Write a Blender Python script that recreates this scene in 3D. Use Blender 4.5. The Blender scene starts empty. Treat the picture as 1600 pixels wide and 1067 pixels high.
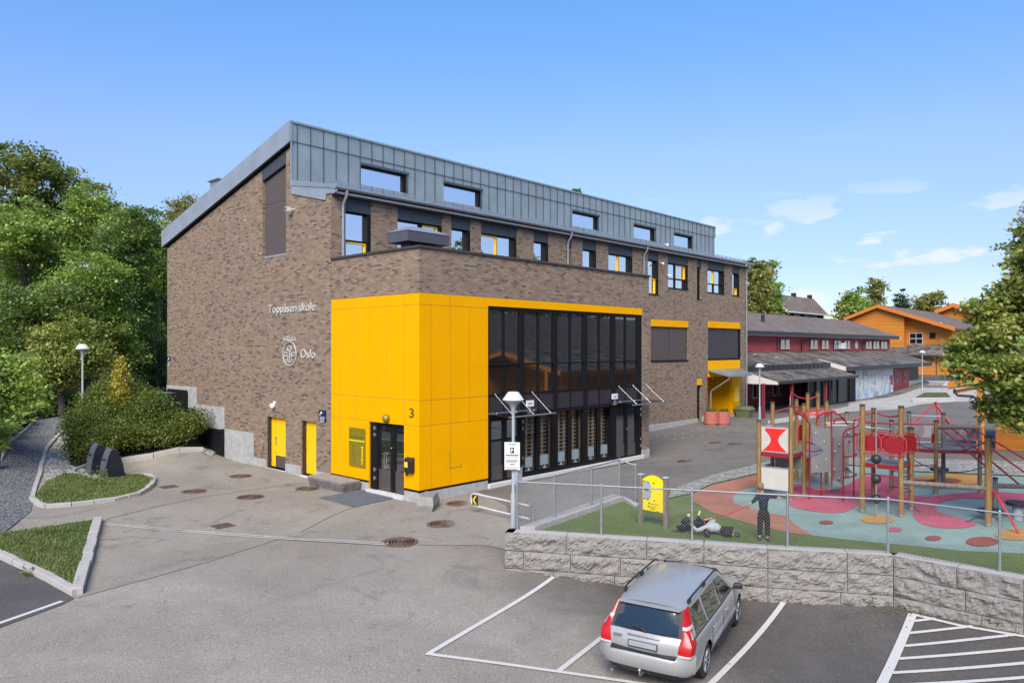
import bpy, bmesh, math, random
import numpy as np
from mathutils import Vector, Matrix, noise
S = bpy.context.scene
COL = S.collection
rnd = random.Random(7)
PI = math.pi

# ---------------------------------------------------------------- camera model
# World: X runs along the long facade of the school, Y along its side wall, the
# yellow corner of the school is the origin, Z is up, metres.
FP, CX, HY = 1157.0, 800.0, 544.0
ANG = math.atan2(1075, 1157)
UX = (math.sin(ANG), math.cos(ANG)); UY = (-math.cos(ANG), math.sin(ANG))
D0 = FP*5.0/(785.6-HY); R0 = (655-CX)/FP*D0
CAM = Vector((-(UX[0]*R0+UX[1]*D0), -(UY[0]*R0+UY[1]*D0), 5.0))
def ray(px, py):
    r = (px-CX)/FP
    return Vector((r*UX[0]+UX[1], r*UY[0]+UY[1], -(py-HY)/FP))
def onx(px, py, X): d = ray(px, py); return CAM+d*((X-CAM.x)/d.x)
def ony(px, py, Y): d = ray(px, py); return CAM+d*((Y-CAM.y)/d.y)
def onz(px, py, Z): d = ray(px, py); return CAM+d*((Z-CAM.z)/d.z)
def ond(px, py, dep): return CAM+ray(px, py)*dep

# ---------------------------------------------------------------- terrain
CP = []
def cp(px, py, z): p = onz(px, py, z); CP.append((p.x, p.y, z))
for a in [(655,786,0),(560,760,0),(480,745,0),(420,728,0.02),(350,715,0.03),(320,706,.05),(190,722,.12),(700,790,-.02),
          (255,760,.05),(300,850,0),(400,800,0),(150,835,.08),(100,870,.02),(0,850,.15),(200,900,-.05),(0,980,-.1),(400,960,-.15),(400,1067,-.3),
          (0,1067,-.2),(600,850,-.03),(620,1000,-.3),(700,900,-.16),(790,882,-.22),(667,1022,-.38),(872,1050,-.45),(1000,1060,-.5),(950,905,-.35),(1110,1067,-.55),
          (1240,935,-.46),(1390,945,-.40),(1600,988,-.36),(1600,1067,-.52),(1300,1067,-.58),
          (802,824,.11),(760,800,.05),(1014,715,.0),(900,740,.02),(850,800,.25),(910,770,.42),(975,770,.5),(1060,740,.52),(1185,735,.5),(1090,700,.25),
          (1180,690,.42),(1300,700,.5),(1450,700,.45),(1600,720,.5)]: cp(*a)
for x, y, z in [(21.7,4.9,.14),(27,4,.25),(33,4,.25),(36,3,.22),(45,3,.22),(54,4,.22),(64,3,.25),(54,-8,.3),(40,-12,.35),(70,-12,.3),(80,-25,.4),(26,-9,.45),
                (30,-20,.5),(18,-32,.2),(5,-30,-.3),(40,-35,.6),(-15,-18.5,-.4),(-5,-24,-.5),(-25,-25,-.3),
                (60,12,.4),(34,16,1.2),(20,22,2.6),(0,20.5,2.62),(-.5,16.4,2.0),(-.5,13.6,.35),(-3,19.5,2.5),(-5,17,1.7)]: CP.append((x, y, z))
# the path climbing behind the mound
for a in [(52,778,.12),(59,752,.22),(66,726,.42),(74,702,.65),(87,686,.85),(105,670,1.15),(126,650,1.55),(0,838,.15),(0,720,.75),(29,681,1.2),(50,663,1.5),(87,648,1.8),
          (126,638,2.0),(250,650,1.9),(110,760,.15),(200,690,.75),(150,700,.55),(128,676,1.15),(280,690,.6)]: cp(*a)
CP += [(-8,38,3.2),(-30,45,3.6),(-28,25,2.2),(-40,15,1.6),(-30,6,.8),(5,45,3.6),(30,45,3.2),(60,45,3),(90,30,2.5),(90,0,1.4),(-45,-20,.2)]
_P = np.array(CP); RB = 7.0
def _phi(r2): return 1/np.sqrt(1+r2/RB**2)
_d2 = ((_P[:,None,:2]-_P[None,:,:2])**2).sum(-1)
_K = _phi(_d2)+np.eye(len(_P))*0.004
_m = 0.6
_w = np.linalg.solve(_K, _P[:,2]-_m)
def gz(x, y):
    return float(_m+_phi(((_P[:,:2]-np.array((x, y)))**2).sum(-1)) @ _w)
def G(px, py):
    """the point of the ground a pixel looks at"""
    d = ray(px, py); t = 6.0; last = t
    while t < 140:
        p = CAM+d*t
        if p.z < gz(p.x, p.y): break
        last = t; t *= 1.02
    a, b = last, t
    for _ in range(20):
        m = (a+b)/2; p = CAM+d*m
        if p.z < gz(p.x, p.y): b = m
        else: a = m
    return CAM+d*b

# ---------------------------------------------------------------- object helpers
ORG = {}
def tag(o, label=None, cat=None, group=None, kind=None):
    if label: o['label'] = label
    if cat: o['category'] = cat
    if group: o['group'] = group
    if kind: o['kind'] = kind
    return o
def thing(name, loc, label, cat, group=None):
    o = bpy.data.objects.new(name, None); COL.objects.link(o)
    o.location = loc; o.empty_display_size = .3; ORG[o.name] = Vector(loc)
    return tag(o, label, cat, group)
def copy_tree(o, loc=None, rz=None, label=None, parent=None, scale=None):
    c = o.copy(); COL.objects.link(c); c.parent = parent
    if loc is not None: c.location = loc
    if rz is not None: c.rotation_euler = (0, 0, rz)
    if label: c['label'] = label
    if scale: c.scale = (scale,)*3
    for ch in o.children: copy_tree(ch, parent=c)
    return c
class MB:
    def __init__(s): s.v = []; s.f = []; s.m = []; s.mi = 0
    def add(s, vs, fs):
        n = len(s.v); s.v += [tuple(p) for p in vs]; s.f += [tuple(i+n for i in f) for f in fs]; s.m += [s.mi]*len(fs)
        return s
    def mat(s, i): s.mi = i; return s
    def box(s, x0, x1, y0, y1, z0, z1):
        return s.add([(x0,y0,z0),(x1,y0,z0),(x1,y1,z0),(x0,y1,z0),(x0,y0,z1),(x1,y0,z1),(x1,y1,z1),(x0,y1,z1)],
              [(0,3,2,1),(4,5,6,7),(0,1,5,4),(1,2,6,5),(2,3,7,6),(3,0,4,7)])
    def hexa(s, b, t):   # b: 4 bottom corners ccw, t: 4 top
        return s.add(list(b)+list(t), [(0,3,2,1),(4,5,6,7),(0,1,5,4),(1,2,6,5),(2,3,7,6),(3,0,4,7)])
    def quad(s, a, b, c, d): return s.add([a,b,c,d], [(0,1,2,3)])
    def poly(s, pts): return s.add(pts, [tuple(range(len(pts)))])
    def prism(s, pts, off):
        """closed outline (3-d points) pushed along off"""
        n = len(pts); o = Vector(off)
        q = [tuple(Vector(p)+o) for p in pts]
        return s.add(list(pts)+q, [tuple(range(n-1,-1,-1)), tuple(range(n,2*n))]+[(i,(i+1)%n,(i+1)%n+n,i+n) for i in range(n)])
    def tube(s, p, q, r, r2=None, n=8, cap=True):
        p = Vector(p); q = Vector(q); d = q-p
        if d.length < 1e-6: return s
        r2 = r if r2 is None else r2
        z = d.normalized(); a = z.orthogonal().normalized(); b = z.cross(a)
        vs = [p+(a*math.cos(2*PI*i/n)+b*math.sin(2*PI*i/n))*r for i in range(n)]+[q+(a*math.cos(2*PI*i/n)+b*math.sin(2*PI*i/n))*r2 for i in range(n)]
        fs = [(i,(i+1)%n,(i+1)%n+n,i+n) for i in range(n)]
        if cap: fs += [tuple(range(n-1,-1,-1)), tuple(range(n,2*n))]
        return s.add(vs, fs)
    def path(s, pts, r, n=7, closed=False):
        P = [Vector(p) for p in pts]; N = len(P)
        if N < 2: return s
        a = None; base = len(s.v); vs = []
        for i in range(N):
            if closed: t = P[(i+1)%N]-P[i-1]
            else: t = P[min(i+1,N-1)]-P[max(i-1,0)]
            t = t.normalized()
            if a is None: a = t.orthogonal().normalized()
            a = (a-t*a.dot(t)).normalized(); b = t.cross(a)
            rr = r[i] if hasattr(r, '__len__') else r
            vs += [P[i]+(a*math.cos(2*PI*k/n)+b*math.sin(2*PI*k/n))*rr for k in range(n)]
        fs = []
        for i in range(N if closed else N-1):
            j = (i+1)%N
            for k in range(n): fs.append((i*n+k, i*n+(k+1)%n, j*n+(k+1)%n, j*n+k))
        if not closed: fs += [tuple(range(n-1,-1,-1)), tuple((N-1)*n+k for k in range(n))]
        return s.add(vs, fs)
    def lathe(s, c, prof, n=20):
        c = Vector(c); vs = []; fs = []
        for r, z in prof: vs += [(c.x+r*math.cos(2*PI*k/n), c.y+r*math.sin(2*PI*k/n), c.z+z) for k in range(n)]
        for i in range(len(prof)-1):
            for k in range(n): fs.append((i*n+k, i*n+(k+1)%n, (i+1)*n+(k+1)%n, (i+1)*n+k))
        fs += [tuple(range(n-1,-1,-1)), tuple((len(prof)-1)*n+k for k in range(n))]
        return s.add(vs, fs)
    def ball(s, c, r, n=12, sz=1):
        prof = [(r*math.sin(PI*(i+.001)/(n//2)) , -r*sz*math.cos(PI*i/(n//2))) for i in range(n//2+1)]
        return s.lathe(c, prof, n)
    def build(s, name, mat, parent=None, smooth=None, bevel=0, label=None, cat=None, group=None, kind=None):
        me = bpy.data.meshes.new(name)
        o = Vector((0,0,0))
        if parent is not None: o = ORG.get(parent.name, o)
        me.from_pydata([(x-o.x, y-o.y, z-o.z) for x, y, z in s.v], [], s.f)
        for m in (mat if isinstance(mat, (list, tuple)) else [mat]): me.materials.append(M[m] if isinstance(m, str) else m)
        if isinstance(mat, (list, tuple)): me.polygons.foreach_set('material_index', s.m)
        me.update()
        if smooth is not None:
            me.shade_smooth(); me.set_sharp_from_angle(angle=math.radians(smooth))
        ob = bpy.data.objects.new(name, me); COL.objects.link(ob)
        if parent is not None: ob.parent = parent; ORG[ob.name] = o
        if bevel:
            b = ob.modifiers.new('bevel', 'BEVEL'); b.width = bevel; b.segments = 2; b.limit_method = 'ANGLE'; b.angle_limit = math.radians(40)
        return tag(ob, label, cat, group, kind)
def build_each(mb, name, mat, parent=None, tol=.012, **kw):
    """every separate piece of the mesh becomes an object of its own"""
    par = list(range(len(mb.v)))
    def find(a):
        while par[a] != a: par[a] = par[par[a]]; a = par[a]
        return a
    for f in mb.f:
        for i in f[1:]: par[find(i)] = find(f[0])
    comp = {}
    for i, f in enumerate(mb.f): comp.setdefault(find(f[0]), []).append(i)
    boxes = []
    for fs in comp.values():
        P = [mb.v[j] for i in fs for j in mb.f[i]]
        boxes.append([[min(p[k] for p in P)-tol for k in range(3)], [max(p[k] for p in P)+tol for k in range(3)], list(fs)])
    i = 0
    while i < len(boxes):
        j = i+1; hit = False
        while j < len(boxes):
            a, b = boxes[i], boxes[j]
            if all(a[0][k] <= b[1][k] and b[0][k] <= a[1][k] for k in range(3)):
                a[0] = [min(a[0][k], b[0][k]) for k in range(3)]; a[1] = [max(a[1][k], b[1][k]) for k in range(3)]; a[2] += b[2]; boxes.pop(j); hit = True
            else: j += 1
        if not hit: i += 1
    out = []
    for _, _, fs in boxes:
        m = MB(); mp = {}
        for i in sorted(fs):
            f = []
            for j in mb.f[i]:
                if j not in mp: mp[j] = len(m.v); m.v.append(mb.v[j])
                f.append(mp[j])
            m.f.append(tuple(f)); m.m.append(mb.m[i])
        out.append(m.build(name, mat, parent, **kw))
    return out
def text_mesh(txt, size, depth, M4, name, mat, parent=None, align='LEFT', sx=1.0, bold=0.0, spacing=1.0, **kw):
    c = bpy.data.curves.new(name, 'FONT'); c.body = txt; c.size = size; c.extrude = depth; c.align_x = align; c.offset = bold; c.space_character = spacing
    c.resolution_u = 3
    t = bpy.data.objects.new('tmp', c); COL.objects.link(t)
    bpy.context.view_layer.update()
    me = bpy.data.meshes.new_from_object(t.evaluated_get(bpy.context.evaluated_depsgraph_get()))
    bpy.data.objects.remove(t); bpy.data.curves.remove(c)
    me.transform(Matrix.Diagonal((sx,1,1,1))); me.transform(M4)
    if parent is not None: me.transform(Matrix.Translation(-ORG.get(parent.name, Vector((0,0,0)))))
    me.materials.clear(); me.materials.append(M[mat]); me.name = name
    ob = bpy.data.objects.new(name, me); COL.objects.link(ob)
    if parent is not None: ob.parent = parent; ORG[ob.name] = ORG.get(parent.name, Vector((0,0,0)))
    return tag(ob, **kw)
def frame_m(o, xdir, up):
    """matrix whose local x is xdir, local y is up, z the facing normal"""
    x = Vector(xdir).normalized(); y = Vector(up).normalized(); z = x.cross(y)
    m = Matrix((x, y, z)).transposed().to_4x4(); m.translation = Vector(o); return m

# ---------------------------------------------------------------- materials
M = {}
class NT:
    def __init__(s, name):
        m = bpy.data.materials.new(name); m.use_nodes = True; s.m = m; s.t = m.node_tree; M[name] = m
        s.b = s.t.nodes['Principled BSDF']; s.out = s.t.nodes['Material Output']
    def n(s, typ, **kw):
        nd = s.t.nodes.new(typ)
        for k, v in kw.items():
            if k.startswith('i_'):
                key = k[2:]; key = int(key) if key.isdigit() else key.replace('_', ' ')
                nd.inputs[key].default_value = v
            else: setattr(nd, k, v)
        return nd
    def l(s, a, b): s.t.links.new(a, b)
    def obj(s): return s.n('ShaderNodeTexCoord').outputs['Object']
    def pos(s): return s.n('ShaderNodeNewGeometry').outputs['Position']
    def noise(s, vec, scale, detail=4, rough=.55, dist=0):
        nd = s.n('ShaderNodeTexNoise'); nd.inputs['Scale'].default_value = scale; nd.inputs['Detail'].default_value = detail
        nd.inputs['Roughness'].default_value = rough; nd.inputs['Distortion'].default_value = dist; s.l(vec, nd.inputs['Vector']); return nd.outputs['Fac']
    def ramp(s, fac, stops, interp='LINEAR'):
        nd = s.n('ShaderNodeValToRGB'); nd.color_ramp.interpolation = interp
        e = nd.color_ramp.elements
        while len(e) < len(stops): e.new(.5)
        for el, (p, c) in zip(e, stops):
            el.position = p; el.color = (*c, 1) if hasattr(c, '__len__') else (c, c, c, 1)
        s.l(fac, nd.inputs['Fac']); return nd.outputs['Color']
    def mix(s, fac, a, b, mode='MIX'):
        nd = s.n('ShaderNodeMix', data_type='RGBA', blend_type=mode)
        for inp, v in ((nd.inputs[0], fac), (nd.inputs[6], a), (nd.inputs[7], b)):
            if hasattr(v, 'links'): s.l(v, inp)
            elif hasattr(v, '__len__'): inp.default_value = (*v, 1)
            else: inp.default_value = v
        return nd.outputs[2]
    def math(s, op, a, b=0.0, c=0.0):
        nd = s.n('ShaderNodeMath', operation=op)
        for i, v in enumerate((a, b, c)):
            if hasattr(v, 'links'): s.l(v, nd.inputs[i])
            else: nd.inputs[i].default_value = v
        return nd.outputs[0]
    def bump(s, h, strength=.3, dist=.02):
        nd = s.n('ShaderNodeBump'); nd.inputs['Strength'].default_value = strength; nd.inputs['Distance'].default_value = dist
        s.l(h, nd.inputs['Height']); s.l(nd.outputs[0], s.b.inputs['Normal'])
    def col(s, c):
        if hasattr(c, 'links'): s.l(c, s.b.inputs['Base Color'])
        else: s.b.inputs['Base Color'].default_value = (*c, 1)
    def set(s, rough=.6, metal=0, spec=.5): s.b.inputs['Roughness'].default_value = rough; s.b.inputs['Metallic'].default_value = metal; s.b.inputs['Specular IOR Level'].default_value = spec
    def wallvec(s):
        """u along a vertical wall whichever way it faces, v up"""
        g = s.n('ShaderNodeNewGeometry'); ps = s.n('ShaderNodeSeparateXYZ'); ns = s.n('ShaderNodeSeparateXYZ')
        s.l(g.outputs['Position'], ps.inputs[0]); s.l(g.outputs['True Normal'], ns.inputs[0])
        isx = s.math('GREATER_THAN', s.math('ABSOLUTE', ns.outputs[0]), .7)
        u = s.math('ADD', s.math('MULTIPLY', ps.outputs[1], isx), s.math('MULTIPLY', ps.outputs[0], s.math('SUBTRACT', 1.0, isx)))
        c = s.n('ShaderNodeCombineXYZ'); s.l(u, c.inputs[0]); s.l(ps.outputs[2], c.inputs[1]); return c.outputs[0]
def srgb(r, g, b): return tuple(((c/255)/12.92 if c <= 10 else (((c/255)+.055)/1.055)**2.4) for c in (r, g, b))
def simple(name, c, rough=.6, metal=0, var=.12, scale=6, bump=0, bscale=60, spec=.5, coat=0):
    t = NT(name); v = t.pos()
    f = t.noise(v, scale, 5, .6)
    c2 = tuple(min(1, x*(1+var)) for x in c); c1 = tuple(x*(1-var) for x in c)
    t.col(t.ramp(f, [(.3, c1), (.7, c2)])); t.set(rough, metal, spec)
    rr = t.ramp(t.noise(v, scale*2.3, 3), [(.3, max(.02, rough-.07)), (.7, min(1, rough+.07))]); t.l(rr, t.b.inputs['Roughness'])
    if bump: t.bump(t.noise(v, bscale, 4), bump, .01)
    if coat: t.b.inputs['Coat Weight'].default_value = coat; t.b.inputs['Coat Roughness'].default_value = .08
    return t
# brick
t = NT('brick'); v = t.wallvec()
bk = t.n('ShaderNodeTexBrick'); bk.offset = .5; bk.squash = 1
for k, val in (('Scale', 1), ('Mortar Size', .006), ('Mortar Smooth', .3), ('Bias', 0), ('Brick Width', .235), ('Row Height', .0765)): bk.inputs[k].default_value = val
bk.inputs['Color1'].default_value = (0,0,0,1); bk.inputs['Color2'].default_value = (1,1,1,1); bk.inputs['Mortar'].default_value = (.5,.5,.5,1)
nv = t.n('ShaderNodeVectorMath', operation='ADD'); nz = t.n('ShaderNodeTexNoise'); nz.inputs['Scale'].default_value = 9; t.l(v, nz.inputs['Vector'])
sc = t.n('ShaderNodeVectorMath', operation='SCALE'); sc.inputs['Scale'].default_value = .004; t.l(nz.outputs['Color'], sc.inputs[0])
t.l(v, nv.inputs[0]); t.l(sc.outputs[0], nv.inputs[1]); t.l(nv.outputs[0], bk.inputs['Vector'])
bc = t.ramp(bk.outputs['Color'], [(0,(.06,.045,.039)),(.08,(.10,.074,.062)),(.17,(.205,.148,.112)),(.55,(.26,.188,.142)),(.8,(.305,.225,.17)),(1,(.36,.272,.21))])
pt = t.noise(v, .9, 5, .65); pt2 = t.noise(v, 14, 3)
bc = t.mix(.22, bc, t.ramp(pt2, [(.3,(.13,.1,.085)),(.7,(.31,.24,.195))]))
bc = t.mix(t.ramp(pt, [(.4,0),(.75,.2)]), bc, (.32,.25,.195))
cl = t.mix(bk.outputs['Fac'], bc, t.mix(t.noise(v, 22, 3), (.30,.26,.22), (.44,.39,.33)))
cl = t.mix(1.0, cl, (.88,.835,.77), 'MULTIPLY'); t.col(cl); t.set(.9, 0, .2)
hh = t.math('SUBTRACT', 1.0, bk.outputs['Fac']); hh = t.math('ADD', hh, t.math('MULTIPLY', pt2, .6)); t.bump(hh, .6, .012)
# ground: asphalt in three ages
def asphalt(name, a, b, c, sp=.3):
    t = NT(name); v = t.pos()
    big = t.noise(v, .22, 5, .6, .6); med = t.noise(v, 1.7, 5, .65); fine = t.noise(v, 34, 5, .8); grit = t.n('ShaderNodeTexVoronoi'); grit.inputs['Scale'].default_value = 70; t.l(v, grit.inputs['Vector'])
    base = t.ramp(big, [(.3, a), (.52, b), (.75, c)])
    base = t.mix(t.ramp(med, [(.35, 0), (.75, .45)]), base, tuple(x*.72 for x in b))
    st = t.ramp(t.noise(v, .55, 4, .7, 1.4), [(.56, 0), (.68, .6)])
    base = t.mix(st, base, tuple(x*.62 for x in a))
    g = t.ramp(fine, [(.3, .5), (.5, 1.0), (.7, 1.6)]); base = t.mix(1.0, base, g, 'MULTIPLY')
    sk = t.ramp(grit.outputs['Distance'], [(.06, 1), (.17, 0)]); pick = t.n('ShaderNodeSeparateColor'); t.l(grit.outputs['Color'], pick.inputs[0])
    base = t.mix(t.math('MULTIPLY', sk, t.ramp(pick.outputs[0], [(.72, 0), (.74, sp*1.6)], 'CONSTANT')), base, (.42,.40,.38))
    # cracks
    cr = t.n('ShaderNodeTexVoronoi', feature='DISTANCE_TO_EDGE'); cr.inputs['Scale'].default_value = .28
    wn = t.n('ShaderNodeTexNoise'); wn.inputs['Scale'].default_value = 1.4; wn.inputs['Detail'].default_value = 6; t.l(v, wn.inputs['Vector'])
    ad = t.n('ShaderNodeVectorMath', operation='MULTIPLY_ADD'); t.l(wn.outputs['Color'], ad.inputs[0]); ad.inputs[1].default_value = (1.6,1.6,0); t.l(v, ad.inputs[2]); t.l(ad.outputs[0], cr.inputs['Vector'])
    ck = t.ramp(cr.outputs['Distance'], [(.002, .75), (.005, 0)]); ck = t.math('MULTIPLY', ck, t.ramp(t.noise(v, .35, 2), [(.55, 0), (.62, 1)]))
    base = t.mix(ck, base, (.05,.048,.045))
    t.col(base); t.set(.92, 0, .25); t.bump(t.math('ADD', fine, grit.outputs['Distance']), .35, .01)
asphalt('asphalt_court', (0.217,0.195,0.164), (0.275,0.249,0.210), (0.333,0.300,0.252))
asphalt('asphalt_road', (.13,.122,.118), (.165,.154,.149), (.205,.19,.182))
asphalt('asphalt_bay', (.066,.061,.059), (.088,.081,.078), (.12,.11,.106), .5)
asphalt('asphalt_yard', (0.141,0.126,0.110), (0.176,0.158,0.138), (0.211,0.190,0.165))
asphalt('concrete_paving', (.36,.34,.315), (.44,.415,.385), (.50,.47,.44))
def gravel(name, a, b, scale):
    t = NT(name); v = t.pos(); g = t.n('ShaderNodeTexVoronoi'); g.inputs['Scale'].default_value = scale; t.l(v, g.inputs['Vector'])
    sp = t.n('ShaderNodeSeparateColor'); t.l(g.outputs['Color'], sp.inputs[0])
    c = t.mix(sp.outputs[0], a, b); c = t.mix(t.ramp(g.outputs['Distance'], [(.3, 0), (.6, .8)]), c, tuple(x*.3 for x in a))
    c = t.mix(t.ramp(t.noise(v, .8, 4), [(.3, 0), (.7, .35)]), c, tuple(x*.6 for x in a))
    t.col(c); t.set(.95, 0, .2); t.bump(t.math('SUBTRACT', 1.0, g.outputs['Distance']), .8, .03)
gravel('gravel', (.16,.165,.17), (.36,.36,.36), 16)
gravel('pebbles', (.42,.38,.33), (.80,.75,.68), 9)
gravel('bark', (.06,.04,.03), (.16,.11,.08), 26)
def grass(name, a, b, c):
    t = NT(name); v = t.pos(); m = t.n('ShaderNodeMapping'); m.inputs['Scale'].default_value = (1,1.0,1); t.l(v, m.inputs[0])
    f = t.noise(m.outputs[0], 45, 4, .7); g = t.noise(v, 1.6, 5, .65, .5)
    cc = t.ramp(g, [(.3, a), (.5, b), (.72, c)]); cc = t.mix(t.ramp(f, [(.32, .8), (.6, 0)]), cc, tuple(x*.4 for x in a))
    t.col(cc); t.set(.9, 0, .15); t.bump(f, .9, .05)
grass('lawn', (.08,.125,.025), (.13,.19,.04), (.24,.235,.09))
grass('rough_grass', (.07,.10,.025), (.13,.165,.05), (.24,.22,.11))
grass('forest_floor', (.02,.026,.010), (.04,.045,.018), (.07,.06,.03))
t = NT('artificial_turf'); v = t.pos(); f = t.noise(v, 90, 3, .7); g = t.noise(v, .7, 5, .6, .8)
c = t.ramp(g, [(.3,(.115,.165,.04)),(.5,(.15,.20,.055)),(.7,(.21,.225,.09))]); c = t.mix(t.ramp(f, [(.35,.6),(.6,0)]), c, (.04,.06,.015)); t.col(c); t.set(.95,0,.15); t.bump(f, .5, .02)
def rubber(name, c):
    t = NT(name); v = t.pos(); f = t.noise(v, 75, 3, .75); g = t.noise(v, .9, 5, .65, .6)
    a = t.ramp(g, [(.3, tuple(x*.72 for x in c)), (.6, c), (.8, tuple(min(1, x*1.15) for x in c))])
    a = t.mix(t.ramp(f, [(.3, .45), (.55, 0)]), a, tuple(x*.45 for x in c)); t.col(a); t.set(.9, 0, .2); t.bump(f, .3, .01)
rubber('rubber_mint', (.27,.375,.335)); rubber('rubber_pink', (.55,.12,.17)); rubber('rubber_salmon', (.43,.19,.125))
rubber('rubber_orange', (.52,.27,.08)); rubber('rubber_brick', (.30,.08,.06)); rubber('rubber_dark', (.13,.20,.19))
# granite
t = NT('granite'); v = t.pos(); f = t.noise(v, 55, 4, .8); g = t.noise(v, 4, 6, .7); h = t.noise(v, 130, 2)
c = t.ramp(f, [(.36,(.09,.082,.072)),(.46,(.27,.25,.225)),(.60,(.46,.425,.385))]); c = t.mix(t.ramp(g, [(.35,.45),(.65,0)]), c, (.17,.155,.145))
c = t.mix(t.ramp(h, [(.64,0),(.7,.7)]), c, (.62,.60,.58)); t.col(c); t.set(.85,0,.3); t.bump(t.math('ADD', g, f), .7, .04)
t = NT('granite_top'); v = t.pos(); f = t.noise(v, 60, 4, .8); c = t.ramp(f, [(.3,(.30,.28,.265)),(.5,(.44,.415,.395)),(.7,(.55,.53,.51))]); c = t.mix(t.ramp(t.noise(v,2,4),[(.4,.3),(.7,0)]), c, (.28,.26,.24)); t.col(c); t.set(.85,0,.3); t.bump(f,.3,.01)
t = NT('cobbles'); v = t.pos(); g = t.n('ShaderNodeTexVoronoi'); g.inputs['Scale'].default_value = 6.5; g.inputs['Randomness'].default_value = .55; t.l(v, g.inputs['Vector'])
e = t.n('ShaderNodeTexVoronoi', feature='DISTANCE_TO_EDGE'); e.inputs['Scale'].default_value = 6.5; e.inputs['Randomness'].default_value = .55; t.l(v, e.inputs['Vector'])
sp = t.n('ShaderNodeSeparateColor'); t.l(g.outputs['Color'], sp.inputs[0]); c = t.mix(sp.outputs[0], (.22,.21,.19), (.42,.40,.38)); c = t.mix(t.ramp(e.outputs['Distance'], [(.04,1),(.1,0)]), c, (.11,.12,.06)); t.col(c); t.set(.9); t.bump(e.outputs['Distance'], .8, .03)
# concrete
t = NT('concrete'); v = t.wallvec(); f = t.noise(v, 3.0, 6, .7, .5); g = t.noise(v, 60, 3)
c = t.ramp(f, [(.3,(.27,.27,.262)),(.55,(.40,.40,.385)),(.75,(.48,.475,.455))]); c = t.mix(t.ramp(g,[(.3,.2),(.6,0)]), c, (.2,.2,.19)); t.col(c); t.set(.85,0,.3); t.bump(g,.2,.01)
# yellow cladding panels
simple('yellow_panel', srgb(234,164,0), .5, 0, .045, 1.1, .03, 3, spec=.05)
simple('yellow_paint', srgb(252,190,10), .4, 0, .06, 9)
t = NT('joint'); t.col((.30,.16,.01)); t.set(.8)
# zinc
def zinc(name, c):
    t = NT(name); v = t.pos(); f = t.noise(v, 1.2, 5, .6); m = t.n('ShaderNodeMapping'); m.inputs['Scale'].default_value = (8,8,.7); t.l(v, m.inputs[0]); g = t.noise(m.outputs[0], 3, 4)
    a = t.ramp(f, [(.3, tuple(x*.86 for x in c)), (.7, tuple(x*1.1 for x in c))]); a = t.mix(t.ramp(g,[(.35,.25),(.7,0)]), a, tuple(x*.75 for x in c)); t.col(a); t.set(.42,.55); t.bump(f,.08,.03)
zinc('zinc', (.36,.405,.40)); zinc('zinc_light', (.42,.44,.455)); zinc('zinc_dark', (.10,.125,.14)); zinc('roof_zinc', (.24,.27,.29))
simple('galvanised', (.42,.44,.45), .42, .75, .12, 9)
simple('galv_dull', (.30,.315,.32), .5, .5, .12, 9)
simple('steel', (.6,.6,.6), .25, .9, .05, 9)
simple('lamp_grey', (.36,.39,.42), .4, .1, .05, 6)
simple('charcoal', (.035,.038,.045), .5, .1, .12, 4); simple('charcoal_panel', (.050,.058,.070), .55, .1, .08, 3)
simple('black_frame', (.007,.007,.008), .6, 0, .15, 8, spec=.2); simple('black_box', (.009,.010,.012), .6, 0, .2, 5, spec=.2)
simple('brown_frame', (.030,.022,.019), .5, 0, .15, 8)
simple('screen_brown', (.085,.068,.062), .75, 0, .06, 3); simple('screen_dark', (.048,.043,.046), .75, 0, .06, 3)
simple('aubergine', (.030,.021,.026), .5, 0, .1, 3)
simple('coping', (.065,.05,.047), .5, .2, .1, 5); simple('vent_unit', (.090,.088,.105), .5, .2, .06, 3); simple('vent_top', (.30,.30,.33), .4, .3, .06, 3)
simple('white_paint', (.72,.72,.70), .5, 0, .06, 8); simple('white_trim', (.58,.56,.54), .6, 0, .08, 6); simple('line_paint', (.55,.54,.51), .8, 0, .12, 25, .3, 60)
simple('line_worn', (.30,.295,.28), .85, 0, .3, 14)
simple('navy', (.012,.022,.075), .4, 0, .1, 5); simple('black_plastic', (.016,.016,.018), .38, 0, .2, 5); simple('container_grey', (.085,.095,.105), .5, 0, .1, 4); simple('container_navy', (.010,.013,.024), .5, 0, .15, 5)
simple('radiator', (.50,.58,.58), .5, 0, .05, 5); simple('ladder_wood', (.45,.32,.20), .5, 0, .15, 8); simple('interior', (.055,.05,.048), .8, 0, .15, 2); simple('interior_light', (.30,.26,.22), .8, 0, .15, 2)
simple('gold_plaque', (.26,.20,.012), .35, .2, .08, 6); simple('plaque_line', (.10,.08,.01), .6)
simple('plaque_light', srgb(252,205,60), .4)
simple('grey_wood', (.17,.145,.13), .85, 0, .35, 5, .4, 30); simple('grey_wood_light', (.26,.235,.22), .85, 0, .3, 5, .4, 30)
simple('mat_grey', (.10,.115,.13), .95, 0, .18, 3, .4, 90)
t = NT('rust'); v = t.pos(); f = t.noise(v, 12, 5, .7); t.col(t.ramp(f, [(.3,(.07,.045,.036)),(.5,(.16,.10,.077)),(.7,(.24,.155,.12))])); t.set(.8,.3); w = t.n('ShaderNodeTexVoronoi'); w.inputs['Scale'].default_value = 22; t.l(v, w.inputs['Vector']); t.bump(w.outputs['Distance'], .8, .02)
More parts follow.
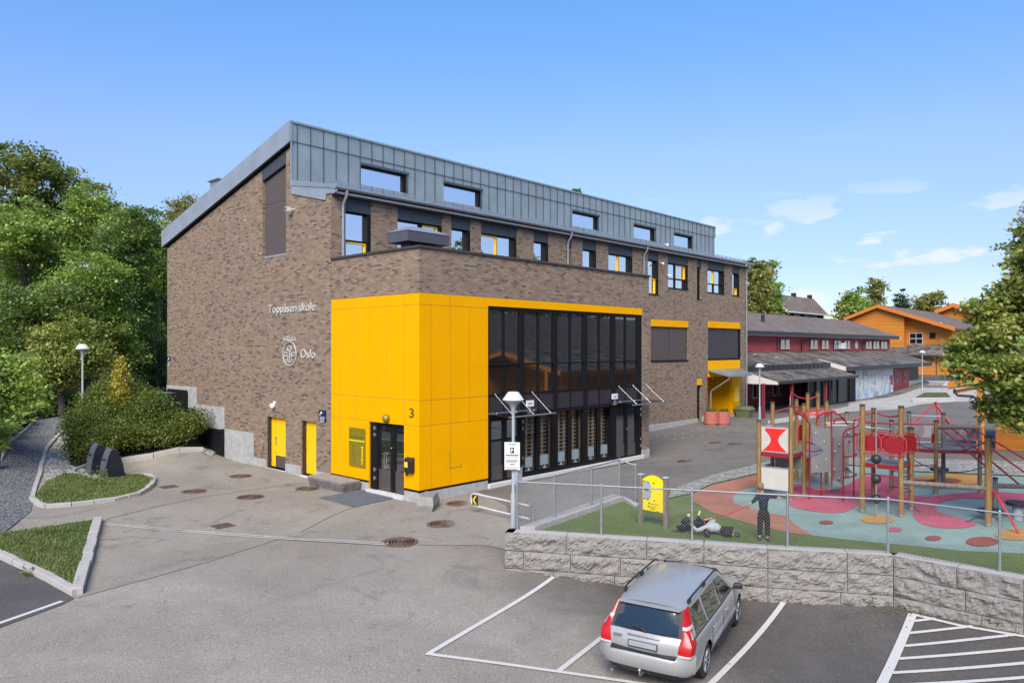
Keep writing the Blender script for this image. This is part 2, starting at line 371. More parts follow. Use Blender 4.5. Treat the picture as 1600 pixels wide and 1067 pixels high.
# siding
def siding(name, c, pitch=.14):
    t = NT(name); v = t.wallvec(); s_ = t.n('ShaderNodeSeparateXYZ'); t.l(v, s_.inputs[0])
    fr = t.math('FRACT', t.math('DIVIDE', s_.outputs[1], pitch)); idx = t.math('FLOOR', t.math('DIVIDE', s_.outputs[1], pitch))
    wn = t.n('ShaderNodeTexWhiteNoise', noise_dimensions='1D'); t.l(idx, wn.inputs['W'])
    mp = t.n('ShaderNodeMapping'); mp.inputs['Scale'].default_value = (1,12,1); t.l(v, mp.inputs[0]); g = t.noise(mp.outputs[0], 2.2, 5, .7)
    a = t.mix(wn.outputs['Value'], tuple(x*.86 for x in c), tuple(min(1,x*1.1) for x in c)); a = t.mix(t.ramp(g,[(.3,.4),(.65,0)]), a, tuple(x*.7 for x in c))
    a = t.mix(t.ramp(fr, [(.0,.8),(.07,0)]), a, tuple(x*.35 for x in c)); t.col(a); t.set(.7,0,.3); t.bump(fr, .4, .02)
siding('orange_siding', (.58,.21,.03)); siding('red_siding', (.42,.075,.078), .2); siding('navy_siding', (.03,.033,.042), .16)
simple('orange_trim', (.55,.17,.025), .6, 0, .08, 5); simple('red_trim', (.11,.02,.022), .6, 0, .1, 5); simple('red_door', (.20,.022,.028), .5, 0, .08, 5); simple('gutter_black', (.022,.023,.026), .45, .1, .15, 5)
def tiles(name, a, b, moss):
    t = NT(name); v = t.pos(); ps = t.n('ShaderNodeSeparateXYZ'); t.l(v, ps.inputs[0])
    cb = t.n('ShaderNodeCombineXYZ'); t.l(ps.outputs[0], cb.inputs[0]); t.l(ps.outputs[1], cb.inputs[1])
    bk = t.n('ShaderNodeTexBrick'); bk.offset = .5
    for k, val in (('Scale',1),('Mortar Size',.02),('Mortar Smooth',.2),('Brick Width',.34),('Row Height',.36)): bk.inputs[k].default_value = val
    bk.inputs['Color1'].default_value = (*a,1); bk.inputs['Color2'].default_value = (*b,1); bk.inputs['Mortar'].default_value = (*[x*.35 for x in a],1); t.l(cb.outputs[0], bk.inputs['Vector'])
    g = t.noise(v, .7, 6, .75, .8); c = t.mix(t.ramp(g, [(.42,0),(.62,.8)]), bk.outputs['Color'], moss)
    mp = t.n('ShaderNodeMapping'); mp.inputs['Scale'].default_value = (3.2,.5,1); t.l(v, mp.inputs[0]); c = t.mix(t.ramp(t.noise(mp.outputs[0], 1.6, 5, .7), [(.45,0),(.7,.6)]), c, tuple(x*.5 for x in a))
    t.col(c); t.set(.9,0,.2); t.bump(t.math('SUBTRACT',1.0,bk.outputs['Fac']), .7, .05)
tiles('tiles_brown', (.15,.115,.10), (.22,.175,.15), (.24,.20,.165)); tiles('tiles_dark', (.05,.045,.044), (.13,.112,.10), (.30,.26,.22))
# old painted mural wall
t = NT('mural'); v = t.wallvec(); m = t.n('ShaderNodeMapping'); m.inputs['Scale'].default_value = (1.6,.42,1); t.l(v, m.inputs[0])
f = t.noise(m.outputs[0], 1.7, 7, .75, 1.2); g = t.noise(v, .55, 4); s_ = t.n('ShaderNodeSeparateXYZ'); t.l(v, s_.inputs[0])
c = t.mix(t.ramp(g,[(.45,0),(.7,.6)]), (.66,.66,.66), (.52,.60,.60))
low = t.math('MULTIPLY', t.ramp(t.math('DIVIDE', s_.outputs[1], 4.0), [(.24,1),(.32,0)]), t.ramp(t.noise(v,.8,3),[(.44,0),(.54,.8)])); c = t.mix(low, c, (.28,.45,.68))
c = t.mix(t.ramp(f,[(.545,0),(.57,.9)]), c, (.10,.12,.11)); c = t.mix(t.ramp(t.noise(m.outputs[0],3.1,6,.7,1.5),[(.60,0),(.62,.85)]), c, (.14,.12,.06)); t.col(c); t.set(.8)
# glass
def mirror_glass(name, tint, refl):
    t = NT(name); g = t.n('ShaderNodeBsdfGlossy'); g.inputs['Roughness'].default_value = .015; g.inputs['Color'].default_value = (*tint,1)
    d = t.n('ShaderNodeBsdfPrincipled'); d.inputs['Base Color'].default_value = (.012,.014,.016,1); d.inputs['Roughness'].default_value = .1
    mx = t.n('ShaderNodeMixShader'); lw = t.n('ShaderNodeLayerWeight'); lw.inputs['Blend'].default_value = .35
    fac = t.math('MULTIPLY_ADD', lw.outputs['Facing'], 1-refl, refl); t.l(fac, mx.inputs[0]); t.l(d.outputs[0], mx.inputs[1]); t.l(g.outputs[0], mx.inputs[2]); t.l(mx.outputs[0], t.out.inputs[0])
    nb = t.n('ShaderNodeBump'); nb.inputs['Strength'].default_value = .025; nb.inputs['Distance'].default_value = .02; t.l(t.noise(t.pos(), 1.3, 2), nb.inputs['Height']); t.l(nb.outputs[0], g.inputs['Normal'])
mirror_glass('sky_glass', (1,1,1), .90); mirror_glass('dark_glass', (.50,.52,.55), .12); mirror_glass('door_glass', (.62,.64,.66), .16); mirror_glass('car_glass', (.42,.50,.43), .12)
def clear_glass(name, tint, blend=.25, rmin=.1):
    t = NT(name); g = t.n('ShaderNodeBsdfGlossy'); g.inputs['Roughness'].default_value = .01; g.inputs['Color'].default_value = (.8,.82,.85,1)
    d = t.n('ShaderNodeBsdfTransparent'); d.inputs['Color'].default_value = (*tint,1); mx = t.n('ShaderNodeMixShader'); lw = t.n('ShaderNodeLayerWeight'); lw.inputs['Blend'].default_value = blend
    t.l(t.math('MULTIPLY_ADD', lw.outputs['Fresnel'], 1-rmin, rmin), mx.inputs[0]); t.l(d.outputs[0], mx.inputs[1]); t.l(g.outputs[0], mx.inputs[2]); t.l(mx.outputs[0], t.out.inputs[0])
clear_glass('clear_glass', (.93,.94,.95), .08, .03); clear_glass('canopy_glass', (.72,.78,.80), .2, .12)
# playground
t = NT('post_wood'); v = t.obj(); m = t.n('ShaderNodeMapping'); m.inputs['Scale'].default_value = (9,9,.8); t.l(v, m.inputs[0]); f = t.noise(m.outputs[0], 3, 5, .7); c = t.ramp(f, [(.3,(.15,.075,.022)),(.5,(.26,.145,.045)),(.7,(.34,.22,.10))]); t.col(c); t.set(.6,0,.4); t.bump(f,.3,.01)
t = NT('old_wood'); v = t.obj(); m = t.n('ShaderNodeMapping'); m.inputs['Scale'].default_value = (9,9,.8); t.l(v, m.inputs[0]); f = t.noise(m.outputs[0], 3, 5, .7); c = t.ramp(f, [(.3,(.11,.085,.065)),(.5,(.20,.165,.13)),(.7,(.31,.26,.215))]); t.col(c); t.set(.85,0,.3); t.bump(f,.4,.01)
simple('play_red', (.28,.008,.016), .38, 0, .12, 7); simple('play_red_bright', (.68,.020,.016), .4, 0, .05, 4); simple('play_cream', (.50,.47,.42), .5, 0, .07, 4); simple('play_grey', (.165,.17,.175), .5, 0, .07, 4)
simple('play_panel', (.40,.37,.36), .5, 0, .08, 4); simple('play_panel_dark', (.26,.22,.23), .5, 0, .08, 4); simple('rope', (.05,.05,.05), .8); simple('ball_black', (.022,.022,.025), .45, 0, .15, 8); simple('red_rail', (.50,.035,.045), .4, 0, .15, 7)
simple('sign_yellow', (.86,.66,.003), .4, 0, .03, 4); simple('chevron_yellow', (.85,.5,.01), .4); simple('pink_planter', (.42,.13,.10), .8, 0, .12, 4, .2); simple('grit_green', (.13,.15,.075), .7, 0, .15, 4)
# people and pets
simple('skin', (.50,.28,.20), .55, 0, .08, 12); simple('hair_blond', (.22,.115,.045), .7, 0, .3, 60); simple('hair_dark', (.028,.015,.012), .6, 0, .3, 60)
simple('navy_cloth', (.012,.016,.032), .9, 0, .2, 9, .3, 40); simple('black_cloth', (.012,.012,.013), .9, 0, .25, 9, .3, 40); simple('grey_cloth', (.42,.43,.45), .9, 0, .14, 7, .4, 25); simple('shoe', (.05,.05,.055), .7); simple('cream_shoe', (.62,.55,.38), .7)
simple('dog_black', (.010,.009,.009), .5, 0, .3, 30, .3, 80); simple('dog_cream', (.60,.48,.27), .8, 0, .1, 30); simple('leash_red', (.55,.03,.015), .5)
# car
t = simple('car_silver', (.37,.366,.352), .32, .25, .02, 2, coat=.4); simple('car_lower', (.36,.37,.385), .35, .35, .04, 2, coat=.6)
simple('car_trim', (.02,.02,.022), .5); simple('tyre', (.014,.014,.014), .8); simple('alloy', (.42,.42,.43), .35, .85, .05); simple('tail_red', (.45,.004,.006), .3, 0, .2, 30, coat=.3); simple('tail_clear', (.55,.50,.48), .25, 0, .05, 20, coat=.3); simple('plate', (.30,.31,.34), .5); simple('car_seat', (.10,.085,.07), .8)
# foliage
def leaf(name, cols, rough=.5, trans=.45):
    t = NT(name); oi = t.n('ShaderNodeNewGeometry'); v = oi.outputs['Position']
    f = t.n('ShaderNodeValToRGB'); e = f.color_ramp.elements
    while len(e) < len(cols): e.new(.5)
    for i, (el, c) in enumerate(zip(e, cols)): el.position = i/(len(cols)-1); el.color = (*c, 1)
    r = oi.outputs['Random Per Island']; b = t.noise(v, .45, 3); s_ = t.math('ADD', t.math('MULTIPLY', r, .55), t.math('MULTIPLY', t.ramp(b, [(.3,0),(.7,1)]), .45)); t.l(s_, f.inputs['Fac'])
    t.col(f.outputs['Color']); t.set(rough-.08, 0, .6)
    tr = t.n('ShaderNodeBsdfTranslucent'); cc = t.mix(.6, f.outputs['Color'], (.12,.22,.02)); t.l(cc, tr.inputs['Color'])
    mx = t.n('ShaderNodeMixShader'); mx.inputs[0].default_value = trans; t.l(t.b.outputs[0], mx.inputs[1]); t.l(tr.outputs[0], mx.inputs[2]); t.l(mx.outputs[0], t.out.inputs[0])
leaf('leaf_mid', [(0.108,0.188,0.044),(0.244,0.363,0.069),(0.404,0.545,0.099),(0.647,0.692,0.157)])
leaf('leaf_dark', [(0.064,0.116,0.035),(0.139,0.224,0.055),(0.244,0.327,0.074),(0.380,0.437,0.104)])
leaf('leaf_autumn', [(.12,.19,.04),(.20,.27,.06),(.29,.29,.07),(.40,.25,.08)])
leaf('leaf_bush', [(0.042,0.079,0.016),(0.097,0.143,0.025),(0.174,0.216,0.034),(0.327,0.287,0.064)])
leaf('leaf_yellow', [(.30,.38,.05),(.50,.52,.07),(.62,.52,.07),(.65,.42,.07)])
leaf('leaf_maple', [(0.111,0.161,0.035),(0.224,0.298,0.055),(0.414,0.435,0.097),(0.748,0.618,0.276)])
leaf('leaf_birch', [(0.123,0.159,0.047),(0.248,0.276,0.073),(0.415,0.379,0.106),(0.704,0.437,0.141)])
leaf('needle', [(0.018,0.049,0.025),(0.035,0.079,0.035),(0.056,0.114,0.045)], .7, .15)
leaf('blade', [(.07,.115,.03),(.11,.165,.035),(.20,.23,.07),(.34,.31,.15)], .6, .3)
simple('bark_grey', (.085,.07,.058), .9, 0, .4, 9, .5, 20); simple('birch_bark', (.34,.32,.29), .8, 0, .45, 8)
# ================================================================ THE SCHOOL
simple('letter_grey', (.52,.52,.51), .6, 0, .06, 8)
YF, YC, YB, XR = 5.0, 7.72, 19.6, 34.02
school = thing('school_building', (0,0,0), 'long brown brick school building with grey metal clerestory roof and bright yellow corner', 'building')
def holed(mb, Pf, u0, u1, v0, v1, holes, dep=.22, bot=True):
    us = sorted({u0, u1, *[min(max(h[k],u0),u1) for h in holes for k in (0,1)]}); vs = sorted({v0, v1, *[min(max(h[k],v0),v1) for h in holes for k in (2,3)]})
    for i in range(len(us)-1):
        for j in range(len(vs)-1):
            cu, cv = (us[i]+us[i+1])/2, (vs[j]+vs[j+1])/2
            if any(h[0] < cu < h[1] and h[2] < cv < h[3] for h in holes): continue
            mb.quad(Pf(us[i],vs[j],0), Pf(us[i+1],vs[j],0), Pf(us[i+1],vs[j+1],0), Pf(us[i],vs[j+1],0))
    for a, b, c, d in [h[:4] for h in holes]:
        for (p, q, r, s) in (((a,c),(a,d),0,0),((b,d),(b,c),0,0),((a,d),(b,d),0,0),((b,c),(a,c),0,0)):
            mb.quad(Pf(*p,0), Pf(*q,0), Pf(*q,dep), Pf(*p,dep))
FX = lambda u, v, d: (d, u, v)        # side wall, faces -X
FY = lambda y0: (lambda u, v, d: (u, y0+d, v))
# upper floor windows on the long facade: x0, x1, sill, sash layout
WIN = [(.61,1.78,7.95,'low'),(3.07,5.45,7.95,'right'),(5.98,7.11,7.95,''),(7.76,10.12,7.95,'left'),(11.32,12.43,7.95,''),(13.87,14.26,7.95,'slot'),(15.18,16.38,7.95,''),
       (17.47,19.81,7.95,'mid'),(21.38,22.55,8.16,'low2'),(23.6,26.0,8.64,'upright'),(27.12,27.7,8.13,'slot'),(28.5,30.85,8.63,'upleft'),(31.99,33.07,8.62,'lowsq')]
w = MB()
# side wall
DOORS = [(8.24,9.71,.1,2.19),(6.03,7.06,.1,2.20)]
holed(w, FX, 5.0, YB, -1.0, 8.72, DOORS, .3)
def strip(y0, y1, zt0, zt1, z=8.72): w.quad((0,y1,z),(0,y0,z),(0,y0,zt0),(0,y1,zt1))
rt = lambda y: 13.93-(y-YC)*(13.93-10.89)/(19.86-YC)
ru = lambda y: rt(y)-.78
strip(5.0, YC, 10.85, 11.45); strip(YC, 8.2, ru(YC)+.05, ru(8.2)+.05); strip(10.08, YB, ru(10.08)+.05, ru(YB)+.05)
w.box(.0,.25,8.2,8.21,8.72,ru(8.2)); w.box(.0,.25,10.07,10.08,8.72,ru(10.08)); w.box(0,.25,8.2,10.08,8.70,8.715)
# long facade upper
H1 = [(a,b,z,10.64) for a,b,z,k in WIN]
H2 = [(21.71,25.99,4.22,6.70),(27.12,27.72,.45,3.05),(28.55,33.13,.1,6.78)]
holed(w, FY(YF), 0.0, XR, 7.0, 10.9, H1, .26)
holed(w, FY(YF), 13.63, XR, -1, 7.0, H2, .26)
# other walls
w.quad((XR,YF,-1),(XR,YB,-1),(XR,YB,10.0),(XR,YF,10.0)); w.poly([(XR,YF,10.0),(XR,YB,10.0),(XR,YC,13.3),(XR,YC,11.6),(XR,YF,10.9)])
w.quad((XR,YB,-1),(0,YB,-1),(0,YB,10.2),(XR,YB,10.2))
# low front volume: brick band, pier and return
w.quad((0,5.0,6.80),(0,0,6.80),(0,0,8.25),(0,5.0,8.25)); w.quad((0,0,6.80),(13.63,0,6.80),(13.63,0,8.25),(0,0,8.25))
w.quad((13.63,0,-1),(13.63,5,-1),(13.63,5,8.25),(13.63,0,8.25)); w.quad((13.06,0,-1),(13.63,0,-1),(13.63,0,6.8),(13.06,0,6.8)); w.quad((13.06,.3,-1),(13.06,0,-1),(13.06,0,6.8),(13.06,.3,6.8))
for a in ((.3,13.33,.3,.3),): w.quad((.3,5,8.0),(.3,.3,8.0),(.3,.3,8.25),(.3,5,8.25)); w.quad((.3,.3,8.0),(13.33,.3,8.0),(13.33,.3,8.25),(.3,.3,8.25)); w.quad((13.33,.3,8),(13.33,5,8),(13.33,5,8.25),(13.33,.3,8.25))
w.build('wall', 'brick', school)
MB().box(.28,13.35,.28,5.0,7.85,7.98).build('flat_roof', 'charcoal', school)
c = MB(); c.box(-.06,.32,-.06,5.0,8.25,8.335); c.box(.32,13.69,-.06,.32,8.25,8.335); c.box(13.30,13.69,.32,5.0,8.25,8.335); c.build('coping', 'coping', school, bevel=.008)
# vertical movement joint in brick
MB().box(-.003,.01,5.02,5.04,6.8,10.4).build('movement_joint', 'coping', school)
# concrete base
b = MB()
for y0, y1, z0, z1 in ((16.24,19.62,.5,3.15),(13.42,16.24,-.5,2.35),(10.79,13.42,-.5,1.41),(9.74,10.79,-.5,.40),(7.09,8.21,-.5,.42),(5.0,6.0,-.5,.36),(2.70,5.0,-.5,.33),(.0,.72,-.5,.33)):
    b.box(-.035,.2,y0,y1,z0,z1)
b.box(.0,3.12,-.035,.2,-.5,.33); b.box(13.04,13.66,-.03,.15,-.6,.40); b.box(13.6,13.66,.15,4.9,-.6,.42)
b.box(13.66,27.1,4.93,5.1,-.5,.52); b.box(27.74,28.5,4.93,5.1,-.5,.62); b.box(33.15,XR+.04,4.93,5.1,-.5,.5); b.box(31.8,33.15,4.94,5.2,-.5,.48)
build_each(b, 'plinth', 'concrete', school, bevel=.01)
# yellow cladding with joints
y = MB()
yx = lambda px: onx(px, 600, 0).y
yy = lambda px: ony(px, 600, 0).x
FXp = lambda u, v, d: (-.02+d, u, v)
FYp = lambda u, v, d: (u, -.02+d, v)
holed(y, FXp, -.02, 5.0, .40, 6.79, [(.75,2.68,.1,2.46)], .2)
holed(y, FYp, -.02, 3.14, .40, 6.79, [], .1)
y.box(3.14,13.05,-.02,.1,6.50,6.79)
y.quad((-.02,-.02,6.79),(13.05,-.02,6.79),(13.05,.05,6.79),(-.02,.05,6.79)); y.box(-.02,.05,-.0199,5.0,6.785,6.79)
y.box(28.57,33.11,4.97,5.06,3.12,4.20); y.box(31.82,33.11,4.97,5.3,.5,3.12); y.box(28.57,33.11,4.97,5.1,6.34,6.77); y.box(21.73,25.97,4.97,5.1,6.29,6.69); y.box(27.14,27.70,4.97,5.1,2.64,3.04)
y.box(31.74,31.82,5.06,6.7,.3,3.12); y.box(30.6,31.74,6.6,6.7,.3,3.12)
y.mat(1)
J = .007
def jh(z, x=True, yv=True, y0=0, y1=5):
    if x: y.box(-.0225,-.019,y0,y1,z-J,z+J)
    if yv: y.box(-.02,3.14,-.0225,-.019,z-J,z+J)
jh(6.42); jh(3.31); jh(2.48, y0=2.68); y.box(-.0225,-.019,0,.75,2.48-J,2.48+J)
for px, z0, z1 in ((533,.4,6.79),(555,2.48,6.79),(578,2.46,6.42),(605,3.31,6.42),(632.5,2.48,6.79)):
    yv = yx(px); y.box(-.0222,-.019,yv-J*.8,yv+J*.8,z0,z1)
for px, z0, z1 in ((673,.4,6.42),(703,.4,6.79),(733,2.48,6.42)):
    xv = yy(px); y.box(xv-J*.8,xv+J*.8,-.0222,-.019,z0,z1)
for z in (3.6,): y.box(28.57,33.11,4.967,4.971,z-J,z+J)
build_each(y, 'yellow_cladding', ['yellow_panel','joint'], school)
bs = MB(); bs.box(-.04,.1,2.70,5.0,.335,.395); bs.box(-.04,.1,-.04,.73,.335,.395); bs.box(.1,3.12,-.04,.1,.335,.395); bs.box(-.012,.02,5.0,5.018,.33,6.8); bs.box(33.11,33.15,4.98,5.2,.5,6.78); build_each(bs, 'base_strip', 'black_frame', school)
# ---------------------------------------------------------------- upper windows
for a, b_, z, k in WIN:
    wd = MB(); f = .055; yq = YF+.2
    if k == 'slot':
        wd.box(a,b_,YF+.14,YF+.2,z,10.16); o = wd.build('window', 'black_frame', school)
    else:
        wd.box(a,a+f,YF+.12,YF+.24,z,10.16); wd.box(b_-f-.10,b_,YF+.02,YF+.24,z,10.16); wd.box(a+f,b_-f-.10,YF+.12,YF+.24,10.16-f,10.16); wd.box(a+f,b_-f-.10,YF+.12,YF+.24,z,z+f)
        o = wd.build('window', 'black_frame', school)
        x0, x1 = a+f, b_-f-.10; m = (x0+x1)/2
        MB().box(x0,x1,yq,yq+.012,z+f,10.16-f).build('pane', 'sky_glass', o)
        fr = MB(); bar = MB(); q0, q1 = YF+.13, YF+.2
        def ring(xa, xb, za, zb, t=.045): fr.box(xa,xb,q0,q1,zb-t,zb); fr.box(xa,xb,q0,q1,za,za+t); fr.box(xa,xa+t,q0,q1,za+t,zb-t); fr.box(xb-t,xb,q0,q1,za+t,zb-t)
        if k == 'low': ring(x0,x1,z+f,9.02); bar.box(x0,x1,q0,q1,9.02,9.10)
        elif k == 'right': ring(m+.25,x1,z+f,10.10); bar.box(m+.1,m+.25,q0,q1,z+f,10.10)
        elif k == 'left': ring(x0,m,z+f,10.10); bar.box(m,m+.03,q0,q1,z+f,10.1)
        elif k == 'mid': fr.box(m-.04,m+.03,q0,q1,z+f,10.1); bar.box(m+.03,m+.07,q0,q1,z+f,10.1)
        elif k == 'low2': ring(x0+.15,x1,z+f,9.1); bar.box(x0,x0+.15,q0,q1,9.04,9.12)
        elif k == 'upright': ring(m-.05,x1,9.28,10.10); bar.box(x0,m-.05,q0,q1,9.2,9.26); bar.box(m-.05,x1,q0,q1,9.2,9.279); bar.box(m-.11,m-.05,q0,q1,z+f,10.1)
        elif k == 'upleft': fr.box(m-.10,m-.05,q0,q1,9.28,10.1); bar.box(x0,x1,q0,q1,9.2,9.26); bar.box(m-.05,m,q0,q1,9.26,10.1); bar.box(m-.05,m,q0,q1,z+f,9.2)
        elif k == 'lowsq': ring(x0,x1,z+f,9.12)
        if fr.v: fr.build('sash', 'yellow_paint', o, label='yellow opening sash')
        if bar.v: bar.build('glazing_bar', 'black_frame', o)
    MB().box(a,b_,YF+.035,YF+.2,10.16,10.66).build('screen_box', 'charcoal_panel', school)
    if z > 8: MB().box(a-.02,b_+.02,YF-.03,YF+.2,z-.03,z+.002).build('sill', 'black_frame', school)
# ---------------------------------------------------------------- clerestory and roofs
CW = [(3.25,5.69),(7.97,10.39),(17.78,20.17),(24.03,26.39),(28.91,31.26)]
cw = MB()
holed(cw, FY(YC), -.05, 34.66, 11.3, 13.86, [(a,b_,11.98,12.80) for a,b_ in CW], .2)
cw.quad((34.66,YC,11.3),(34.66,YC+6,11.3),(34.66,YC+6,12.3),(34.66,YC,13.86))
x = .2; k = 0
while x < 34.6:
    seg = [(11.3,13.86)]
    for a, b_ in CW:
        if a-.05 < x < b_+.05: seg = [(12.90,13.86),(11.3,11.96)]
    for z0, z1 in seg: cw.mat(1).box(x-.012,x+.012,YC-.035,YC,z0,z1).mat(0)  # dark rib colour stands in for the shadow along each seam
    x += .6
cw.build('metal_cladding', ['zinc','zinc_dark'], school)
for a, b_ in CW:
    hd = MB(); hd.box(a-.04,b_+.12,YC-.10,YC+.05,12.80,12.90); hd.box(b_,b_+.07,YC-.06,YC+.05,11.98,12.80)
    o = hd.build('window_hood', 'zinc_dark', school)
    f = MB(); f.box(a,b_,YC+.03,YC+.15,12.72,12.80); f.box(b_-.16,b_,YC+.03,YC+.2,11.98,12.72); f.box(a,a+.03,YC+.05,YC+.15,11.98,12.72)
    wo = f.build('window', 'black_frame', school)
    MB().box(a+.03,b_-.16,YC+.12,YC+.135,11.98,12.72).build('pane', 'sky_glass', wo)
tp = MB(); tp.box(-.1,34.72,YC-.07,YC+.12,13.86,13.95); tp.box(-.1,-.02,YC-.04,YC+.0,11.3,13.86); tp.build('roof_edge_trim', 'zinc', school, bevel=.01)
r = MB(); r.add([(-.12,YC-.05,13.93),(34.70,YC-.05,13.93),(34.70,19.95,10.87),(-.12,19.95,10.87),(-.12,YC-.05,13.15),(34.70,YC-.05,13.15),(34.70,19.95,10.12),(-.12,19.95,10.12)],
    [(0,1,2,3),(4,7,6,5),(1,5,6,2),(2,6,7,3)]); r.build('roof', 'roof_zinc', school)
# verge fascia on the side gable with panel joints
f = MB(); A = (YC-.03, 13.94); B = (19.92, 10.89)
def vp(y, dz): return (A[1]+(y-A[0])*(B[1]-A[1])/(B[0]-A[0]))+dz
f.prism([(-.16,A[0],vp(A[0],0)),(-.16,B[0],vp(B[0],0)),(-.16,B[0],vp(B[0],-.80)),(-.16,YC,vp(YC,-.84)),(-.16,A[0],vp(A[0],-.8))], (.05,0,0))
n = 15
for i in range(1, n):
    yv = A[0]+(B[0]-A[0])*i/n; f.prism([(-.165,yv-.008,vp(yv,-.01)),(-.165,yv+.008,vp(yv,-.01)),(-.165,yv+.008,vp(yv,-.79)),(-.165,yv-.008,vp(yv,-.79))], (.01,0,0))
f.build('verge_fascia', 'zinc_light', school)
u = MB(); u.prism([(-.14,YC,vp(YC,-.83)),(-.14,19.7,vp(19.7,-.80)),(-.14,19.7,vp(19.7,-.87)),(-.14,YC,vp(YC,-.90))], (.2,0,0)); u.prism([(-.02,YC,vp(YC,-.86)),(-.02,YB,vp(YB,-.86)),(-.02,YB,vp(YB,-.95)),(-.02,YC,vp(YC,-.95))], (.05,0,0)); u.build('verge_shadow_gap', 'black_frame', school)
# lean roof in front of clerestory
lr = MB(); lr.add([(-.08,4.72,10.99),(34.45,4.72,10.99),(34.45,YC,11.62),(-.08,YC,11.62),(-.08,4.72,10.86),(34.45,4.72,10.86),(34.45,YC,11.4),(-.08,YC,11.4)],[(0,1,2,3),(4,7,6,5),(0,4,5,1),(1,5,6,2),(3,7,4,0)])
x = .3
while x < 34.4: lr.hexa([(x-.012,4.74,10.99),(x+.012,4.74,10.99),(x+.012,YC,11.615),(x-.012,YC,11.615)],[(x-.012,4.74,11.02),(x+.012,4.74,11.02),(x+.012,YC,11.65),(x-.012,YC,11.65)]); x += .6
lr.build('lean_roof', 'zinc', school)
sf = MB(); sf.box(-.04,34.4,4.74,4.99,10.70,10.77); sf.build('soffit', 'white_trim', school)
MB().box(0.0,34.3,4.80,5.0,10.64,10.70).build('soffit_board', 'brown_frame', school)
g = MB(); g.path([(-.1,4.66,10.90),(34.55,4.66,10.90)], .085, 10); g.build('gutter', 'galvanised', school, smooth=40)
# snow guard: a low rail on the lean roof
sg = MB()
zz = lambda yv: 10.99+(yv-4.72)*.63/3.0
sg.box(.2,34.2,5.16,5.19,zz(5.2)+.12,zz(5.2)+.15); sg.box(.2,34.2,5.16,5.19,zz(5.2)+.045,zz(5.2)+.065)
x = .3
while x < 34.2: sg.box(x-.012,x+.012,5.15,5.20,zz(5.2)-.02,zz(5.2)+.19); x += .6
sg.build('snow_guard', 'galvanised', school)
# side flashing below the clerestory
fl = MB(); fl.prism([(-.05,YC+.02,11.62),(-.05,YC+.02,11.08),(-.05,5.35,10.50),(-.05,5.30,10.72),(-.05,4.62,10.72),(-.05,4.62,11.02),(-.05,5.1,11.07)], (.05,0,0))
for yv in (5.95,6.8): fl.box(-.056,-.05,yv-.008,yv+.008,10.7+(yv-5.3)*.22,11.2+(yv-5.3)*.21)
fl.build('roof_flashing', 'zinc_light', school)
MB().box(-.03,.0,YC-.02,YC+.03,11.05,vp(YC,-.85)).build('corner_trim', 'zinc_light', school)
def downpipe(x, yw, z1, name='downpipe', top=True):
    p = MB()
    p.path([(x,4.66,10.86),(x,4.66,10.66),(x,yw-.14,10.40),(x,yw-.10,10.2),(x,yw-.10,z1)], .055, 8)
    for z in (9.9,8.3,6.6,4.8,3.0,1.4):
        if z > z1+.3: p.box(x-.08,x+.08,yw-.13,yw-.0,z,z+.05)
    p.build(name, 'galvanised', school, smooth=40)
downpipe(.43,5,8.0); downpipe(13.84,5,8.0); downpipe(20.84,5,.6); downpipe(XR-.06,5,.35)
# tall side window under the verge
tw = MB(); tw.box(.14,.2,8.2,10.08,8.72,12.0); tw.prism([(.14,8.2,12.0),(.14,10.08,12.0),(.14,10.08,11.9),(.14,8.2,12.35)],(.06,0,0)); wo = tw.build('window', 'brown_frame', school)
sc_ = MB(); sc_.prism([(.10,8.24,8.80),(.10,9.98,8.80),(.10,9.98,11.90),(.10,8.24,12.30)],(.03,0,0)); sc_.box(.092,.10,8.24,9.98,10.95,10.97); sc_.build('window_screen', 'screen_brown', wo)
pn = MB(); pn.prism([(-.01,8.22,12.36),(-.01,10.08,11.93),(-.01,10.08,ru(10.08)),(-.01,8.22,ru(8.22))],(.1,0,0)); pn.build('lintel_panel', 'charcoal_panel', wo)
MB().box(.04,.15,8.2,10.08,8.72,8.80).build('sill', 'zinc_light', wo)
# shuttered windows on the ground floor
for a, b_, z0, z1, m in ((21.71,25.99,4.22,6.29,'screen_brown'),(28.57,33.11,4.24,6.34,'screen_dark')):
    f = MB(); f.box(a,b_,5.10,5.2,z0,z1); f.box(a,b_,4.96,5.1,z0-.03,z0+.05); wo = f.build('window', 'black_frame', school)
    mid = a+(b_-a)*.49; s = MB(); s.box(a+.03,mid-.04,5.07,5.10,z0+.06,z1-.02); s.box(mid+.04,b_-.12,5.07,5.10,z0+.06,z1-.02); s.build('window_screen', m, wo)
MB().box(27.14,27.70,5.16,5.24,.45,2.64).build('window', 'black_frame', school)
